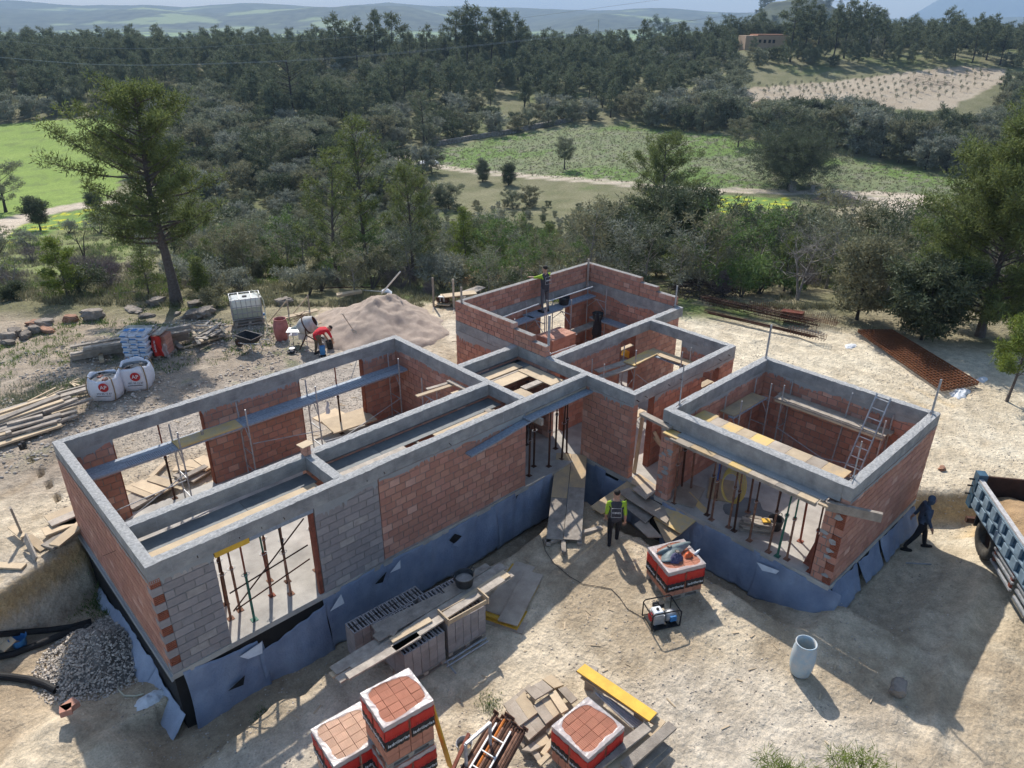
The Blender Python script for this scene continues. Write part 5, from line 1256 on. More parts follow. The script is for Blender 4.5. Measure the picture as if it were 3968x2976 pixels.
def tub(p, r, h, label, m='tub_rubber', name='rubber_tub', cat='tub', fill=None):
    t = thing(name, label, cat, p)
    mk('body', MB().lathe([(0, .004), (r*.78, 0), (r*.82, .01), (r, h), (r*1.04, h+.012), (r*1.0, h+.02), (r*.94, h), (r*.76, .03), (0, .028)], 20), m, t, smooth=True)
    if fill: mk('contents', MB().lathe([(0, h*.75), (r*.5, h*.72), (r*.9, h*.6)], 14), fill, t, smooth=True)
    for s in (-1, 1): mk('handle', MB().tube([(s*r*1.0, -r*.3, h), (s*r*1.15, -r*.15, h+.07), (s*r*1.15, r*.15, h+.07), (s*r*1.0, r*.3, h)], .012, 5), m, t)
    return t
tub((19.75, 18.1, zu), .22, .26, 'black mortar tub on the upper scaffold deck beside the bricklayer', fill='mortar')
tub((21.1, 17.5, 1.51), .22, .24, 'black mortar tub on the lower deck in the corner of the raised room', fill='mortar')
t = thing('brick_stack', 'few loose bricks stacked on the lower scaffold deck of the raised room', 'brick stack', (17.15, 17.3, 1.355))
for i in range(5): mk('brick', MB().box(((i % 2)*.22-.1, 0, .095+.19*(i//2)), (.2, .14, .185), .1*i), 'brick', t)
t = thing('brick_stack', 'big block of stacked bricks standing on the floor of the raised room', 'brick stack', (18.0, 16.8, 0))
for k in range(10):
    for i in range(4):
        for j in range(4): 
            if k < 9 and 0 < i < 3 and 0 < j < 3: continue
            mk('brick', MB().box((i*.30-.45, j*.205-.3, .1+k*.195), (.292, .198, .188)), 'brick', t)
def jacket(p):
    mb = MB(); ph = 2.
    mb.sheet(lambda u, v: (p[0]+(u-.5)*(.05+.42*min(1, v*1.6))*(1 if v < .85 else .8), p[1]-.03-.05*math.sin(u*3.1)*(.3+v), p[2]-1.0*v-.03*math.sin(u*9+ph)), 12, 14)
    mb.tube([(p[0]+.12, p[1]-.05, p[2]-.25), (p[0]+.20, p[1]-.07, p[2]-.7), (p[0]+.19, p[1]-.07, p[2]-1.18)], [.06, .055, .05], 7)
    o = mk('jacket', mb, 'cloth_black', smooth=True); s = o.modifiers.new('s', 'SOLIDIFY'); s.thickness = .03
    tag(o, 'black jacket hanging from the scaffold in the raised room', 'jacket')
jacket(onY('r1', 1690, 710, 16.3))
# posts and lines on the corners
def post(p, top, label, w=.045, m='steel_galv'):
    p = Vector(p); t = thing('corner_post', label, 'post', p); mk('post', MB().bar((0, 0, 0), (0, 0, top-p[2]), w, w, up=(1, 0, 0)), m, t)
    mk('clamp', MB().box((0, 0, .04), (w*1.8, w*1.8, .07)), 'steel_galv', t); mk('peg', MB().tube([(-.22, -.04, .05), (.35, .06, .03)], .008, 4), 'rust_dark', t); return t
post((19.85, 9.71, 2.3), 3.85, 'tall steel square post at the far corner of the garage')
post((19.8, 4.88, ZT), 3.75, 'tall steel square post at the outer right corner of the garage')
post((15.22, 4.92, ZT), 3.72, 'thin green grey steel rod at the front corner of the garage', .025)
post((15.3, 9.68, ZT), 3.95, 'thin steel rod at the garage corner beside the middle room', .025)
post((15.12, 14.42, ZT), 4.05, 'tall grey square post where the middle room meets the raised room', .06)
post((14.96, 18.40, 3.2), 4.0, 'wooden post standing at the left corner of the raised room', .05, 'wood_grey')
post((21.45, 18.42, 2.5), 3.68, 'wooden profile post in the back corner of the raised room', .06, 'wood_grey')
post((21.60, 14.33, ZT), 3.55, 'thin grey post at the right corner of the raised room', .04)
tag(mk('mason_line', MB().tube([(14.96, 18.38, 3.43), (15.12, 14.42, 3.0)], .004, 3), 'wire'), 'mason line along the left wall of the raised room', 'line')
tag(mk('steel_rod', MB().tube([onX('f3', 845, 432, X0-.1), onX('f3', 968, 380, X0+.02)], .008, 4), 'rust_dark'), 'thin steel rod sticking out of the left end wall', 'rod')
# ------------------------------------------------------------------ loose things on the slabs
t = thing('yellow_hose', 'coiled yellow hose hanging from a prop in the garage', 'hose', (15.2, 7.75, 1.15))
for i in range(5): mk('coil', MB().tube([(.04*i-.08+.03*math.sin(a), (.26+.02*i)*math.cos(a), (.42+.03*i)*math.sin(a)) for a in np.linspace(0, 6.28, 22)], .016, 5), 'hose_yellow', t)
t = thing('plank_pile', 'small pile of plank offcuts on the garage floor among the props', 'plank pile', (15.5, 7.05, 0), R(-60))
for k in range(7):
    for j in range(3): mk('plank', MB().box((rr_.uniform(-.05, .05), (j-1)*.13+rr_.uniform(-.02, .02), .02+.042*k), (.75+rr_.uniform(-.1, .12), .11, .036), rr_.uniform(-.05, .05)), 'wood_grey', t)
mk('plank', MB().box((.2, 0, .33), (.2, .17, .03), .3), 'yellow_board', t)
tub((15.9, 6.75, 0), .2, .3, 'black bucket with wood offcuts on the garage floor', name='bucket', cat='bucket')
t = thing('board_bundle', 'bundle of yellow edged boards leaning on the garage corner pier', 'boards', (15.25, 5.35, 0))
for k in range(8): mk('board', MB().bar((.02+k*.045, -.05-.01*k, 0), (-.12+k*.04, -.33-.01*k, 1.55), .2, .025, up=(1, 0, 0)), 'yellow_board' if k % 3 else 'wood_pale', t)
mk('board', MB().bar((-.12, .1, 0), (-.25, -.28, 1.6), .2, .03, up=(1, 0, 0)), 'rust_red', t)
for i, (x, y, rz, m, lab) in enumerate(((16.4, 8.7, .5, 'ply', 'dark plywood sheet lying at the back of the garage floor'), (15.5, 9.2, .3, 'ply_dirty', 'grey board lying behind the left garage pier'))):
    tag(mk('plywood_sheet', MB().box((x, y, .02), (1.1, .7, .025), rz), m), lab, 'board')
t = thing('board_bundle', 'planks leaning upright in the dark corner of the hall opening', 'boards', (12.75, 13.4, 0))
for k in range(6): mk('plank', MB().bar((.1+.09*k, .1*k, 0), (-.02+.06*k, .1*k+.15, 1.7+.1*(k % 3)), .15, .03, up=(1, 0, 0)), 'wood_grey', t)
tag(mk('plywood_sheet', MB().bar((14.45, 15.0, .1), (14.55, 15.3, 1.4), .5, .02, up=(1, 0, 0)), 'ply'), 'orange brown board standing in the hall below the hatch', 'board')
# boards in the yard outside the room windows
def pile(name, label, loc, rz, n, L, Wd, m=('wood_pale', 'wood_grey'), spread=.12, th=.03, lay_=4, cat='plank pile', piece='plank', w=None):
    t = thing(name, label, cat, loc, rz)
    for i in range(n):
        k = i//lay_; j = i % lay_; ww = w or Wd/lay_*.96
        mk(piece, MB().box((rr_.uniform(-.5, .5)*spread*2, (j-(lay_-1)/2)*Wd/lay_+rr_.uniform(-.3, .3)*spread*.4, th*(k+.5)+.03), (L*rr_.uniform(.85, 1.05), ww, th*.92), rr_.uniform(-1, 1)*spread*.25), m[rr_.randrange(len(m))], t)
    return t
# ================================================================== the front yard
def wood_pallet(t, L, Wd, z=0., m='wood_grey'):
    for j in range(7): mk('slat', MB().box((0, (j-3)*Wd/6.6, z+.135), (L, Wd/9, .02)), m, t)
    for i in (-1, 0, 1):
        for j in (-1, 0, 1): mk('block', MB().box((i*(L/2-.06), j*(Wd/2-.06), z+.075), (.11, .11, .09)), m, t)
    for j in (-1, 0, 1): mk('runner', MB().box((0, j*(Wd/2-.06), z+.015), (L, .11, .022)), m, t)
def brick_pallet(c, rz, L, Wd, H, z0, label, mb_='brick_fresh', tiers=1, hole='round', printed=True, seed=0):
    """shrink-wrapped pallet of bricks: bricks, film cap with an open top, red and black printed bands"""
    t = thing('brick_pallet', label, 'brick pallet', (c[0], c[1], z0), rz); r = random.Random(seed)
    h1 = H/tiers
    for ti in range(tiers):
        zb = ti*h1; wood_pallet(t, L*.98, Wd*.96, zb); nl = 5; hh = (h1-.15)/nl; top = ti == tiers-1
        for k in range(nl):
            for i in range(4):
                for j in range(5):
                    if 0 < i < 3 and 0 < j < 4 and not (top and k == nl-1): continue
                    mk('brick', MB().box(((i-1.5)*L*.247, (j-2)*Wd*.197, zb+.15+hh*(k+.5)+(r.uniform(-.004, .006) if top and k == nl-1 else 0)), (L*.234, Wd*.184, hh*.95), r.uniform(-.015, .015)), mb_, t)
        gro = MB()
        if top:
            for i in range(4):
                for j in range(5):
                    for q in range(6): gro.box(((i-1.5)*L*.247+(q-2.5)*L*.036, (j-2)*Wd*.197, zb+h1+.005), (.006, Wd*.18, .007))
            tag(mk('brick_rib', gro, 'brick_pale' if mb_ == 'brick_pale' else mb_, t), 'fine ribs on the top bricks', kind='stuff')
        # film round the sides, crinkled, folded over the top edge
        e = .012
        def side(ax, s, z0_, z1_, m, name, a0=-1., a1=1., off=0.):
            mb = MB(); n = 14
            def P(u, v):
                a = lerp(a0, a1, u); w_ = .006*math.sin(u*23+v*5+s)+.004*math.sin(u*61+ti)
                z = lerp(z0_, z1_, v)
                return (a*(L/2+e), s*(Wd/2+e+off+w_), z) if ax == 'x' else (s*(L/2+e+off+w_), a*(Wd/2+e), z)
            mb.sheet(P, n, 5); o = mk(name, mb, m, t, smooth=True); o.modifiers.new('s', 'SOLIDIFY').thickness = .003; return o
        zt = zb+h1
        for ax, s in (('x', -1), ('x', 1), ('y', -1), ('y', 1)):
            side(ax, s, zt-.10, zt+.012, 'film', 'film')
            if printed:
                for a0, a1 in ((-.99, -.05), (.03, .99)):
                    side(ax, s, zt-.36, zt-.11, 'label_red', 'printed_band', a0, a1)
                    side(ax, s, zt-.60, zt-.37, 'label_black', 'printed_band', a0, a1)
        if printed and ti == tiers-1 or printed:
            Wt = Matrix.Translation
            for a in (-.25, .27):
                text(t, 'lettering', 'ladrillerías', .105, Wt((a*L, -(Wd/2+e+.014), zt-.48))@Matrix.Rotation(R(90), 4, 'X'), 'print_white')
                text(t, 'lettering', 'ladrillerías', .105, Wt((-(L/2+e+.014), a*Wd, zt-.48))@Matrix.Rotation(R(-90), 4, 'Z')@Matrix.Rotation(R(90), 4, 'X'), 'print_white')
            mbk = MB()
            for a in np.linspace(-.45, .45, 26):
                hgt_ = .02+.05*r.random(); mbk.box((a*L, -(Wd/2+e+.010), zt-.35+hgt_/2), (.018, .004, hgt_))
            tag(mk('printed_skyline', mbk, 'logo_red', t), 'row of small printed shapes along the red band', kind='stuff')
        if top:      # ragged film flap round the open top
            mb = MB(); n = 48; ins = []
            for q in range(n):
                a = 2*math.pi*q/n; cx_, sx_ = math.cos(a), math.sin(a); m_ = max(abs(cx_), abs(sx_))
                ox, oy = cx_/m_*(L/2+e), sx_/m_*(Wd/2+e); rr2 = .44*(1+.08*math.sin(3*a+seed)+.06*r.random())
                ins.append((ox, oy, zt+.014)); sq = (abs(cx_)**5+abs(sx_)**5)**-.2; ins.append(((ox*.5+cx_*sq*rr2*L*.44), (oy*.5+sx_*sq*rr2*Wd*.44), zt+.014+.008*r.random())); sq = (abs(cx_)**5+abs(sx_)**5)**-.2; ins.append((cx_*sq*rr2*L*.97, sx_*sq*rr2*Wd*.97, zt+.010+.006*r.random()))
            mb.v = ins
            for q in range(n):
                a = q*3; b = ((q+1) % n)*3; mb.f += [(a, b, b+1, a+1), (a+1, b+1, b+2, a+2)]
            o = mk('film_top', mb, 'film', t); o.modifiers.new('s', 'SOLIDIFY').thickness = .003
    return t
brick_pallet((4.26, 8.93), R(-5), 1.0, .95, 1.17, -1.06, 'wrapped brick pallet with pale sunlit bricks, the lower one left of the double stack', 'brick_pale', seed=1)
brick_pallet((4.90, 8.15), R(-7), .96, .88, 2.25, -1.05, 'double stacked wrapped brick pallet with orange red bricks on top', 'brick_fresh', 2, seed=2)
brick_pallet((7.63, 5.98), R(-1), .98, .91, 1.05, -.95, 'wrapped brick pallet with dusty pink bricks beside the rusty prop rack', 'brick_fresh', seed=3)
tag(mk('board', MB().bar(A('m5', 945, 950, -.9), A('m5', 815, 520, 1.0), .16, .03, up=(1, 0, 0)), 'yellow_board'), 'yellow board leaning on the double brick pallet', 'board')
pa, pb, pc_ = at(1445, 1240, .30), at(1524, 1220, .30), at(1493, 1174, .30)
rzD = math.atan2(pb.y-pa.y, pb.x-pa.x); uD = (pb-pa).normalized(); vD = Vector((-uD.y, uD.x, 0)); cD = pa+uD*.5+vD*.5
PD = brick_pallet((cD.x, cD.y), rzD, 1.0, .98, .92, -.60, 'wrapped brick pallet with a green tarp and clothes thrown on top', 'brick_fresh', seed=4)
def cloth_heap(name, c, rx, ry, h, m, label, cat, seed):
    mb = MB()
    def P(u, v):
        a = 2*math.pi*u; q = v; n_ = .6+.8*float(fbm(math.cos(a)*2+seed, math.sin(a)*2+q*2, seed, 3))
        return (c[0]+rx*q*math.cos(a)*n_, c[1]+ry*q*math.sin(a)*n_, c[2]+h*(1-q*q)*(.5+float(fbm(q*4*math.cos(a)+seed, q*4*math.sin(a), 7, 3))))
    mb.sheet(P, 28, 9); o = mk(name, mb, m, smooth=True); tag(o, label, cat); return o
mb = MB(); tz = .34
TP = [at(1408, 1212, tz-.3), at(1412, 1196, tz+.05), at(1450, 1175, tz+.12), at(1500, 1167, tz+.10), at(1486, 1180, tz+.02), at(1466, 1200, tz+.02), at(1452, 1215, tz+.04), at(1425, 1215, tz)]
cT = sum(TP, Vector())/len(TP); cT.z = tz+.14; vs = [tuple(cT)]
for p in TP: vs.append(tuple(p.lerp(cT, .5)+Vector((0, 0, .05*rr_.random()))))
for p in TP: vs.append(tuple(p))
nT = len(TP); fs = [(0, 1+i, 1+(i+1) % nT) for i in range(nT)]+[(1+i, 1+nT+i, 1+nT+(i+1) % nT, 1+(i+1) % nT) for i in range(nT)]
mb.add(vs, fs); o = mk('tarp', mb, 'tarp', smooth=True); o.modifiers.new('ss', 'SUBSURF').levels = 2; o.modifiers['ss'].render_levels = 2; o.modifiers.new('s', 'SOLIDIFY').thickness = .01
tag(o, 'crumpled green grey tarp on the pallet next to the generator', 'tarp')
cloth_heap('clothes', at(1460, 1208, .34), .20, .15, .16, 'cloth_navy', 'dark blue bundled clothes on the tarped brick pallet', 'clothes', 3)
cloth_heap('plastic_bag', at(1487, 1200, .34), .12, .09, .10, 'orange_bag', 'orange plastic bag beside the bundled clothes', 'bag', 5)
tag(mk('bottle', MB().lathe([(0, 0), (.03, 0), (.032, .15), (.012, .2), (.012, .23), (0, .23)], 10, at(1500, 1198, .34), Matrix.Rotation(R(80), 3, 'Y')), 'white_plastic', smooth=True), 'white bottle lying beside the orange bag', 'bottle')
for i, (x, y) in enumerate(((1446, 1180), (1463, 1192))): tag(mk('stone', MB().box(at(x, y, .50), (.09, .07, .05), i), 'rock'), ['stone holding the tarp down near its middle', 'stone holding the tarp down near the clothes'][i], 'stone')
# --- hollow concrete block pallets
def hollow_block(t, c, dx, dy, dz, name='concrete_block'):
    mb = MB(); w = .03
    for y in (-dy/2+w/2, dy/2-w/2): mb.box((c[0], c[1]+y, c[2]), (dx, w, dz))
    for x in (-dx/2+w/2, 0, dx/2-w/2): mb.box((c[0]+x, c[1], c[2]), (w, dy-2*w, dz*.998))
    return mk(name, mb, 'block', t)
def block_pallet(c, rz, nx, ny, nz, z0, label):
    t = thing('block_pallet', label, 'block pallet', (c[0], c[1], z0), rz)
    bx_, by_, bz_ = .20, .40, .20
    # blocks stand on end: hollows upward
    for k in range(nz):
        for i in range(nx):
            for j in range(ny):
                if k < nz-1 and 0 < i < nx-1 and 0 < j < ny-1: continue
                hollow_block(t, ((i-(nx-1)/2)*(bx_+.012)+rr_.uniform(-.004, .004), (j-(ny-1)/2)*(by_+.01), .14+bz_*2*(k+.5)*.5*1.0), bx_, by_, bz_*.985)
    wood_pallet(t, nx*.21, ny*.41, -.01)
    for j in np.linspace(-.35, .35, 2): mk('strap', MB().box((0, 0, .14+bz_*nz+j*.0+.003), (nx*.212, .016, .003)), 'strap', t)
    return t
block_pallet((6.72, 10.42), R(-2), 5, 3, 4, -.94, 'pallet of hollow grey concrete blocks, holes facing up, nearer the brick pallets')
block_pallet((7.92, 10.42), R(-4), 5, 3, 4, -.92, 'pallet of hollow grey concrete blocks with a wooden mortar frame on top')
block_pallet((6.75, 11.35), R(-2), 9, 1, 4, -1.05, 'row of hollow grey blocks beside the foundation trench behind the planks')
pf = at(970, 1345, 0.06); t = thing('mortar_frame', 'open wooden frame box lying on the second block pallet', 'frame', (7.93, 9.98, .04), R(-4))
for a in ((0, .38, 1.12, .025), (0, -.38, 1.12, .025)): mk('side_board', MB().box((a[0], a[1]*.45, .07), (a[2], a[3], .12)), 'wood_pale', t)
for s in (-1, 1): mk('end_board', MB().box((s*.55, 0, .10), (.03, .42, .19)), 'wood_pale', t)
# planks over the block pallets
t = thing('plank_pile', 'long grey planks laid across the block pallets beside the trench', 'plank pile', (0, 0, 0))
for (x0_, y0_, x1_, y1_, z, w, m) in ((720, 1450, 1088, 1222, .07, .28, 'wood_grey'), (730, 1470, 1105, 1240, .07, .20, 'wood_grey'), (762, 1446, 1050, 1250, .11, .22, 'wood_grey'), (715, 1460, 800, 1410, .03, .16, 'wood_pale'), (810, 1362, 960, 1290, .11, .34, 'wood_grey'), (812, 1380, 1010, 1262, .14, .24, 'wood_grey'), (750, 1462, 905, 1372, .14, .18, 'wood_grey'), (850, 1402, 1085, 1250, .14, .20, 'wood_grey'), (960, 1280, 1055, 1222, .10, .2, 'wood_grey'), (845, 1385, 930, 1338, .18, .15, 'wood_pale'), (1000, 1300, 1095, 1238, .12, .25, 'wood_pale')):
    mk('plank', MB().bar(at(x0_, y0_, z), at(x1_, y1_, z), w, .04), m, t)
tag(mk('offcut', MB().box(at(850, 1368, .2), (.16, .11, .05), .5), 'wood_grey'), 'small grey plank offcut lying on the long planks', 'offcut')
tub(at(1003, 1262, .15), .24, .26, 'black rubber mortar tub standing on the long planks', fill='mortar')
t = thing('steel_rods', 'galvanised steel rods lying on the ground beside the second block pallet', 'rods', (0, 0, 0))
for (a, b) in (((1050, 1378), (960, 1432)), ((1054, 1385), (965, 1440)), ((1040, 1382), (975, 1425)), ((955, 1418), (985, 1455))): mk('rod', MB().tube([at(*a, up=.05), at(*b, up=.05)], .022, 6), 'steel_galv', t)
# plywood pile
t = thing('plywood_pile', 'staggered pile of shuttering plywood sheets with yellow edges', 'plywood pile', (9.78, 10.22, -.92), R(22.5))
for k, (dx, dy, L_, w_, rz) in enumerate(((-.1, -.1, 2.0, 1.0, .05), (0, 0, 2.05, .98, 0), (.1, .1, 2.0, .9, -.04), (.02, .05, 2.0, .95, .02), (.12, .22, 1.95, .55, -.02), (-.1, -.2, 1.9, .5, .06))):
    mk('plywood_sheet', MB().box((dx, dy, .04+k*.032), (L_, w_, .028), rz), 'yellow_board' if k in (1, 3) else 'ply_dirty', t)
# ramp
t = thing('ramp', 'sloping ramp of plywood boards from the ground up to the hall floor', 'ramp', (0, 0, 0))
ra, rb_, rc_, rd = at(1202, 978, .05), at(1268, 983, .05), at(1180, 1163, -.50), at(1256, 1168, -.50)
def quadboard(t, a, b, c, d, m, th=.03, name='board'):
    mb = MB(); n = (b-a).cross(c-a).normalized()*th; n = n if n.z > 0 else -n
    v = [a-n, b-n, d-n, c-n, a, b, d, c]; mb.add(v, [(0, 1, 2, 3), (7, 6, 5, 4), (0, 4, 5, 1), (1, 5, 6, 2), (2, 6, 7, 3), (3, 7, 4, 0)]); return mk(name, mb, m, t)
m1, m2 = ra.lerp(rb_, .495), rc_.lerp(rd, .475); 
quadboard(t, ra, m1, ra.lerp(rc_, .55), m1.lerp(m2, .55), 'ply'); quadboard(t, ra.lerp(rc_, .553), m1.lerp(m2, .553), rc_, m2, 'wood_grey')
g_ = (rb_-ra).normalized()*.015; quadboard(t, m1+g_, rb_, (m1+g_).lerp(m2+g_, .42), rb_.lerp(rd, .42), 'ply'); quadboard(t, (m1+g_).lerp(m2+g_, .423)+Vector((0, 0, .02)), rb_.lerp(rd, .423)+Vector((0, 0, .02)), m2+g_+Vector((0, 0, .02)), rd+Vector((0, 0, .02)), 'wood_grey')
for (a, b) in (((1178, 1172), (1300, 1140)), ((1216, 1155), (1218, 1195)), ((1185, 1160), (1185, 1176)), ((1250, 1150), (1252, 1176))): mk('bearer', MB().bar(at(*a, -.58), at(*b, -.58), .12, .09), 'wood_grey', t)
# boards bridging into the courtyard
def gb(label, pts, z, m, th=.03, name='board'):
    P = [at(x, y, zz) for (x, y), zz in zip(pts, z if isinstance(z, (list, tuple)) else [z]*4)]
    return tag(quadboard(None, P[0], P[1], P[3], P[2], m, th, name), label, 'board')
gb('wide yellow brown board bridging the trench left of the walking man', [(1377, 1024), (1404, 1040), (1300, 1110), (1275, 1094)], (.04, .04, -.36, -.36), 'ply')
gb('pale board lying in the sun at the courtyard doorway', [(1380, 1022), (1420, 1050), (1398, 1062), (1362, 1042)], .03, 'wood_pale')
gb('grey board behind the pale one in the courtyard doorway', [(1398, 1040), (1425, 1055), (1395, 1078), (1365, 1055)], .035, 'ply_dirty')
gb('lower grey board slanting behind the walking man', [(1338, 1085), (1352, 1068), (1412, 1112), (1395, 1130)], (-.25, -.25, -.33, -.33), 'wood_grey')
gb('broad grey board with a sun patch, right of the walking man', [(1333, 1062), (1360, 1052), (1455, 1105), (1440, 1130)], (-.08, -.08, -.20, -.20), 'ply_dirty')
gb('stained yellow board reaching the garage slab edge', [(1490, 1062), (1530, 1102), (1470, 1152), (1412, 1118)], (.04, .04, -.28, -.28), 'ply_yellow')
gb('brown board half under the stained yellow one', [(1412, 1118), (1430, 1105), (1475, 1150), (1440, 1175)], (-.31, -.31, -.40, -.40), 'ply')
gb('small brown board at the lower end of the courtyard boards', [(1370, 1132), (1392, 1118), (1430, 1160), (1400, 1160)], (-.38, -.38, -.42, -.42), 'ply_dirty')
# --- rack with rusty props, bottom of the picture
t = thing('prop_rack', 'steel cage rack filled with rusty and orange scaffold props', 'prop rack', (0, 0, 0))
rz_ = -.62
P0, P1_, P2_, P3_ = A('f5', 330, 990, -.2), A('f5', 620, 510, -.2), A('f5', 870, 660, -.2), A('f5', 640, 1080, -.2)
dx_, dy_ = (P1_-P0), (P2_-P1_)
for i in range(26):
    u = .04+.92*(i % 13)/12.; lay_ = i//13; s = P0+dy_*u*1.25+Vector((0, 0, -.02-.06*lay_*0+.07*lay_)); e = s+dx_*rr_.uniform(.86, 1.02)*(1.15); s = s-dx_*rr_.uniform(.2, .4)
    m = 'orange_paint' if i in (3, 9, 17) else rc[i % 3]
    mk('prop_tube', MB().tube([s, e], .028, 7), m, t); mk('prop_inner', MB().tube([e, e+dx_.normalized()*.12], .02, 6), 'rust_dark', t)
    if i % 2: mk('prop_plate', MB().box(e+dx_.normalized()*.12, (.12, .12, .012), M=Matrix.Rotation(R(90), 3, dy_.normalized())), 'rust', t)
up_ = Vector((0, 0, .12))
for (a, b) in ((P0-dx_*.3+up_+dy_*.3, P1_+up_+dy_*.3), (P0-dx_*.3+up_+dy_*.85, P1_+dy_*.85+up_)): mk('rail', MB().bar(a, b, .03), 'steel_white', t)
for q in (.15, .45, .75): mk('rung', MB().bar(P0+dx_*q+up_+dy_*.3, P0+dx_*q+up_+dy_*.85, .022), 'steel_white', t)
fr = [A('f5', 390, 720, .45), A('f5', 630, 510, .45)]
mk('frame', MB().bar(fr[0], fr[1], .05).bar(fr[1], fr[1]-Vector((0, 0, .8)), .045).bar(fr[0], fr[0]-Vector((0, 0, .9)), .045), 'steel_galv', t)
mk('frame', MB().bar(P0-dx_*.2+Vector((-.05, .05, .1)), P0+dx_*.5+Vector((-.05, .1, .3)), .06), 'rust_red', t)
tub(A('f5', 380, 800, -.85), .16, .26, 'galvanised bucket with a bent handle beside the prop rack', 'steel_galv', 'bucket', 'bucket', 'soil')
# board pile (small grey formwork boards)
t = thing('board_pile', 'broad pile of short grey formwork boards left of the dusty brick pallet', 'board pile', (0, 0, 0))
BP = [((295, 470), (400, 410), (465, 465), (355, 530), 7), ((175, 590), (290, 480), (370, 610), (255, 695), 5), ((340, 570), (440, 500), (515, 605), (420, 680), 5), ((250, 700), (370, 620), (420, 690), (315, 780), 4), ((440, 500), (480, 470), (560, 590), (515, 615), 6), ((495, 465), (545, 450), (615, 525), (575, 555), 5), ((160, 560), (320, 435), (340, 460), (180, 590), 4), ((400, 405), (455, 375), (530, 440), (470, 460), 3), ((150, 630), (175, 610), (300, 800), (280, 830), 1), ((270, 840), (420, 740), (450, 790), (330, 850), 2), ((330, 850), (360, 830), (410, 910), (385, 935), 1)]
for (a, b, c, d, k) in BP:
    for q in range(max(1, k-1), k+1):
        z = -.92+.055*q; P = [A('m6', *w, z) for w in (a, b, c, d)]; nb_ = 2 if (P[1]-P[0]).length > .35 else 1
        for s in range(nb_):
            u0, u1 = s/nb_+.004, (s+1)/nb_-.004
            quadboard(t, P[0].lerp(P[1], u0), P[0].lerp(P[1], u1), P[3].lerp(P[2], u0), P[3].lerp(P[2], u1), 'ply_dirty' if (q+s) % 3 else 'wood_pale', .045)
for i, (a, b) in enumerate((((400, 870), (465, 780)), ((380, 930), (440, 870)), ((430, 740), (480, 700)))): mk('offcut', MB().bar(A('m6', *a, -.8), A('m6', *b, -.74), .1, .06), 'wood_pale', t)
# yellow board and rods to the right
t = thing('board_stack', 'long bright yellow board lying on top of grey boards', 'board stack', (0, 0, 0))
for (z, m, off) in ((-.30, 'yellow_board', 0), (-.36, 'wood_grey', -.02), (-.41, 'wood_grey', .03), (-.46, 'wood_grey', -.05)):
    mk('board', MB().bar(A('m6', 635+off*100, 335, z), A('m6', 1080+off*300, 640, z), .27, .03 if m[0] == 'y' else .045), m, t)
mk('board', MB().bar(A('m6', 650, 380, -.5), A('m6', 1140, 690, -.5), .2, .04), 'wood_pale', t)
for (x, y) in ((700, 400), (1000, 620)): mk('trestle_block', MB().box(A('m6', x, y, -.7), (.3, .2, .42), .4), 'wood_grey', t)
t = thing('rod_bundle', 'bundle of grey steel formwork rods beside the yellow board', 'rods', (0, 0, 0))
for i in range(9): mk('rod', MB().tube([A('m6', 725+i*11, 488+i*5, -.45-.02*(i % 3)), A('m6', 950+i*9, 700-i*2+8*(i % 2), -.55)], .02, 6), 'steel_galv', t)
t = thing('plank_pile', 'grey planks lying at the right of the dusty pink brick pallet', 'plank pile', (0, 0, 0))
for (a, b, w, z, m) in (((720, 950), (1045, 700), .20, .02, 'wood_grey'), ((800, 960), (1130, 715), .28, -.12, 'wood_pale'), ((900, 950), (1200, 690), .20, -.02, 'wood_grey'), ((950, 970), (1150, 800), .22, -.25, 'wood_grey'), ((1045, 980), (1190, 830), .10, -.3, 'wood_grey')):
    mk('plank', MB().bar(A('m6', *a, z-.35), A('m6', *b, z-.35), w, .06), m, t)
# drum
def drum(p, r, h, m, mi, label, rz=0.):
    t = thing('plastic_drum', label, 'drum', p, rz); b = r
    mk('body', MB().lathe([(0, 0), (b*.78, 0), (b*.84, .02), (b*.97, h*.22), (b*1.03, h*.42), (b*1.03, h*.6), (b*.97, h*.78), (b*.84, h*.93), (b*.84, h*.985), (b*.88, h), (b*.80, h), (b*.78, h*.9), (b*.93, h*.7), (b*.95, h*.4), (b*.75, .03), (0, .03)], 28), m, t, smooth=True)
    mk('inside', MB().lathe([(0, h*.35), (b*.93, h*.35)], 24), mi, t)
    mk('rim', MB().tube([(b*.86*math.cos(a), b*.86*math.sin(a), h*.99) for a in np.linspace(0, 2*math.pi, 28)], .014, 6, cap=False), m, t, smooth=True)
    return t
drum((12.55, 4.17, gz(12.55, 4.17)), .245, .86, 'drum_blue', 'drum_in', 'pale blue plastic drum with open top standing alone on the bare ground')
# generator / pump
t = thing('generator', 'petrol pump set in a black tubular frame with white fuel tank', 'generator', (11.60, 7.16, gz(11.6, 7.2)), R(-28))
Lx, Wy, Hz = .72, .52, .50
for s in (-1, 1):
    mk('frame', MB().tube([(-Lx/2, s*Wy/2, .03), (-Lx/2, s*Wy/2, Hz-.05), (-Lx/2+.05, s*Wy/2, Hz), (Lx/2-.05, s*Wy/2, Hz), (Lx/2, s*Wy/2, Hz-.05), (Lx/2, s*Wy/2, .03), (-Lx/2, s*Wy/2, .03)], .016, 6), 'black', t)
for x in (-Lx/2, Lx/2):
    mk('crossbar', MB().tube([(x, -Wy/2, Hz-.08), (x, Wy/2, Hz-.08)], .016, 6), 'black', t)
mk('engine', MB().box((-.12, 0, .18), (.26, .30, .24)), 'steel_galv', t); mk('fuel_tank', MB().box((-.14, -.04, .37), (.24, .26, .12)), 'white_plastic', t).modifiers.new('b', 'BEVEL').width = .03
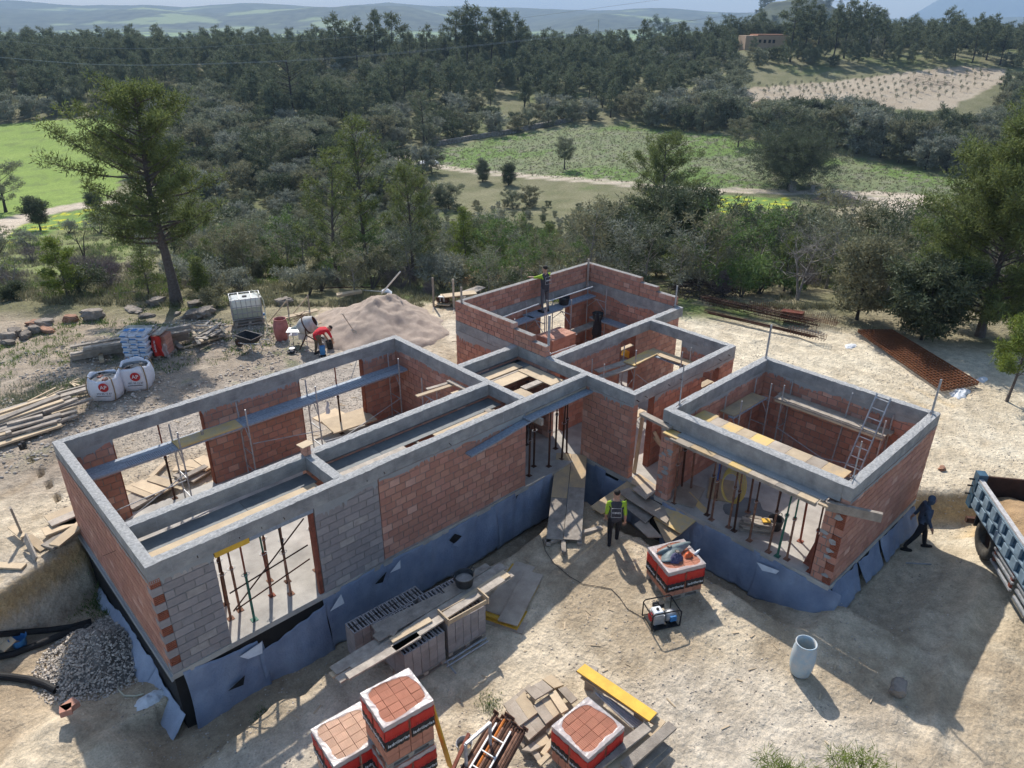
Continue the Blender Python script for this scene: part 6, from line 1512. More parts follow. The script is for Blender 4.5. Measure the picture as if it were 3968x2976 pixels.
mk('tank_cap', MB().lathe([(.035, 0), (.035, .03), (0, .03)], 10, (-.14, -.04, .43)), 'black', t); mk('air_filter', MB().box((.02, .12, .40), (.12, .12, .12)), 'black', t); mk('muffler', MB().box((-.08, .17, .36), (.13, .11, .11)), 'rubber', t)
mk('pump_body', MB().lathe([(0, -.13), (.12, -.13), (.14, 0), (.12, .13), (0, .13)], 16, (.2, -.02, .16), Matrix.Rotation(R(90), 3, 'Y')), 'steel_galv', t, smooth=True); mk('recoil_cover', MB().lathe([(0, 0), (.10, 0), (.10, .05), (0, .06)], 14, (-.25, 0, .2), Matrix.Rotation(R(-90), 3, 'Y')), 'logo_red', t)
mk('panel', MB().box((.22, -.17, .18), (.16, .04, .14)), 'bucket_blue', t); mk('pallet_base', MB().box((0, 0, .02), (Lx*.9, Wy*.9, .02)), 'black', t)
tag(mk('cable', MB().tube([at(x, y, up=.02) for x, y in ((1172, 1165), (1178, 1190), (1195, 1215), (1230, 1245), (1260, 1262), (1300, 1268), (1320, 1272), (1338, 1290), (1355, 1315), (1395, 1338), (1418, 1345), (1440, 1330))], .009, 5), 'cable'), 'black cable snaking over the ground from the ramp to the pump set', 'cable')
tag(mk('cable', MB().tube([at(x, y, up=.02) for x, y in ((1462, 1315), (1470, 1335), (1466, 1350), (1452, 1352), (1448, 1340))], .008, 5), 'cable'), 'short black cable looped at the right of the pump set', 'cable')
tag(mk('stick', MB().bar(at(1957, 1216, up=.03), at(2012, 1219, up=.03), .03, .03), 'steel_galv'), 'thin grey rod on the shaded ground right of the garage', 'stick')
# ------------------------------------------------------------------ the truck at the right edge
TG = gz(18.7, 2.2)
wc = A('w6', 2000, 500, TG)
rz_t = math.atan2(1.92-3.38, 18.0-20.01)       # its side runs from the tail towards the picture edge
T_ = thing('tipper_truck', 'blue tipper truck loaded with soil, cut by the picture edge', 'truck', (20.05, 3.45, TG), rz_t)
# local x = from the tail forward, local y to its right side (away from the photo) is negative here
sd_ = 1   # near side is local +y ... body spans to the far side
W2 = 2.3; L2 = 4.6; zb, zt2 = .95, 1.72
near = 0.; far_ = W2
def tb(x0_, x1_, y0_, y1_, z0_, z1_, m, name, par=T_, **kw): return mk(name, MB().bx(x0_, x1_, y0_, y1_, z0_, z1_), m, par, **kw)
body = tb(0, L2, -.0+.02, W2, zb-.06, zb, 'truck_blue', 'bed_floor')
sidep = tb(.05, L2, -.02, .03, zb, zt2, 'truck_blue', 'bed_side')
for i in range(9):
    x = .25+i*.48
    for j in range(2): mk('stiffener', MB().bx(x, x+.24, -.085, -.021, zb+.08+j*.36, zb+.33+j*.36), 'truck_pale', sidep)
for z in (zb+.03, zb+.375, zt2-.06): mk('rail', MB().bx(.05, L2, -.075, -.021, z, z+.045), 'truck_pale', sidep)
tb(0, L2, -.06, .05, zt2, zt2+.05, 'truck_rim', 'bed_rim'); tb(0, L2, W2-.05, W2+.05, zb, zt2+.05, 'rust_dark', 'bed_side')
tb(-.06, 0, 0, W2, zb+.1, zt2+.05, 'rust_dark', 'tailgate'); tb(-.10, .16, -.08, .14, zb-.1, zt2+.16, 'truck_blue', 'corner_post')
for z in (1.2, 1.45, 1.65): mk('hinge_pin', MB().tube([(-.02, -.2, z), (-.02, -.06, z)], .025, 6), 'black', T_)
tb(-.1, 4.6, .45, .65, .62, .86, 'black', 'chassis_rail'); tb(-.1, 4.6, 1.65, 1.85, .62, .86, 'black', 'chassis_rail'); tb(-.02, .1, .0, 1.9, .35, .5, 'rust_dark', 'rear_bumper')
def wheel(x, y, s):
    w = mk('wheel', MB().lathe([(.0, -.02), (.27, -.02), (.30, 0), (.30, .10), (.0, .10)], 20, (x, y, .52), Matrix.Rotation(R(90), 3, 'X')), 'rust_dark', T_)
    M_ = Matrix.Rotation(R(90), 3, 'X')
    mk('tyre', MB().lathe([(.29, -.01), (.36, -.05), (.48, -.05), (.52, -.01), (.52, .24), (.48, .28), (.36, .28), (.29, .24), (.29, -.01)], 32, (x, y, .52), M_), 'tyre', w, smooth=True)
    mbt = MB()
    for k in range(30):
        a = 2*math.pi*k/30; mbt.box((x+.525*math.cos(a), y-.115, .52+.525*math.sin(a)), (.045, .27, .028), M=Matrix.Rotation(-a+R(90), 3, 'Y'))
    tag(mk('tread', mbt, 'tyre', w), 'blocks of the tyre tread', kind='stuff')
wheel(1.02, .34, 1); wheel(1.02, 2.2, 1); wheel(4.1, .34, 1)
tb(.45, 1.65, .02, .5, 1.09, 1.13, 'black', 'mudguard'); mk('mud_flap', MB().bx(.40, .44, .03, .45, .5, 1.1), 'black', T_)
for z in (.42, .62, .78): mk('side_guard', MB().bx(1.75, 2.9, -.02, .04, z, z+.055), 'steel_galv', T_)
for z in (.42, .62, .78): mk('side_guard', MB().bx(3.1, 4.4, -.02, .04, z, z+.055), 'steel_galv', T_)
mk('side_guard_post', MB().bx(1.8, 1.86, .0, .06, .4, .9), 'rust_red', T_); mk('side_guard_post', MB().bx(2.75, 2.83, .0, .06, .4, .9), 'rust_red', T_)
mk('air_tank', MB().lathe([(0, -.35), (.13, -.35), (.14, -.3), (.14, .3), (.13, .35), (0, .35)], 14, (2.3, .25, .72), Matrix.Rotation(R(90), 3, 'Y')), 'steel_galv', T_, smooth=True)
mb = MB(); mb.sheet(lambda u, v: (.15+(L2-.2)*u, .06+(W2-.12)*v, zb+.15+.62*math.sin(math.pi*min(1, max(0, .12+.86*v)))*min(1, u*3.2+.15)+.16*float(fbm(u*9, v*6, 5, 4))), 60, 34)
mk('soil_load', mb, 'soil', T_, smooth=True)
# ================================================================== back yard
def onF(n, x, y, Fd):
    """point seen at x, y that lies Fd metres ahead of the drone"""
    if n: o = CR[n]; d = ray(o[0]+o[2]*x, o[1]+o[2]*y)
    else: d = ray(x*DS, y*DS)
    t = Fd/(d[0]*HX+d[1]*HY); return Vector((d[0]*t, d[1]*t, ZC+d[2]*t))
def heap(name, c, r, h, m, label, cat, seed, n=70, extra=(), grain=.10, st=None):
    mb = MB()
    def Z(x, y):
        a = math.hypot(x-c[0], y-c[1])/r*(1+.22*(float(fbm(x*.9+seed, y*.9, seed, 3))-.5)*2)
        z = h*max(0, 1-a)**1.1
        for (ex, ey, er, eh) in extra: z = max(z, eh*max(0, 1-math.hypot(x-ex, y-ey)/er*(1+.2*(float(fbm(x, y, seed+3, 3))-.5)*2)))
        return z*(1+grain*(float(fbm(x*2.4, y*2.4, seed+5, 4))-.5)*4)
    R_ = r*1.12; vs = []; 
    for j in range(n+1):
        for i in range(n+1):
            x = c[0]+(i/n*2-1)*R_; y = c[1]+(j/n*2-1)*R_; z = Z(x, y); vs.append((x, y, gz(x, y)+z-(.08 if z < .02 else 0)))
    fs = [(j*(n+1)+i, j*(n+1)+i+1, (j+1)*(n+1)+i+1, (j+1)*(n+1)+i) for j in range(n) for i in range(n)]
    mb.add(vs, fs); o = mk(name, mb, m, smooth=True); tag(o, label, cat); return o
heap('sand_pile', (16.5, 26.2), 3.1, 1.22, 'sand', 'large pile of pale sand behind the concrete mixer', 'sand pile', 3, extra=((17.4, 27.0, 2.2, 1.12), (15.2, 25.7, 1.7, .6)), grain=.12)
pg = at(1050, 612); heap('gravel_pile', (pg.x, pg.y), 2.0, 1.05, 'soil', 'brown gravel pile behind the left corner of the raised room', 'gravel pile', 9)
heap('gravel_pile', (1.75, 15.9), 1.25, .62, 'gravel', 'heap of grey crushed stone in the trench beside the end wall', 'gravel pile', 12, grain=.2)
t = thing('shovel', 'shovel stuck upright in the sand pile', 'shovel', (0, 0, 0)); a, b = A('r3', 1300, 640, .75), A('r3', 1180, 460, 1.75)
mk('shaft', MB().tube([a, b], .016, 6), 'wood_grey', t); mk('blade', MB().bar(a-(b-a)*.16, a+(b-a)*.06, .2, .01), 'steel_galv', t); mk('grip', MB().bar(b-Vector((.05, -.05, 0)), b+Vector((.05, -.05, 0)), .025), 'wood_grey', t)
# lumber at the left
t = thing('lumber_pile', 'big loose pile of grey timber planks at the left edge behind the house', 'lumber pile', (0, 0, 0))
LP = [((0, 690), (605, 495), .22, .05), ((0, 640), (480, 475), .12, .12), ((0, 625), (560, 465), .12, .16), ((0, 565), (600, 395), .22, .22), ((0, 600), (110, 570), .2, .2), ((60, 580), (110, 565), .15, .25), ((70, 495), (420, 405), .16, .3), ((0, 500), (570, 310), .2, .3), ((0, 470), (620, 260), .18, .36),
      ((0, 450), (580, 215), .22, .42), ((570, 470), (765, 405), .18, .1), ((600, 405), (755, 360), .18, .14), ((510, 395), (760, 320), .07, .2), ((420, 390), (910, 240), .18, .22), ((420, 370), (760, 240), .18, .3), ((350, 345), (695, 225), .16, .32), ((0, 385), (550, 205), .14, .3), ((0, 365), (590, 190), .12, .25),
      ((570, 225), (900, 130), .22, .12), ((560, 190), (890, 100), .08, .12), ((100, 420), (430, 360), .2, .26), ((0, 540), (410, 410), .2, .24), ((0, 520), (300, 420), .2, .22), ((250, 560), (600, 440), .16, .14), ((0, 425), (480, 270), .16, .34)]
for i, (a, b, w, z) in enumerate(LP):
    pa_, pb_ = A('f2', a[0]-(0 if a[0] > 5 else 60), a[1]+(0 if a[0] > 5 else 18), z), A('f2', *b, z); mk('plank', MB().bar(pa_, pb_, w, .07, roll=rr_.uniform(-.06, .06)), 'wood_grey' if i % 4 else 'wood_pale', t)
for k in range(18):
    u, v_ = rr_.uniform(0, 500), rr_.uniform(0, 1); mk('plank', MB().bar(A('f2', u-60, 640-.3*u-v_*170, .02+.12*v_), A('f2', u+250, 560-.33*(u+200)-v_*170+60, .02+.12*v_), .16, .05), 'wood_grey', t)
for i, (a, b) in enumerate((((270, 270), (550, 130)), ((460, 215), (625, 140)))): tag(mk('stake', MB().bar(A('f2', *a, .35), A('f2', *b, .35), .05, .03), 'wood_pale'), ['longer thin stake on top of the lumber pile', 'shorter thin stake on top of the lumber pile'][i], 'stake')
t = thing('offcut_pile', 'little fan of wood offcuts beside the white bulk bag', 'offcuts', (0, 0, 0))
for i, (a, b) in enumerate((((690, 80), (740, 120)), ((700, 80), (790, 75)), ((700, 85), (780, 110)), ((710, 70), (780, 40)))): mk('offcut', MB().bar(A('f2', *a, .06), A('f2', *b, .06), .06, .03), 'wood_pale', t)
# bulk bags
def bulk_bag(p, rz, label, seed, s=.5, hh=.92):
    t = thing('bulk_bag', label, 'bulk bag', p, rz); r = random.Random(seed)
    prof = [(.80, 0), (.96, .06), (1.06, .3), (1.08, .55), (1.0, .85), (.96, 1.0), (.88, .98), (.84, .86)]
    mb = MB(); n = 40
    for (q, z) in prof:
        for j in range(n):
            a = 2*math.pi*j/n; c_, s_ = math.cos(a), math.sin(a); m_ = (abs(c_)**3.2+abs(s_)**3.2)**(-1/3.2)
            w_ = 1+.03*math.sin(5*a+z*4+seed)+.02*math.sin(11*a+seed)
            sag = (-.10+.12*math.sin(2*a+seed)+.05*math.sin(5*a))*(z > .9)
            mb.v.append((c_*m_*q*s*w_, s_*m_*q*s*w_, hh*(z+sag*.6)))
    for i in range(len(prof)-1):
        for j in range(n): a = i*n+j; b = i*n+(j+1) % n; mb.f.append((a, b, b+n, a+n))
    mk('bag', mb, 'bag_white', t, smooth=True)
    mk('filling', MB().lathe([(0, hh*.86), (s*.4, hh*.84), (s*1.0, hh*.74)], 20), 'gravel', t, smooth=True)
    for i in range(5): mk('debris', MB().box((r.uniform(-.25, .25), r.uniform(-.25, .25), hh*.86), (.2, .12, .05), r.uniform(0, 3)), ['rock', 'brick', 'wood_grey'][i % 3], t)
    for ang in (45, 135, 225, 315):
        a = R(ang); x, y = math.cos(a)*s*1.28, math.sin(a)*s*1.28
        mk('strap', MB().tube([(x*.86, y*.86, .02), (x*1.0, y*1.0, hh*.3), (x*1.02, y*1.02, hh*.6), (x*.93, y*.93, hh*.95)], .022, 5), 'strap', t)
        mk('loop', MB().tube([(x*.93, y*.93, hh*.93), (x*.8, y*.9, hh*1.06), (x*.62, y*.95, hh*1.02), (x*.5, y*1.0, hh*.9)], .018, 5), 'strap', t)
    Mx = Matrix.Translation((.0, -s*1.12, hh*.58))@Matrix.Rotation(R(90), 4, 'X')
    disc = MB(); disc.add([(.17*math.cos(a), .17*math.sin(a), .01) for a in np.linspace(0, 6.28, 28)[:-1]], [tuple(range(27))]); o = mk('logo', disc, 'logo_red', t); o.matrix_local = Matrix.Translation((.16, -s*1.10, hh*.66))@Matrix.Rotation(R(90), 4, 'X')
    text(t, 'lettering', 'AP', .20, Matrix.Translation((.16, -s*1.10-.02, hh*.66))@Matrix.Rotation(R(90), 4, 'X'), 'print_white')
    text(t, 'lettering', '971 55 12 87', .095, Matrix.Translation((.14, -s*1.12-.004, hh*.40))@Matrix.Rotation(R(90), 4, 'X'), 'print_dark')
    mk('printed_line', MB().box((.10, -s*1.115, hh*.30), (.5, .006, .02)), 'print_dark', t)
    return t
p = A('w1', 668, 925); bulk_bag((p.x, p.y, p.z), R(-38), 'left one of two white bulk bags with red AP logo', 1)
p = A('w1', 850, 862); bulk_bag((p.x, p.y, p.z), R(-34), 'right one of two white bulk bags, its red AP logo in full view', 4, .52, .95)
# beams, cement, plank heap
t = thing('beam_stack', 'stack of long heavy grey timber beams behind the cement bags', 'timber stack', (0, 0, 0))
for (a, b, z, w, h) in (((430, 690), (1160, 560), .12, .22, .2), ((430, 668), (1160, 545), .32, .2, .08), ((510, 655), (1150, 540), .38, .2, .14), ((510, 635), (1160, 525), .52, .2, .10), ((430, 622), (1140, 500), .40, .2, .06), ((760, 600), (1170, 520), .58, .2, .08), ((560, 640), (1170, 505), .46, .16, .1), ((950, 530), (1170, 488), .55, .16, .08)):
    mk('beam', MB().bar(A('w1', *a, z), A('w1', *b, z), w, h), 'wood_grey', t)
for (x, y) in ((615, 690), (1045, 610)): mk('bearer', MB().bar(A('w1', x, y-30, .05), A('w1', x+8, y+20, .05), .16, .14), 'wood_pale', t)
p = A('w1', 870, 692); t = thing('cement_pallet', 'pallet of blue and white cement bags wrapped in clear film', 'cement pallet', (p.x, p.y, p.z), R(-43))
p2 = Vector((0, .35, 0))
wood_pallet(t, 1.0, .85); 
for k in range(9):
    for i in range(3):
        for j in range(2):
            off = .1*(k % 2); x = (i-1)*.32+off*.4; mb = MB(); mb.box((0, 0, 0), (.30+.02*(k % 2), .42, .105)); o = mk('cement_bag', mb, 'cement_bag', t); o.location = (x, (j-.5)*.43, .20+k*.112); o.modifiers.new('b', 'BEVEL').width = .035; o.modifiers['b'].segments = 2; o.rotation_euler = (0, 0, rr_.uniform(-.04, .04))
            if (i+k+j) % 2 == 0: mk('print', MB().box((x-.02, (j-.5)*.43-.213, .20+k*.112), (.16+.1*rr_.random(), .006, .05)), 'cement_blue', t)
            if (i*3+k) % 3 == 0 and i == 0: mk('print', MB().box((x-.155, (j-.5)*.43, .20+k*.112), (.006, .3, .05)), 'cement_blue', t)
for c in ((.0, 0, 1.23),): mk('film_top', MB().sheet(lambda u, v: ((u-.5)*1.08, (v-.5)*.98, 1.205+.03*float(fbm(u*6, v*6, 4, 3))), 16, 14), 'film', t, smooth=True)
for i in range(3): mk('print', MB().box(((i-1)*.3, -.1, 1.245), (.2, .25, .004)), 'cement_blue', t)
p = A('w1', 985, 685); t = thing('brick_pallet', 'half used brick pallet in torn red and black film beside the cement bags', 'brick pallet', (p.x+.1, p.y+.1, p.z), R(-43))
wood_pallet(t, .9, .7)
for k in range(4):
    for i in range(3): mk('brick', MB().box(((i-1)*.26, 0, .25+k*.2), (.25, .6, .19)), 'brick', t)
def crinkle(name, x0_, x1_, y, z0_, z1_, m): mk(name, MB().sheet(lambda u, v: (lerp(x0_, x1_, u)+.03*math.sin(v*9), y-.03*math.sin(u*8+v*5)-.05*v, lerp(z0_, z1_, v)), 8, 8), m, t, smooth=True)
crinkle('film', -.42, -.12, -.36, .12, 1.0, 'label_black'); crinkle('film', -.12, .26, -.37, .14, 1.0, 'label_red'); crinkle('film', .26, .46, -.38, .12, .7, 'film')
text(t, 'lettering', 'ladrillerías', .12, Matrix.Translation((.02, -.47, .6))@Matrix.Rotation(R(90), 4, 'X')@Matrix.Rotation(R(90), 4, 'Z'), 'print_white')
for q in (-.2, .05, .2): mk('plank', MB().bar((q, -.4, 1.06), (q+.05, .4, 1.08), .14, .04), 'wood_grey', t)
t = thing('plank_pile', 'untidy heap of short weathered planks between the beams and the water tank', 'plank pile', (0, 0, 0))
for i, (a, b, z, w) in enumerate((((1120, 628), (1435, 540), .06, .12), ((1165, 500), (1220, 605), .35, .14), ((1060, 580), (1110, 628), .10, .16), ((1180, 560), (1300, 500), .4, .12), ((1215, 560), (1380, 480), .42, .12), ((1225, 575), (1390, 500), .38, .1), ((1150, 500), (1240, 590), .38, .12), ((1260, 545), (1350, 475), .45, .13), ((1290, 560), (1375, 510), .4, .1), ((1320, 470), (1390, 540), .42, .12), ((1200, 470), (1280, 462), .4, .1), ((1180, 600), (1250, 560), .2, .13))): mk('plank', MB().bar(A('w1', *a, z), A('w1', *b, z), w, .04), 'wood_grey' if i % 3 else 'wood_pale', t)
for i in range(26):
    c = A('w1', rr_.uniform(1190, 1380), rr_.uniform(475, 570), rr_.uniform(.12, .42)); mk('plank', MB().box(c, (rr_.uniform(.35, .9), .12, .035), rr_.choice((-.7, .85, -.75, .9))+rr_.uniform(-.2, .2)), 'wood_grey' if i % 4 else 'wood_pale', t)
# water tank on pallets
q0, q1, q2 = A('w1', 1425, 470, .32), A('w1', 1617, 445, .32), None
rzI = math.atan2(q1.y-q0.y, q1.x-q0.x); cI = q0.lerp(q1, .5)+Vector((-math.sin(rzI), math.cos(rzI), 0))*.5
t = thing('water_tank', 'white plastic water tank in a steel cage, half full, standing on two wooden pallets', 'water tank', (cI.x, cI.y, .30), rzI)
LI = min(1.25, (q1-q0).length)
mk('tank', MB().box((0, 0, .72), (LI-.06, .92, .42)), 'ibc_plastic', t).modifiers.new('b', 'BEVEL').width = .06
mk('water', MB().box((0, 0, .32), (LI-.06, .92, .46)), 'ibc_water', t).modifiers.new('b', 'BEVEL').width = .04
mk('lid', MB().lathe([(.1, .93), (.1, .97), (0, .97)], 14), 'print_dark', t)
for s in (-1, 1):
    for i in range(7): mk('cage_bar', MB().bar((-LI/2+.02+i*(LI-.04)/6, s*.485, .06), (-LI/2+.02+i*(LI-.04)/6, s*.485, .97), .028), 'steel_galv', t)
    for i in range(6): mk('cage_bar', MB().bar((s*LI/2, -.45+i*.18, .06), (s*LI/2, -.45+i*.18, .97), .028), 'steel_galv', t)
for z in (.08, .34, .62, .97):
    mk('cage_ring', MB().bar((-LI/2, -.5, z), (LI/2, -.5, z), .026).bar((-LI/2, .5, z), (LI/2, .5, z), .026).bar((-LI/2, -.5, z), (-LI/2, .5, z), .026).bar((LI/2, -.5, z), (LI/2, .5, z), .026), 'steel_galv', t)
for x in (-.25, .25): mk('top_bar', MB().bar((x, -.5, .985), (x, .5, .985), .03), 'steel_galv', t)
mk('valve', MB().box((LI/2+.05, -.3, .12), (.08, .08, .1)), 'bucket_blue', t)
for k, dz in enumerate((.0, .14)):
    t2 = thing('wooden_pallet', ['lower wooden pallet under the water tank', 'upper wooden pallet directly under the water tank'][k], 'pallet', (cI.x+.03*k, cI.y, dz-.02), rzI+.05*k); wood_pallet(t2, 1.25, 1.05)
tag(mk('hose', MB().tube([A('w1', x, y, z) for x, y, z in ((1540, 275, 1.3), (1590, 300, 1.32), (1612, 340, 1.1), (1622, 400, .7), (1628, 460, .4), (1640, 500, .1), (1680, 505, .05), (1690, 530, .04), (1660, 548, .04), (1632, 530, .04), (1640, 505, .06))], .022, 6), 'hose_pale'), 'pale yellow hose running from the water tank down to the ground', 'hose')
# wheelbarrow
p = A('w1', 1535, 640); t = thing('wheelbarrow', 'grey wheelbarrow tipped towards the house beside the pallets', 'wheelbarrow', (p.x, p.y, p.z), R(110))
mb = MB(); tr = [(-.45, -.32, .62), (.45, -.30, .66), (.45, .30, .66), (-.45, .32, .62)]; bt_ = [(-.28, -.2, .36), (.22, -.2, .36), (.22, .2, .36), (-.28, .2, .36)]
mb.add(tr+bt_, [(4, 5, 6, 7), (0, 1, 5, 4), (1, 2, 6, 5), (2, 3, 7, 6), (3, 0, 4, 7)]); o = mk('tray', mb, 'rubber', t); o.modifiers.new('s', 'SOLIDIFY').thickness = .012
mk('tray_rim', MB().tube([*tr, tr[0]], .018, 6), 'wood_grey', t)
for s in (-1, 1): mk('handle', MB().tube([(.55, s*.08, .22), (0, s*.22, .34), (-.85, s*.28, .52)], .018, 6), 'steel_galv', t); mk('leg', MB().tube([(-.3, s*.24, .38), (-.38, s*.26, .0)], .018, 6), 'steel_galv', t)
w_ = mk('wheel', MB().lathe([(0, -.03), (.14, -.03), (.14, .03), (0, .03)], 14, (.6, 0, .2), Matrix.Rotation(R(90), 3, 'X')), 'rust_dark', t); mk('tyre', MB().lathe([(.12, -.04), (.19, -.045), (.2, 0), (.19, .045), (.12, .04)], 18, (.6, 0, .2), Matrix.Rotation(R(90), 3, 'X')), 'tyre', w_)
p = A('w1', 1730, 578); drum((p.x, p.y, p.z), .30, .95, 'drum_red', 'drum_in', 'dirty pink plastic drum beside the concrete mixer')
# mixer
p = A('w1', 1912, 625); t = thing('concrete_mixer', 'mortar covered concrete mixer with its dark drum mouth turned to the sand', 'mixer', (p.x, p.y, p.z), R(-40))
Md = Matrix.Rotation(R(62), 3, 'Y'); mk('drum', MB().lathe([(.12, -.36), (.24, -.34), (.36, -.12), (.36, .10), (.24, .36), (.22, .38), (.20, .36)], 24, (-.10, 0, .98), Md), 'mixer_grey', t, smooth=True)
mk('drum_mouth', MB().lathe([(.215, .355), (.15, .1), (0, .0)], 20, (-.10, 0, .98), Md), 'rust_dark', t, smooth=True)
mk('drum_ring', MB().lathe([(.365, -.02), (.385, -.02), (.385, .03), (.365, .03)], 24, (-.10, 0, .98), Md), 'rust_dark', t)
for s in (-1, 1): mk('frame_leg', MB().tube([(-.45, s*.3, .02), (-.1, s*.38, .7), (-.1, s*.40, .98)], .025, 6), 'rust_dark', t); mk('frame_leg', MB().tube([(.45, s*.25, .25), (-.1, s*.38, .7)], .025, 6), 'rust_dark', t)
mk('motor_box', MB().box((-.32, 0, .55), (.3, .26, .3)), 'mixer_grey', t)
for s in (-1, 1): mk('wheel', MB().lathe([(.0, -.03), (.10, -.03), (.18, -.04), (.19, 0), (.18, .04), (.10, .03), (0, .03)], 18, (.42, s*.3, .19), Matrix.Rotation(R(90), 3, 'X')), 'mixer_grey', t)
t = thing('spool_stand', 'small grey round stand with a cap on the gravel between drum and mixer', 'stand', A('w1', 1790, 655)); mk('disc', MB().lathe([(0, .02), (.2, .02), (.2, .05), (0, .06)], 18), 'rubber', t); mk('hub', MB().lathe([(.07, .05), (.07, .15), (.12, .16), (.12, .18), (0, .19)], 12), 'steel_white', t)
tub(A('w1', 2022, 632), .15, .32, 'dark mortar bucket in front of the bending workman', name='bucket', cat='bucket')
tag(mk('cement_bag', MB().bar(A('w1', 1976, 668, .02), A('w1', 1972, 618, .40), .2, .1), 'cement_blue'), 'blue cement bag standing between the legs of the bending workman', 'bag')
# work table of props and boards behind the mixer
t = thing('trestle_table', 'makeshift trestle of props and boards with a tangle of wire behind the mixer', 'trestle', (0, 0, 0))
for (a, b) in (((1758, 372), (1775, 468)), ((1886, 372), (1900, 440))):
    pb_ = A('w1', *b, .02); pt = Vector((pb_.x, pb_.y, .02+1.05)); mk('post', MB().tube([pb_, pt], .035, 6), 'wood_grey', t); mk('brace', MB().tube([pt-Vector((0, 0, .05)), pb_+Vector((-.9, .2, .15))], .025, 6), 'wood_pale', t)
mk('board', MB().bar(A('w1', 1690, 455, .45), A('w1', 1945, 395, .45), .32, .04), 'wood_pale', t); mk('board', MB().bar(A('w1', 1860, 430, .3), A('w1', 1960, 480, .2), .2, .04), 'wood_pale', t)
wr = [(rr_.gauss(0, .18), rr_.gauss(0, .18), rr_.gauss(0, .08)) for _ in range(40)]; cw = A('w1', 1835, 440, .6); mk('wire_tangle', MB().tube([Vector(w)+cw for w in wr], .007, 3), 'rust_dark', t)
t = thing('steel_table', 'low steel table with cyan rags beside the mixer', 'table', (0, 0, 0)); ct = A('w1', 1815, 520, .55); mk('top', MB().box(ct, (.75, .55, .03), -.7), 'steel_galv', t)
for dx, dy in ((-.4, 0), (.4, .0), (0, -.4), (0, .4)): mk('leg', MB().tube([(ct.x+dx, ct.y+dy, .0), (ct.x+dx, ct.y+dy, .55)], .02, 5), 'steel_galv', t)
cloth_heap('rag', A('w1', 1810, 505, .57), .2, .14, .08, 'tarp', 'cyan grey rag on the low steel table', 'rag', 8); cloth_heap('sack', A('w1', 1808, 545), .26, .18, .12, 'rag_white', 'white empty sacks under the low steel table', 'sacks', 9)
tag(quadboard(None, *[A('r3', x, y, .1) for x, y in ((1115, 235), (1370, 195), (1390, 215), (1120, 262))][:2], A('r3', 1120, 262, .1), A('r3', 1390, 215, .1), 'wood_pale', .12), 'pale boards stacked flat at the far side of the sand pile', 'board')
t = thing('folded_tripod', 'white pole with spread feet lying behind the sand pile', 'tripod', (0, 0, 0)); a, b = A('r3', 1600, 242, .3), A('r3', 1800, 8, 1.9)
mk('pole', MB().tube([a, b], .035, 6), 'steel_white', t)
for x, y in ((1400, 205), (1710, 245), (1560, 215)): mk('foot', MB().tube([a+Vector((0, 0, .1)), A('r3', x, y, .03)], .022, 5), 'steel_galv', t)
mk('sheet', MB().sheet(lambda u, v: (lerp(A('r3', 1600, 230, .1), A('r3', 1710, 250, .1), u)+Vector((.25*v, .35*v, .18*math.sin(3*u)*math.sin(3*v))))[:], 8, 6), 'rag_white', t)
for i, (pts, r_) in enumerate(((((470, 240), (900, 185), (1250, 175), (1700, 168)), .03), (((560, 215), (1000, 180), (1400, 165)), .02))): tag(mk('rebar', MB().tube([A('r3', x, y, up=.04) for x, y in pts], r_, 5), 'rust_dark'), ['longer rusty bar lying in the grass behind the sand pile', 'thinner rusty bar lying in the grass behind the sand pile'][i], 'rebar')
for i, ((a, b), r_) in enumerate((((((695, 300)), (1030, 262)), .06), (((1085, 262), (1335, 238)), .05), (((700, 325), (880, 300)), .035))): tag(mk('pole', MB().tube([A('w1', *a, up=.06), A('w1', *b, up=.06)], [r_, r_*.6], 6), 'bark_pale'), ['long pale log lying left of the big pine trunk', 'long pale log lying right of the big pine trunk', 'short thin pole lying left of the big pine trunk'][i], 'log')
# hoist frame and stacks near the raised room
t = thing('hoist_frame', 'U shaped steel hoist frame with a motor standing left of the raised room', 'hoist', (0, 0, 0)); a, b = A('w2', 602, 378), A('w2', 725, 388)
for p in (a, b): mk('post', MB().bar(p, p+Vector((0, 0, 1.45)), .07, .07, up=(1, 0, 0)), 'wood_grey', t); mk('foot', MB().bar(p, p+Vector((-.5, -.6, .02)), .06), 'wood_grey', t)
mk('deck', MB().bar(a.lerp(b, .1)+Vector((.15, .3, .12)), a.lerp(b, .95)+Vector((.15, .3, .12)), .6, .04), 'wood_pale', t)
for k in range(5): mk('motor_part', MB().box(a.lerp(b, .3+.1*k)+Vector((.15, .25, .3+.05*(k % 2))), (.16, .2, .22), k*.5), 'steel_galv' if k % 2 else 'rust_dark', t)
t = thing('board_pile', 'pile of pale formwork boards behind the left corner of the raised room', 'board pile', (0, 0, 0))
for k, (c, L_, w_, rz_) in enumerate((((760, 300), 1.6, .5, -.4), ((830, 285), 1.8, .5, .25), ((740, 305), 1.5, .5, -.5), ((800, 290), 1.7, .5, .1), ((720, 312), 1.4, .4, -.3), ((860, 280), 1.0, .5, .6))): mk('board', MB().box(A('w2', *c, .35-.06*k), (L_, w_, .045), rz_), 'wood_pale' if k % 2 == 0 else 'wood_grey', t)
p = A('w2', 1070, 240); t = thing('wooden_pallet', 'wooden pallet standing on edge behind the raised room', 'pallet', (p.x, p.y, p.z+.02), R(-40))
for k in range(5): mk('slat', MB().box((0, 0, .08+.21*k), (1.05, .03, .12)), 'wood_pale', t)
for k in (-1, 0, 1): mk('runner', MB().box((k*.46, .06, .5), (.1, .09, 1.0)), 'wood_pale', t)
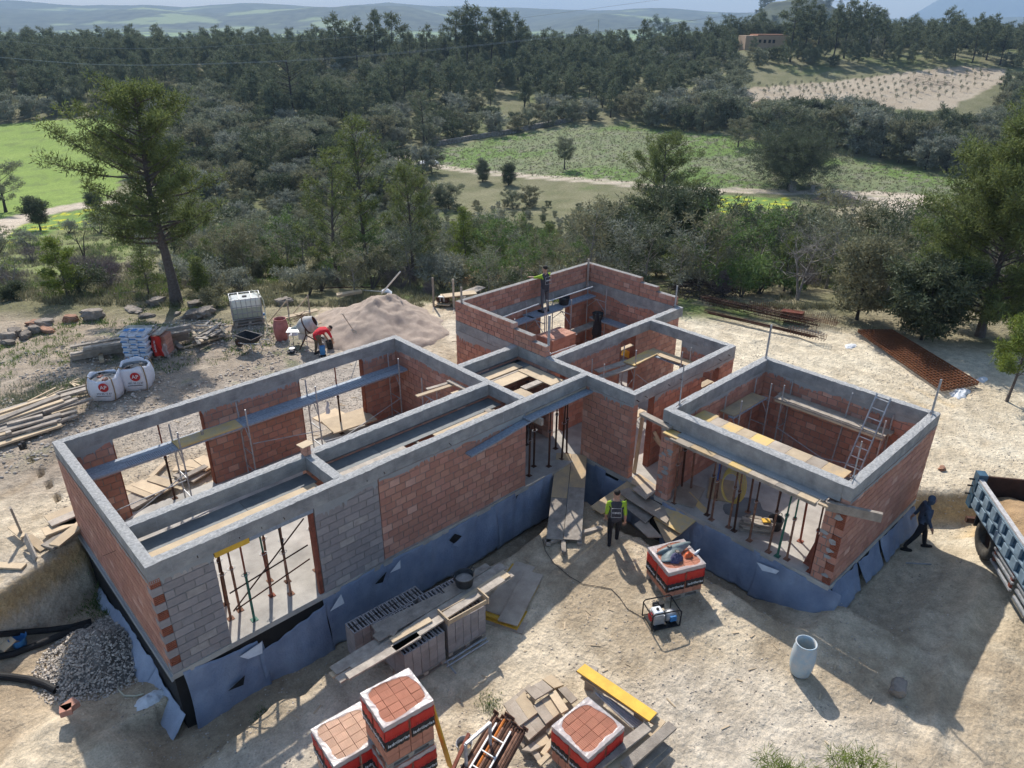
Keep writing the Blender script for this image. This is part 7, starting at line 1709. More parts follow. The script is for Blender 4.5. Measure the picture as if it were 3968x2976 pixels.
# rocks
def win_pile(label, pts): 
    t = thing('board_pile', label, 'board pile', (0, 0, 0))
    for (c, L_, w_, z_, rz_, m) in pts: mk('board', MB().box(A(*c, z_), (L_, w_, .045), rz_), m, t)
win_pile('pallet of pale boards outside the left window opening of the long wing', [(('c1', 1180, 850), 1.5, .75, .05, .35, 'wood_grey'), (('c1', 1180, 850), 1.5, .7, .10, .30, 'wood_grey'), (('c1', 1090, 830), .35, 1.0, .15, .35, 'wood_pale'), (('c1', 1180, 800), .35, 1.0, .16, .33, 'wood_pale'), (('c1', 1270, 770), .33, 1.0, .15, .3, 'wood_pale'), (('c1', 1330, 740), .3, .9, .19, .4, 'wood_pale')])
win_pile('scattered boards on a pallet beside the middle wall of the long wing', [(('c1', 1700, 610), 1.1, .8, .05, .4, 'wood_grey'), (('c1', 1600, 590), .3, .8, .12, .9, 'wood_pale'), (('c1', 1700, 560), .35, .9, .13, .5, 'wood_pale'), (('c1', 1790, 530), .35, .8, .15, .1, 'wood_pale'), (('c1', 1650, 640), .9, .2, .17, .2, 'wood_grey'), (('c1', 1290, 600), .9, .14, .02, .7, 'wood_pale')])
win_pile('pale plywood sheets lying on supports outside the right window opening of the long wing', [(('c3', 700, 1050), 1.5, 1.0, .42, -.1, 'wood_pale'), (('c3', 520, 1020), .9, .9, .38, .1, 'wood_pale')])
def rock(p, sx, sy, sz, seed, m, label, rz=0.):
    mb = MB(); n = 16; k = 11; r = random.Random(seed)
    def P(u, v):
        a = 2*math.pi*u; b = math.pi*v; d = Vector((math.sin(b)*math.cos(a), math.sin(b)*math.sin(a), math.cos(b)))
        s = .45+1.05*float(fbm(d.x*1.9+seed, d.y*1.9+d.z*2.3, seed, 4)); f = [c*s for c in d]; f[2] = min(f[2], .55+.1*d.x)
        return (f[0]*sx, f[1]*sy, f[2]*sz)
    mb.sheet(P, n, k); o = mk('rock', mb, m); o.location = (p[0], p[1], p[2]+sz*.32); o.rotation_euler = (0, 0, rz); return tag(o, label, 'rock')
RK = [((80, 560), .9, .6, .9, 'rock', 'leftmost large grey boulder of the rock group near the picture edge'), ((125, 520), 1.1, .7, .8, 'rock', 'tall jagged boulder in the middle left of the rock group'), ((215, 545), 1.2, .7, .8, 'rock', 'broad pale boulder in the front of the rock group'), ((290, 510), .8, .6, 1.0, 'rock', 'upright grey boulder in the centre of the rock group'), ((290, 445), .9, .7, .7, 'rock_red', 'reddish boulder at the back of the rock group'), ((365, 440), 1.3, .8, .7, 'rock', 'flat topped boulder at the back right of the rock group'), ((390, 500), 1.2, .6, .6, 'rock_red', 'low reddish boulder at the right end of the rock group'), ((70, 600), .8, .5, .5, 'rock', 'low stone in front of the leftmost boulder'),
      ((590, 415), .9, .6, .9, 'rock_red', 'single red boulder right of the rock group'), ((770, 385), 1.4, .9, 1.2, 'rock', 'dark square boulder with a red top near the big pine'), ((1100, 330), 1.6, .8, .5, 'rock', 'low dark rock left of the big pine trunk'), ((1200, 375), 1.0, .6, .4, 'rock', 'flat bluish stone below the low dark rock')]
for i, ((x, y), sx_, sy_, sz_, m, lab) in enumerate(RK): rock(A('f1', x, y), sx_*.36, sy_*.36, sz_*.38, i+3, m, lab, rr_.uniform(0, 3))
for i, ((x, y), s_, lab) in enumerate((((1200, 372), .7, 'rounded grey boulder right of the big pine trunk'), ((1180, 440), .8, 'pale boulder in front of the rounded grey one'), ((1260, 428), .9, 'long pale boulder beside the bulk of the heaped rocks'), ((960, 360), .8, 'grey boulder just left of the big pine trunk'), ((1740, 360), .8, 'pale rock mound behind the trestle'), ((1090, 425), .35, 'small pale stone left of the pale boulders'))): rock(A('w1', x, y), s_*.55, s_*.4, s_*.42, 30+i, 'rock', lab, rr_.uniform(-.4, .8))
rock(A('w2', 1165, 215), .9, .5, .5, 50, 'rock', 'white grey rubble sack heap behind the raised room'); rock(A('w3', 1710, 1372), .12, .1, .1, 51, 'rock_red', 'small orange stone on the bright ground right of the garage'); rock(A('w6', 1438, 1180, up=.05), .22, .18, .22, 52, 'rock', 'clod of dry earth at the edge of the garage shadow')
# ------------------------------------------------------------------ reinforcement at the right
def bundle(name, label, pts, r, n, spread, m='rust_dark', hgt_=.12):
    t = thing(name, label, 'rebar', (0, 0, 0)); a, b = pts; d = (b-a).normalized(); s = Vector((-d.y, d.x, 0))
    for i in range(n):
        o_ = s*rr_.uniform(-spread, spread)+Vector((0, 0, rr_.uniform(.02, hgt_))); u0, u1 = rr_.uniform(0, .08), rr_.uniform(.88, 1)
        mk('bar', MB().tube([a.lerp(b, u0)+o_, a.lerp(b, .5)+o_+s*rr_.uniform(-.04, .04), a.lerp(b, u1)+o_], r, 4), m, t)
    return t
B1 = bundle('rebar_bundle', 'thickest bundle of long dark rusty reinforcement cages', (A('f8', 105, 118, .05), A('f8', 970, 310, .05)), .014, 22, .28, 'rust_dark', .3)
for u in np.linspace(.05, .97, 30):
    a, b = A('f8', 105, 118, .05), A('f8', 970, 310, .05); c = a.lerp(b, u); d = (b-a).normalized(); s = Vector((-d.y, d.x, 0)); mk('stirrup', MB().tube([c-s*.25, c-s*.25+Vector((0, 0, .28)), c+s*.25+Vector((0, 0, .28)), c+s*.25, c-s*.25], .01, 4), 'rust_dark', B1)
B2 = bundle('rebar_bundle', 'second bundle of rusty bars ending in short cages, nearer the garage', (A('f8', 125, 198, .04), A('f8', 1000, 400, .04)), .013, 14, .12, 'rust_dark', .16)
for u in np.linspace(.72, .99, 14):
    a, b = A('f8', 125, 198, .05), A('f8', 1000, 400, .05); c = a.lerp(b, u); d = (b-a).normalized(); s = Vector((-d.y, d.x, 0)); mk('stirrup', MB().tube([c-s*.16, c-s*.16+Vector((0, 0, .26)), c+s*.16+Vector((0, 0, .26)), c+s*.16, c-s*.16], .01, 4), 'rust', B2)
t = thing('rebar_cage', 'low cage of rusty upright stirrups behind the thick bundle', 'rebar', (0, 0, 0)); a, b = A('f8', 475, 160, .05), A('f8', 1080, 290, .05); d = (b-a).normalized(); s = Vector((-d.y, d.x, 0))
for j in range(4): mk('bar', MB().tube([a+s*(.12*j-.2)+Vector((0, 0, .05)), b+s*(.12*j-.2)+Vector((0, 0, .05))], .012, 4), 'rust', t)
for u in np.linspace(0, 1, 44): c = a.lerp(b, u); mk('stirrup', MB().tube([c-s*.3, c-s*.3+Vector((0, 0, .3+.1*rr_.random())), c-s*.3+Vector((.05, .05, .3)), c+s*.25, c+s*.25+Vector((0, 0, .32))], .010, 3), 'rust', t)
t = thing('stirrup_stack', 'compact dark red stack of bent stirrups on top of the cages', 'rebar', (0, 0, 0)); a, b = A('f8', 690, 205, .25), A('f8', 835, 225, .25)
for u in np.linspace(0, 1, 26): c = a.lerp(b, u); mk('stirrup', MB().tube([c-s*.2-Vector((0, 0, .15)), c-s*.2+Vector((0, 0, .15)), c+s*.2+Vector((0, 0, .15)), c+s*.2-Vector((0, 0, .15)), c-s*.2-Vector((0, 0, .15))], .016, 4), 'rust_red', t)
t = thing('mesh_stack', 'stack of rusty welded reinforcement mesh sheets lying along the wood edge', 'steel mesh', (0, 0, 0))
M0, M1, M2, M3 = at(1852, 718, .03), at(1925, 718, .03), at(2112, 832, .03), at(2035, 846, .03)
for k in range(5):
    mb = MB(); off = Vector((rr_.uniform(-.02, .02), rr_.uniform(-.02, .02), .02+.03*k)); na, nb2 = 30, 10
    for i in range(na+1): u = i/na; mb.tube([M0.lerp(M3, u)+off, M1.lerp(M2, u)+off], .014, 3, cap=False)
    for i in range(nb2+1): u = i/nb2; mb.tube([M0.lerp(M1, u)+off+Vector((0, 0, .008)), M3.lerp(M2, u)+off+Vector((0, 0, .008))], .014, 3, cap=False)
    mk('mesh_sheet', mb, 'mesh_rust', t)
cloth_heap('rag', A('w3', 1150, 618), .35, .2, .07, 'rag_white', 'small white rag on the bright ground right of the rebar', 'rag', 12); cloth_heap('rag', A('w3', 1820, 912), .55, .3, .16, 'rag_white', 'crumpled white sheet at the lower corner of the mesh stack', 'rag', 13); cloth_heap('rag', A('w3', 1960, 828), .3, .2, .12, 'rag_white', 'white scrap at the far corner of the mesh stack', 'rag', 14)
def brush(p, r, h, label, m, seed, n=150):
    q = random.Random(seed); mb = MB()
    for _ in range(n):
        a, d = q.uniform(0, 6.28), r*q.random()**.5; c = Vector((p[0]+d*math.cos(a), p[1]+d*math.sin(a), p[2]+h*(1-d/r)*q.uniform(.1, 1))); v = Vector((q.gauss(0, 1), q.gauss(0, 1), q.gauss(0, .35))).normalized()*q.uniform(.3, .9)*r*.55
        mb.tube([c-v, c+Vector((0, 0, .05)), c+v], [.018, .014, .005], 3, cap=False)
    return tag(mk('brushwood', mb, m), label, 'brushwood')
brush(at(1812, 438), 3.2, 1.7, 'heap of cut branches beside the track, below the meadow', 'twig_mauve', 2, 300); brush(A('f8', 130, 75), 1.9, 1.1, 'dark heap of cut branches behind the right corner of the raised room', 'bark_dark', 3, 240); brush(at(2000, 183), 6, 2.2, 'dark brush heap on the planted field', 'bark_dark', 4, 120)
heap('rubble_pile', tuple(at(928, 352))[:2], 1.8, .9, 'rag_white', 'pile of white rubble bags by the gate', 'rubble', 21, n=30, grain=.3)
t = hero('small', 1560, 640, 590, 46, 'small dead reddish pine beside the branch heap', 60, leafm='twig_mauve', nleaf=6)
# ------------------------------------------------------------------ left of the house
t = thing('batter_board', 'upright stake with cross boards forming a corner batter board above the trench', 'batter board', (0, 0, 0))
b0 = A('f3', 300, 470, -.12); s0 = A('f3', 195, 290, -.1)
mk('stake', MB().bar(s0, s0+Vector((-.05, 0, 1.0)), .12, .05, up=(1, 0, 0)), 'wood_grey', t); mk('board', MB().bar(A('f3', 205, 270, .25), A('f3', 295, 465, -.05), .22, .04, up=(1, 1, 0)), 'wood_grey', t); mk('board', MB().bar(A('f3', 90, 190, .1), A('f3', 190, 275, .1), .16, .03), 'wood_pale', t); mk('board', MB().bar(A('f3', 230, 270, .15), A('f3', 360, 380, -.05), .2, .03), 'wood_pale', t)
tag(mk('plank', MB().bar(A('f3', 340, 350, up=.05), A('f3', 500, 205, up=.08), .2, .05), 'wood_pale'), 'pale plank lying from the batter board towards the board pile', 'plank'); tag(mk('plank', MB().bar(A('f3', -20, 508, up=.04), A('f3', 198, 520, up=.04), .2, .05), 'wood_pale'), 'pale plank at the picture edge above the trench bank', 'plank')
t = thing('board_pile', 'pile of pale boards leaning out behind the end wall', 'board pile', (0, 0, 0))
for k, (c, L_, w_, rz_) in enumerate((((560, 250), 1.2, .45, .45), ((550, 170), 1.1, .4, .0), ((560, 110), .9, .3, .1), ((550, 70), 1.0, .4, .05), ((600, 140), .8, .4, -.5), ((590, 230), 1.2, .3, .6))): mk('board', MB().box(A('f3', *c, .1+.07*(k % 3)), (L_, w_, .05), rz_), 'wood_pale' if k % 2 else 'wood_grey', t)
for i, (pts, r_, lab) in enumerate(((((-40, 845), (120, 830), (300, 815), (440, 795), (560, 760)), .075, 'upper black corrugated pipe lying in the trench left of the house'), (((-40, 985), (80, 960), (240, 900), (400, 835), (560, 775)), .08, 'lower black corrugated pipe crossing the trench left of the house'), (((-40, 1095), (60, 1102), (180, 1118), (270, 1145), (345, 1182)), .085, 'thick black pipe with an open end on the ground below the trench'))):
    P = [A('w4', x, y, up=r_) for x, y in pts]; o = mk('corrugated_pipe', MB().tube(P, r_, 12), 'black', smooth=False); tag(o, lab, 'pipe')
tub(A('w4', 132, 925), .16, .3, 'blue paint bucket between the black pipes', 'bucket_blue', 'bucket', 'bucket')
tag(mk('board', MB().bar(A('w4', 0, 930, up=.1), A('w4', 75, 860, up=.3), .35, .03), 'wood_pale'), 'pale board half hidden under the lower black pipe', 'board'); tag(mk('pipe', MB().tube([A('w4', 530, 805, up=.1), A('w4', 590, 830, up=.15), A('w4', 615, 890, up=.05)], .11, 12), 'rubber', smooth=True), 'short bent grey pipe at the foot of the end wall', 'pipe')
cloth_heap('rag', A('w4', 930, 1240), .38, .2, .14, 'rag_white', 'crumpled white cloth on the ground by the house corner', 'rag', 30)
tag(mk('hose', MB().tube([A('w4', x, y, up=.03) for x, y in ((720, 1130), (725, 1180), (760, 1215), (830, 1218), (880, 1205))], .02, 5), 'hose_pale'), 'thin pale hose end in the shade near the white cloth', 'hose')
for i, (x, y, w, m) in enumerate(((430, 1280, .28, 'brick'), (405, 1305, .2, 'brick'))): tag(mk('brick', MB().box(A('w4', x, y, -.72), (w, .22, .14), .3+i), m), ['broken brick on the soil mound left of the house', 'second broken brick below the first on the soil mound'][i], 'brick')
# ------------------------------------------------------------------ far things
hxy = XY(236, onF(None, 1655, 90, 236)@Vector((HY, -HX, 0))); t = thing('far_house', 'low ochre house with flat roof among the pines on the ridge', 'house', (hxy[0], hxy[1], gz(*hxy)+.3)); a = t.location
r_ = Vector((math.sin(YAW), -math.cos(YAW), 0))
for o_, (x0_, x1_, z0_, z1_, dep, m, n_) in enumerate(((-6, 6, -2.5, 3.4, 8, 'wall_house', 'wall'), (-2.6, 6.2, 3.4, 3.75, 8.3, 'roof_tile', 'roof'))):
    M_ = Matrix.Rotation(YAW-R(90), 3, 'Z'); mk(n_, MB().box(M_@Vector(((x0_+x1_)/2, dep/2, (z0_+z1_)/2)), (x1_-x0_, dep, z1_-z0_), YAW-R(90)), m, t)
for x in (-1.8, -.4, 1, 2.2): mk('window', MB().box(Matrix.Rotation(YAW-R(90), 3, 'Z')@Vector((x, -.03, 1.9)), (.7, .12, .9), YAW-R(90)), 'black', t)
pw = [(560, 905), (640, 890), (740, 872), (860, 850), (1000, 828), (1120, 808), (1220, 785), (1330, 765), (1450, 742)]
t = thing('stone_wall', 'low dry stone wall along the upper left edge of the meadow', 'wall', (0, 0, 0)); PW_ = [A('t2', x, y*1.0) for x, y in pw]; st = MB(); core = MB()
for a, b in zip(PW_[:-1], PW_[1:]):
    core.bar(a+Vector((0, 0, .35)), b+Vector((0, 0, .35)), .5, .8)
    n_ = int((b-a).length/.35)
    for i in range(n_):
        for k in range(3): c = a.lerp(b, i/n_)+Vector((rr_.uniform(-.1, .1), rr_.uniform(-.1, .1), .1+.28*k)); st.box(c, (rr_.uniform(.3, .5), .62, rr_.uniform(.2, .32)), rr_.uniform(0, 3))
mk('wall_core', core, 'rock', t); tag(mk('stone', st, 'stone_wall', t), 'rough stones of the dry wall', kind='stuff')
t = thing('farm_gate', 'open metal gate frame on the yard beside the track', 'gate', (0, 0, 0)); G0, G1 = A('f7', 300, 295), A('f7', 492, 262)
for i, u in enumerate((0, .36, .68, 1)): p = G0.lerp(G1, u); mk('post', MB().bar(p, p+Vector((0, 0, 2.1)), .16 if i == 0 else .08, up=(1, 0, 0)), 'bark_dark' if i == 0 else 'steel_galv', t)
mk('rail', MB().bar(G0+Vector((0, 0, 2.0)), G1+Vector((0, 0, 2.0)), .08), 'steel_galv', t); mk('rail', MB().bar(G0+Vector((0, 0, .25)), G1+Vector((0, 0, .25)), .06), 'steel_galv', t)
t = thing('picket_fence', 'thin wooden picket fence behind the slender tree by the gate', 'fence', (0, 0, 0)); a, b = A('f7', 565, 80), A('f7', 780, 35)
for i in range(16): p = a.lerp(b, i/15); mk('picket', MB().bar(p, p+Vector((0, 0, 1.4)), .09, .04, up=(1, 0, 0)), 'wood_pale', t)
mk('rail', MB().bar(a+Vector((0, 0, 1.2)), b+Vector((0, 0, 1.2)), .06), 'wood_grey', t); mk('rail', MB().bar(a+Vector((0, 0, .4)), b+Vector((0, 0, .4)), .06), 'wood_grey', t)
tag(mk('stone_post', MB().box(A('t3', 920, 1155, up=.4), (.4, .4, .9)), 'stone_wall'), 'small pale stone post standing on the meadow right of the many stemmed tree', 'post'); tag(mk('stone_block', MB().box(A('t3', 795, 1145, up=.6), (1.3, .8, 1.5), .7), 'stone_wall'), 'square stone block under the many stemmed tree', 'stone')
sap = tree('sapling', 1.6, .45, .5, 8, 4, .2, 14, .16, .07, 'leaf_olive', 'bark_pale', 200, 'round', tr=.03); fs_ = True; ns_ = 0
for row in range(9):
    for c in range(16):
        u, v_ = (c+.5*(row % 2))/16, row/9; x = lerp(1635+row*3, 2150, u); ytop = np.interp(x, [1600, 1850, 2080, 2165], [192, 171, 145, 150]); ybot = np.interp(x, [1600, 1800, 1930, 2040, 2165], [218, 214, 226, 226, 180]); y = lerp(ytop+3, ybot-2, v_)
        if ybot-ytop < 14 or rr_.random() < .15 or v_ > .97: continue
        p = at(x+rr_.uniform(-2, 2), y)
        if fs_: sap.location = p; tag(sap, 'young tree with pale trunk guard planted on the fallow field', 'tree', 'saplings in rows on the fallow field'); fs_ = False
        else: ctree(sap, p, rr_.uniform(0, 6), rr_.uniform(.55, .9))
def pylon(p, H, label):
    t = thing('power_pole', label, 'pole', p); w = .55
    for s1 in (-1, 1):
        for s2 in (-1, 1): mk('leg', MB().tube([(s1*w, s2*w, 0), (s1*.15, s2*.15, H)], .07, 4), 'steel_galv', t)
    mb = MB()
    for k in range(9):
        u, v_ = k/9, (k+1)/9; a, b = w*(1-u)+.15*u, w*(1-v_)+.15*v_; mb.tube([(-a, -a, H*u), (b, -b, H*v_)], .04, 3).tube([(-a, -a, H*u), (-b, b, H*v_)], .04, 3)
    mk('lattice', mb, 'steel_galv', t); mk('crossarm', MB().bar(r_*-1.6+Vector((0, 0, H-.4)), r_*1.6+Vector((0, 0, H-.4)), .12), 'steel_galv', t); mk('crossarm', MB().bar(r_*-1.1+Vector((0, 0, H-1.6)), r_*1.1+Vector((0, 0, H-1.6)), .1), 'steel_galv', t)
    return t
def on_line(x, y): return None
PB = at(1289, 133); pylon(PB, htop(PB, 42), 'lattice power pole rising behind the olive wood near the middle'); PB2 = at(1868, 120); pylon(PB2, htop(PB2, 8), 'lattice power pole among the pines round the far house'); PB3 = at(294, 190); pylon(PB3, htop(PB3, 155), 'small lattice power pole in the wood behind the big pine')
def wire(pts, label, r=.022):
    P = []
    for (x, y, F_) in pts: P.append(onF(None, x, y, F_))
    # smooth through the points
    Q = []
    for i in range(len(P)-1):
        a = P[max(0, i-1)]; b = P[i]; c = P[i+1]; d = P[min(len(P)-1, i+2)]
        for k in range(8): t_ = k/8; Q.append(.5*((2*b)+(c-a)*t_+(2*a-5*b+4*c-d)*t_*t_+(3*b-a-3*c+d)*t_**3))
    Q.append(P[-1]); tag(mk('power_line', MB().tube(Q, r, 4), 'wire'), label, 'power line')
c2d = lambda x, y, x0_=0, y0_=0: ((x0_+_K*x)/DS, (y0_+_K*y)/DS)
wire([(*c2d(-250, 330), 120), (*c2d(0, 350), 120), (*c2d(650, 395), 120), (*c2d(1400, 385), 120), (*c2d(2212, 340), 120), (*c2d(1150, 245, 1300), 128), (*c2d(2212, 120, 1300), 138), (*c2d(700, 55, 2568), 148), (*c2d(1150, 0, 2568), 158), (*c2d(1700, -70, 2568), 165)], 'lower power line sagging across the woods')
wire([(*c2d(-250, 335), 121), (*c2d(0, 352), 121), (*c2d(650, 398), 121), (*c2d(1400, 389), 121), (*c2d(2212, 347), 121), (*c2d(1150, 251, 1300), 129), (*c2d(2212, 124, 1300), 139)], 'twin strand just under the lower power line')
wire([(*c2d(-250, 230), 130), (*c2d(100, 255), 130), (*c2d(600, 295), 130), (*c2d(1300, 285), 130), (*c2d(2212, 220), 130), (*c2d(900, 140, 1300), 140), (*c2d(1860, 15, 1300), 152), (*c2d(2400, -60, 1300), 160)], 'upper power line crossing in front of the ridge pines')
# ================================================================== people
def person(label, p, rz, J, mats, H=1.78, hair='hair', cap=None, vest=None, bulk=1.):
    """J: joints in body space, x ahead, y to the body's left, z up, for a 1.78 m figure"""
    s = H/1.78; t = thing('person', label, 'person', p, rz)
    names = list(J); idx = {n: i for i, n in enumerate(names)}
    E_ = [('pelvis', 'waist'), ('waist', 'chest'), ('chest', 'neck'), ('neck', 'chin'), ('chin', 'head'), ('head', 'crown')]
    for q in 'lr': E_ += [('chest', q+'sh'), (q+'sh', q+'el'), (q+'el', q+'wr'), (q+'wr', q+'pa'), ('pelvis', q+'hp'), (q+'hp', q+'kn'), (q+'kn', q+'an'), (q+'an', q+'to')]
    rad = dict(pelvis=(.155, .13), waist=(.15, .115), chest=(.175, .13), neck=(.062, .062), chin=(.078, .085), head=(.088, .10), crown=(.062, .07), sh=(.075, .075), el=(.050, .050), wr=(.034, .030), pa=(.042, .022), hp=(.100, .105), kn=(.068, .068), an=(.048, .048), to=(.045, .035))
    me = bpy.data.meshes.new('body'); me.from_pydata([tuple(c*s for c in J[n]) for n in names], [(idx[a], idx[b]) for a, b in E_], [])
    o = bpy.data.objects.new('body', me); COL.link(o)
    m = o.modifiers.new('skin', 'SKIN'); m.use_smooth_shade = True
    for n in names:
        k = rad.get(n) or rad[n[1:]]; me.skin_vertices[0].data[idx[n]].radius = (k[0]*s*bulk, k[1]*s*bulk)
    me.skin_vertices[0].data[idx['pelvis']].use_root = True
    o.modifiers.new('sub', 'SUBSURF').levels = 1
    dg = bpy.context.evaluated_depsgraph_get(); nm = bpy.data.meshes.new_from_object(o.evaluated_get(dg)); bpy.data.objects.remove(o)
    for k in mats['all']: nm.materials.append(MT[k])
    segs = [(a, b, mats['seg'].get(b if b in mats['seg'] else b[1:], 0)) for a, b in E_]
    V = {n: Vector(J[n])*s for n in names}
    for f in nm.polygons:
        c = f.center; best = 9; bi = 0
        for a, b, mi in segs:
            A_, B_ = V[a], V[b]; d = B_-A_; u = max(0, min(1, (c-A_).dot(d)/max(1e-9, d.length_squared))); q = (c-A_-d*u).length/(rad.get(b) or rad[b[1:]])[0]
            if q < best: best = q; bi = mi
        f.material_index = bi; f.use_smooth = True
    ob = bpy.data.objects.new('body', nm); COL.link(ob); ob.parent = t
    for q in 'lr':      # fingers and thumb closed round the palm
        w, pa = V[q+'wr'], V[q+'pa']; d = (pa-w).normalized(); sd = d.cross(Vector((0, 0, 1))); sd = sd.normalized() if sd.length > .1 else Vector((0, 1, 0)); nn = d.cross(sd)
        for k in range(4):
            b = pa+sd*(.026*(k-1.5)); L = (.075, .085, .08, .06)[k]; mk('finger', MB().tube([b, b+d*L*.5+nn*.008, b+d*L*.9+nn*.035], [.010, .009, .006], 5), mats['hand'], t, smooth=True)
        mk('thumb', MB().tube([w.lerp(pa, .4)+sd*.02, w.lerp(pa, .9)+sd*.052, pa+sd*.045+d*.03], [.012, .010, .008], 5), mats['hand'], t, smooth=True)
    hd = V['head']; fw = Vector(J.get('face', (1, 0, 0))) if False else (Vector((1, 0, 0)) if 'look' not in mats else Vector(mats['look'])).normalized(); sd = Vector((0, 0, 1)).cross(fw).normalized(); up = fw.cross(sd)
    Mh = Matrix((fw, sd, up)).transposed()
    ctr = hd+Vector((0, 0, .0))
    def ell(name, c, r3, m, n=14, cut=None):
        mb = MB()
        mb.sheet(lambda u, v: tuple(ctr+Mh@(Vector(c)+Vector((r3[0]*math.sin(math.pi*v)*math.cos(2*math.pi*u), r3[1]*math.sin(math.pi*v)*math.sin(2*math.pi*u), r3[2]*math.cos(math.pi*v*(cut or 1)))))), n, 8); return mk(name, mb, m, t, smooth=True)
    ell('face', (.012, 0, -.01), (.092, .078, .115), mats['hand'])
    ell('hair', (-.014, 0, .022), (.098, .086, .112), cap or hair, cut=.74 if not cap else 1)
    mk('nose', MB().tube([ctr+Mh@Vector((.098, 0, .012)), ctr+Mh@Vector((.120, 0, -.022)), ctr+Mh@Vector((.100, 0, -.028))], [.008, .013, .010], 5), mats['hand'], t)
    for s_ in (-1, 1): ell('ear', (-.002, s_*.082, -.008), (.018, .012, .03), mats['hand'], 8); ell('eye', (.095, s_*.03, .014), (.008, .013, .008), 'print_dark', 6)
    mk('mouth', MB().bar(ctr+Mh@Vector((.100, -.022, -.055)), ctr+Mh@Vector((.100, .022, -.055)), .008), 'rust_red', t)
    for q in 'lr':
        an, to = V[q+'an'], V[q+'to']; d = (to-an); d.z = 0; d = d.normalized() if d.length > .01 else Vector((1, 0, 0)); mk('shoe', MB().sheet(lambda u, v: tuple(Vector((an.x, an.y, min(an.z, to.z)))+d*(.07+.155*math.cos(math.pi*v))+Vector((-d.y, d.x, 0))*(.052*math.sin(math.pi*v)**.6*math.cos(2*math.pi*u))+Vector((0, 0, -.015+.055*math.sin(math.pi*v)**.6*math.sin(2*math.pi*u)+.02))), 10, 8), mats['shoe'], t, smooth=True)
    return t
W_ = dict(pelvis=(0, 0, .96), waist=(.01, 0, 1.10), chest=(.02, 0, 1.34), neck=(.02, 0, 1.50), chin=(.03, 0, 1.57), head=(.035, 0, 1.66), crown=(.03, 0, 1.74),
          lsh=(.0, .19, 1.42), lel=(-.05, .235, 1.14), lwr=(.10, .235, .90), lpa=(.14, .23, .82), rsh=(.0, -.19, 1.42), rel=(-.06, -.24, 1.14), rwr=(.0, -.25, .88), rpa=(.02, -.245, .79),
          lhp=(0, .10, .90), lkn=(.06, .11, .50), lan=(-.10, .11, .12), lto=(.04, .12, .04), rhp=(0, -.10, .90), rkn=(.16, -.10, .50), ran=(.20, -.10, .08), rto=(.36, -.11, .03))
vestm = dict(all=['cloth_vest', 'cloth_lime', 'skin', 'cloth_black', 'black'], seg=dict(waist=0, chest=0, neck=0, chin=2, head=2, crown=2, sh=1, el=1, wr=2, pa=2, hp=3, kn=3, an=3, to=4), hand='skin', shoe='black')
pm = at(1324, 1183, -.72)
P1 = person('workman walking away in dark vest over a lime green T-shirt, beside the plywood ramp', pm, math.atan2(pm.y, pm.x)+.12, W_, vestm, 1.84)
def vest_print(t, z0=1.16, y=0., off=-.175, lines=True):
    mb = MB(); o = t
    for a, b in (((-.13, .14), (.13, .14)), ((-.13, -.14), (.13, -.14)), ((-.13, -.14), (-.13, .14)), ((.13, -.14), (.13, .14))): mb.bar((off, a[0]+y, z0+.1+a[1]), (off, b[0]+y, z0+.1+b[1]), .006, .006)
    mk('printed_frame', mb, 'steel_white', t); text(t, 'lettering', 'OBRES', .075, Matrix.Translation((off-.004, y, z0+.1))@Matrix.Rotation(R(-90), 4, 'Z')@Matrix.Rotation(R(90), 4, 'X'), 'print_white')
vest_print(P1)
M2_ = dict(W_); M2_.update(pelvis=(-.03, 0, .95), lsh=(.02, .19, 1.42), lel=(.16, .36, 1.36), lwr=(.38, .42, 1.34), lpa=(.46, .42, 1.33), rsh=(.02, -.19, 1.42), rel=(.18, -.26, 1.26), rwr=(.36, -.14, 1.20), rpa=(.43, -.12, 1.20), lkn=(.02, .12, .50), lan=(-.03, .13, .08), lto=(.12, .16, .03), rkn=(.03, -.13, .50), ran=(-.02, -.15, .08), rto=(.13, -.19, .03))
v2 = dict(vestm); v2['all'] = ['cloth_vest', 'cloth_lime', 'skin', 'cloth_grey', 'black']
P2 = person('bricklayer in dark vest and lime sleeves standing on the scaffold at the raised room wall', (18.62, 18.02, 2.30), R(84), M2_, v2, 1.76); vest_print(P2)
M3_ = dict(W_); M3_.update(lkn=(.18, .12, .52), lan=(.26, .14, .08), lto=(.42, .15, .03), rkn=(-.12, -.12, .52), ran=(-.34, -.14, .14), rto=(-.22, -.15, .03), lel=(-.05, .28, 1.15), lwr=(-.16, .28, .92), lpa=(-.2, .28, .84), rel=(.02, -.28, 1.15), rwr=(.14, -.30, .92), rpa=(.18, -.30, .84), chin=(.06, 0, 1.56), head=(.07, 0, 1.65), crown=(.06, 0, 1.73))
hm = dict(all=['cloth_blue', 'cloth_blue', 'skin', 'cloth_black', 'black'], seg=dict(waist=0, chest=0, neck=0, chin=0, head=0, crown=0, sh=0, el=0, wr=0, pa=2, hp=3, kn=3, an=3, to=4), hand='skin', shoe='black')
ph = at(1976, 1185); person('workman in blue grey hooded sweatshirt striding past the garage wall', ph, R(-55), M3_, hm, 1.74, cap='cloth_blue', bulk=1.16)
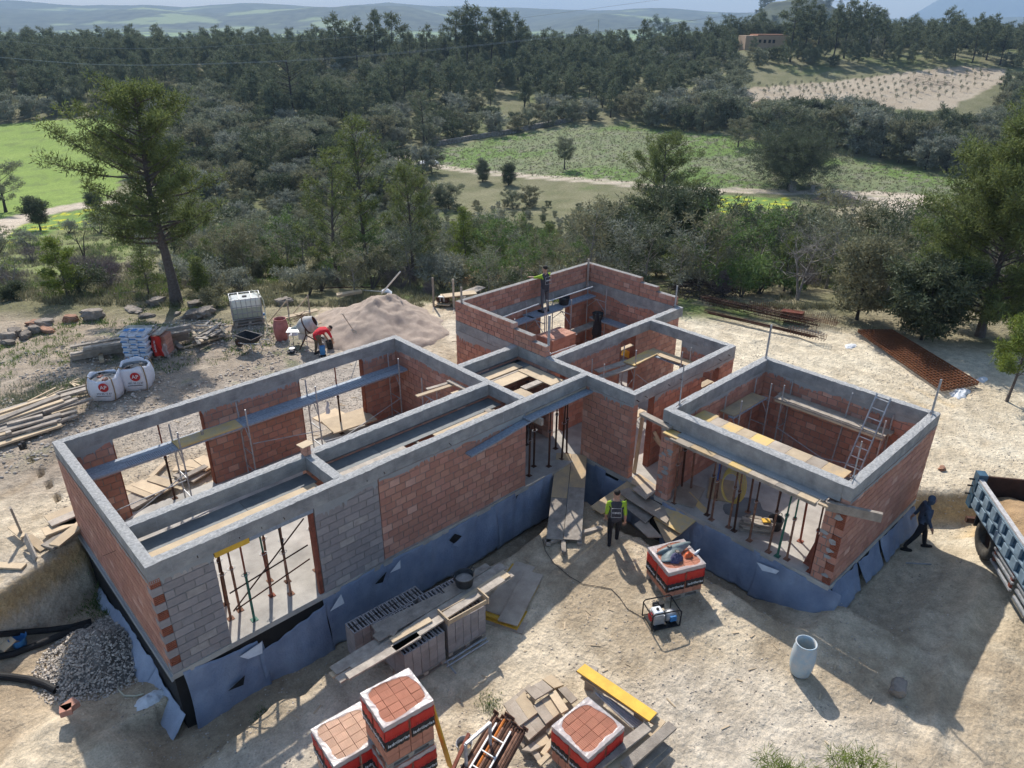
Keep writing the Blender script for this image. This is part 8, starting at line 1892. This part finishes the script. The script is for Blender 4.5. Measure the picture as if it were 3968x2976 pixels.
B_ = dict(pelvis=(-.10, 0, .88), waist=(.04, 0, .98), chest=(.28, 0, 1.04), neck=(.42, 0, 1.04), chin=(.49, 0, 1.00), head=(.56, 0, .96), crown=(.62, 0, .95),
          lsh=(.32, .19, 1.02), lel=(.40, .24, .74), lwr=(.50, .18, .52), lpa=(.53, .16, .45), rsh=(.32, -.19, 1.02), rel=(.42, -.24, .74), rwr=(.52, -.18, .50), rpa=(.55, -.16, .42),
          lhp=(-.10, .10, .86), lkn=(-.02, .17, .48), lan=(-.08, .20, .08), lto=(.08, .22, .03), rhp=(-.10, -.10, .86), rkn=(-.02, -.17, .48), ran=(-.10, -.2, .08), rto=(.06, -.22, .03))
rm = dict(all=['cloth_red', 'cloth_red', 'skin', 'cloth_khaki', 'black'], seg=dict(waist=0, chest=0, neck=0, chin=2, head=2, crown=2, sh=0, el=0, wr=2, pa=2, hp=3, kn=3, an=3, to=4), hand='skin', shoe='black', look=(.6, 0, -.8))
pr = A('w1', 1962, 672); person('workman in red T-shirt bending over a bucket by the concrete mixer', pr, R(5), B_, rm, 1.8)
# ================================================================== ground litter: stones, gravel, tufts
def scatter_stones(name, label, N, pick, smin, smax, m, seed, flat=.6):
    rng = np.random.default_rng(seed); base = np.array([(0, 0, 1), (.9, 0, .1), (.2, .85, .05), (-.75, .5, 0), (-.7, -.55, .1), (.3, -.8, 0), (0, 0, -.7)]); F_ = np.array([(0, 1, 2), (0, 2, 3), (0, 3, 4), (0, 4, 5), (0, 5, 1), (6, 2, 1), (6, 3, 2), (6, 4, 3), (6, 5, 4), (6, 1, 5)])
    xy = pick(rng, N); x, y = xy[:, 0], xy[:, 1]; z = hgt(x, y); N = len(x)
    s = smin+(smax-smin)*rng.random(N)**3.2; a = rng.random(N)*6.28
    B = base[None]*(1+.35*(rng.random((N, 7, 1))-.5)); ca, sa = np.cos(a)[:, None], np.sin(a)[:, None]
    vx = B[..., 0]*ca-B[..., 1]*sa*.8; vy = B[..., 0]*sa+B[..., 1]*ca*.8
    v = np.stack([x[:, None]+vx*s[:, None], y[:, None]+vy*s[:, None], z[:, None]+(B[..., 2]*flat+.15)*s[:, None]], -1).reshape(-1, 3)
    f = (F_[None]+np.arange(N)[:, None, None]*7).reshape(-1, 3); me = bpy.data.meshes.new(name)
    me.vertices.add(len(v)); me.vertices.foreach_set('co', v.ravel()); me.loops.add(len(f)*3); me.loops.foreach_set('vertex_index', f.ravel().astype(int)); me.polygons.add(len(f)); me.polygons.foreach_set('loop_start', np.arange(len(f))*3); me.update(calc_edges=True); me.materials.append(MT[m])
    o = bpy.data.objects.new(name, me); COL.link(o); tag(o, label, None, None, 'stuff')
def outside(x, y): return ~(((x > 2.3) & (x < 12.8) & (y > 12.5) & (y < 19.1)) | ((x > 12.5) & (x < 22) & (y > 10.7) & (y < 18.9) & ((x > 14.8) | (y > 12.5))) | ((x > 14.7) & (x < 20.2) & (y > 4.6) & (y < 10.9)))
def site(rng, N):
    F_ = 7.5+26*rng.random(N)**.8; L_ = (rng.random(N)*2-1)*.78*F_; x, y = XY(F_, L_); m = outside(x, y)&(fbm(x*.5, y*.5, 66, 3) > .38+.12*rng.random(N)); return np.stack([x[m], y[m]], 1)
scatter_stones('pebbles', 'small pale stones strewn over the bare building site', 42000, site, .008, .036, 'pebble', 1)
def rubble(rng, N):
    x = rng.uniform(-2, 13, N); y = rng.uniform(23.5, 33, N); F_, L_ = FL(x, y); m = (F_ < 33) & (fbm(x*.6, y*.6, 67, 3) > .42); return np.stack([x[m], y[m]], 1)
scatter_stones('rubble', 'pale rubble stones on the bank behind the yard', 9000, rubble, .015, .10, 'pebble', 2)
def pitg(rng, N):
    x = 1.55+rng.normal(size=N)*.6; y = 15.3+rng.normal(size=N)*1.0; m = (x < 2.3)&(x > .1)&(y > 13); return np.stack([x[m], y[m]], 1)
def gy(rng, N):
    x = rng.uniform(2, 13, N); y = 19.6+5.5*rng.random(N); m = fbm(x*.5, y*.5, 68, 3) > .44; return np.stack([x[m], y[m]], 1)
scatter_stones('gravel', 'grey gravel spread on the ground behind the long wing', 11000, gy, .01, .035, 'gravel', 4)
def backroad(rng, N):
    x = rng.uniform(20.3, 30, N); y = rng.uniform(-1, 14, N); m = fbm(x*.5, y*.5, 69, 3) > .5; return np.stack([x[m], y[m]], 1)
scatter_stones('gravel', 'pale gravel on the cleared ground right of the garage', 7000, backroad, .01, .04, 'pebble', 6)
# grey stones on the heap by the end wall
hp = bpy.data.objects['gravel_pile.001']; rng = np.random.default_rng(8)
def scat_on(name, label, N, cx, cy, r, h, m, s0, s1, seed):
    r_n = np.random.default_rng(seed); a = r_n.random(N)*6.28; d = r*r_n.random(N)**.5*1.05; x, y = cx+d*np.cos(a), cy+d*np.sin(a); ok = x < 2.36; x, y, d = x[ok], y[ok], d[ok]
    mb = MB()
    for i in range(len(x)):
        s = s0+(s1-s0)*r_n.random()**2; z = gz(x[i], y[i])+h*max(0, 1-d[i]/r)**1.1*1.02; mb.box((x[i], y[i], z+s*.2), (s, s*.8, s*.7), r_n.random()*6, M=Matrix.Rotation(r_n.random()*1.5, 3, 'X'))
    tag(mk(name, mb, m), label, None, None, 'stuff')
scat_on('crushed_stone', 'loose crushed grey stone over the heap by the end wall', 4200, 1.75, 15.9, 1.4, .70, 'pebble', .02, .055, 3)
def chips(n, seed):
    r = random.Random(seed); mb = MB()
    for _ in range(n):
        x, y = r.choice([(r.uniform(4, 13.5), r.uniform(2, 11)), (r.uniform(3, 12.4), r.uniform(19.3, 24)), (r.uniform(12.8, 20), r.uniform(19, 24))]); mb.box((x, y, gz(x, y)+.012), (r.uniform(.05, .26), r.uniform(.01, .04), .012), r.uniform(0, 3))
    tag(mk('wood_scraps', mb, 'wood_pale'), 'scraps and splinters of wood scattered over the site', None, None, 'stuff')
chips(220, 5)
# dry and green tufts
def tufts(name, label, N, pick, m, h, wd, seed, per=9, tall=1.):
    rng = np.random.default_rng(seed); xy = pick(rng, N); x, y = xy[:, 0], xy[:, 1]; z = hgt(x, y); n = len(x); P = np.repeat(np.stack([x, y, z], 1), per, 0); M_ = len(P)
    P = P+np.stack([rng.normal(size=M_)*.10, rng.normal(size=M_)*.10, np.zeros(M_)], 1); d = rng.normal(size=(M_, 3))*.45; d[:, 2] = 1; L_ = h*(.4+rng.random(M_))[:, None]
    sdv = np.stack([rng.normal(size=M_), rng.normal(size=M_), np.zeros(M_)], 1); sdv /= np.linalg.norm(sdv, axis=1)[:, None]
    v = np.stack([P-sdv*wd, P+sdv*wd, P+d*L_], 1).reshape(-1, 3); o = bpy.data.objects.new(name, leafmesh(v, m, name)); COL.link(o); tag(o, label, None, None, 'stuff')
def tb_(rng, N):
    x = rng.uniform(-4, 14, N); y = rng.uniform(24.5, 36, N); F_, L_ = FL(x, y); m = (F_ < 38) & (fbm(x*.7, y*.7, 80, 3) > .52)&((F_ > 29) | (y > 27)); return np.stack([x[m], y[m]], 1)
tufts('weeds', 'green weeds growing on the rubble bank', 3600, tb_, 'grass', .12, .014, 1)
def slope(rng, N):
    F_ = 33+40*rng.random(N)**1.3; L_ = (rng.random(N)*2-1)*.78*F_; x, y = XY(F_, L_); m = fbm(x*.4, y*.4, 81, 3) > .46; return np.stack([x[m], y[m]], 1)
tufts('dry_grass', 'dry yellow grass and low herbs on the slope behind the yard', 30000, slope, 'leaf_scrub', .24, .022, 2, 8)
def slope2(rng, N):
    F_ = 34+45*rng.random(N); L_ = (rng.random(N)*2-1)*.78*F_; x, y = XY(F_, L_); m = fbm(x*.2, y*.2, 83, 3) > .55; return np.stack([x[m], y[m]], 1)
tufts('green_grass', 'patches of fresh green grass on the slope behind the yard', 14000, slope2, 'grass', .26, .03, 3, 8)
def mead(rng, N):
    lo, hi = Z_CENTER.min(0), Z_CENTER.max(0); x = rng.uniform(lo[0], hi[0], N); y = rng.uniform(lo[1], hi[1], N); m = inpoly(Z_CENTER, x, y)&(rng.random(N) > .2); return np.stack([x[m], y[m]], 1)
tufts('meadow_herbs', 'grey green tufts of herbs covering the rough meadow', 12000, mead, 'leaf_scrub', .20, .04, 4, 6)
def one(px_, py_, r_, N_): 
    def f(rng, N): p = at(px_, py_); return np.stack([p.x+rng.normal(size=N)*r_, p.y+rng.normal(size=N)*r_], 1)
    return f
tufts('weeds', 'small green weed clump on the bare ground between the pallets', 60, one(1058, 1518, .10, 60), 'grass', .07, .008, 5, 5); tufts('weeds', 'little weed clump in the shade of the fleece', 40, one(565, 1545, .07, 40), 'grass', .07, .008, 6, 5)
tufts('weeds', 'green weeds along the top of the trench bank', 260, one(225, 1200, .35, 1), 'grass', .10, .012, 7); tufts('weeds', 'green weeds beside the lumber pile at the left edge', 900, one(60, 870, .9, 1), 'leaf_olive', .10, .015, 8, 5)
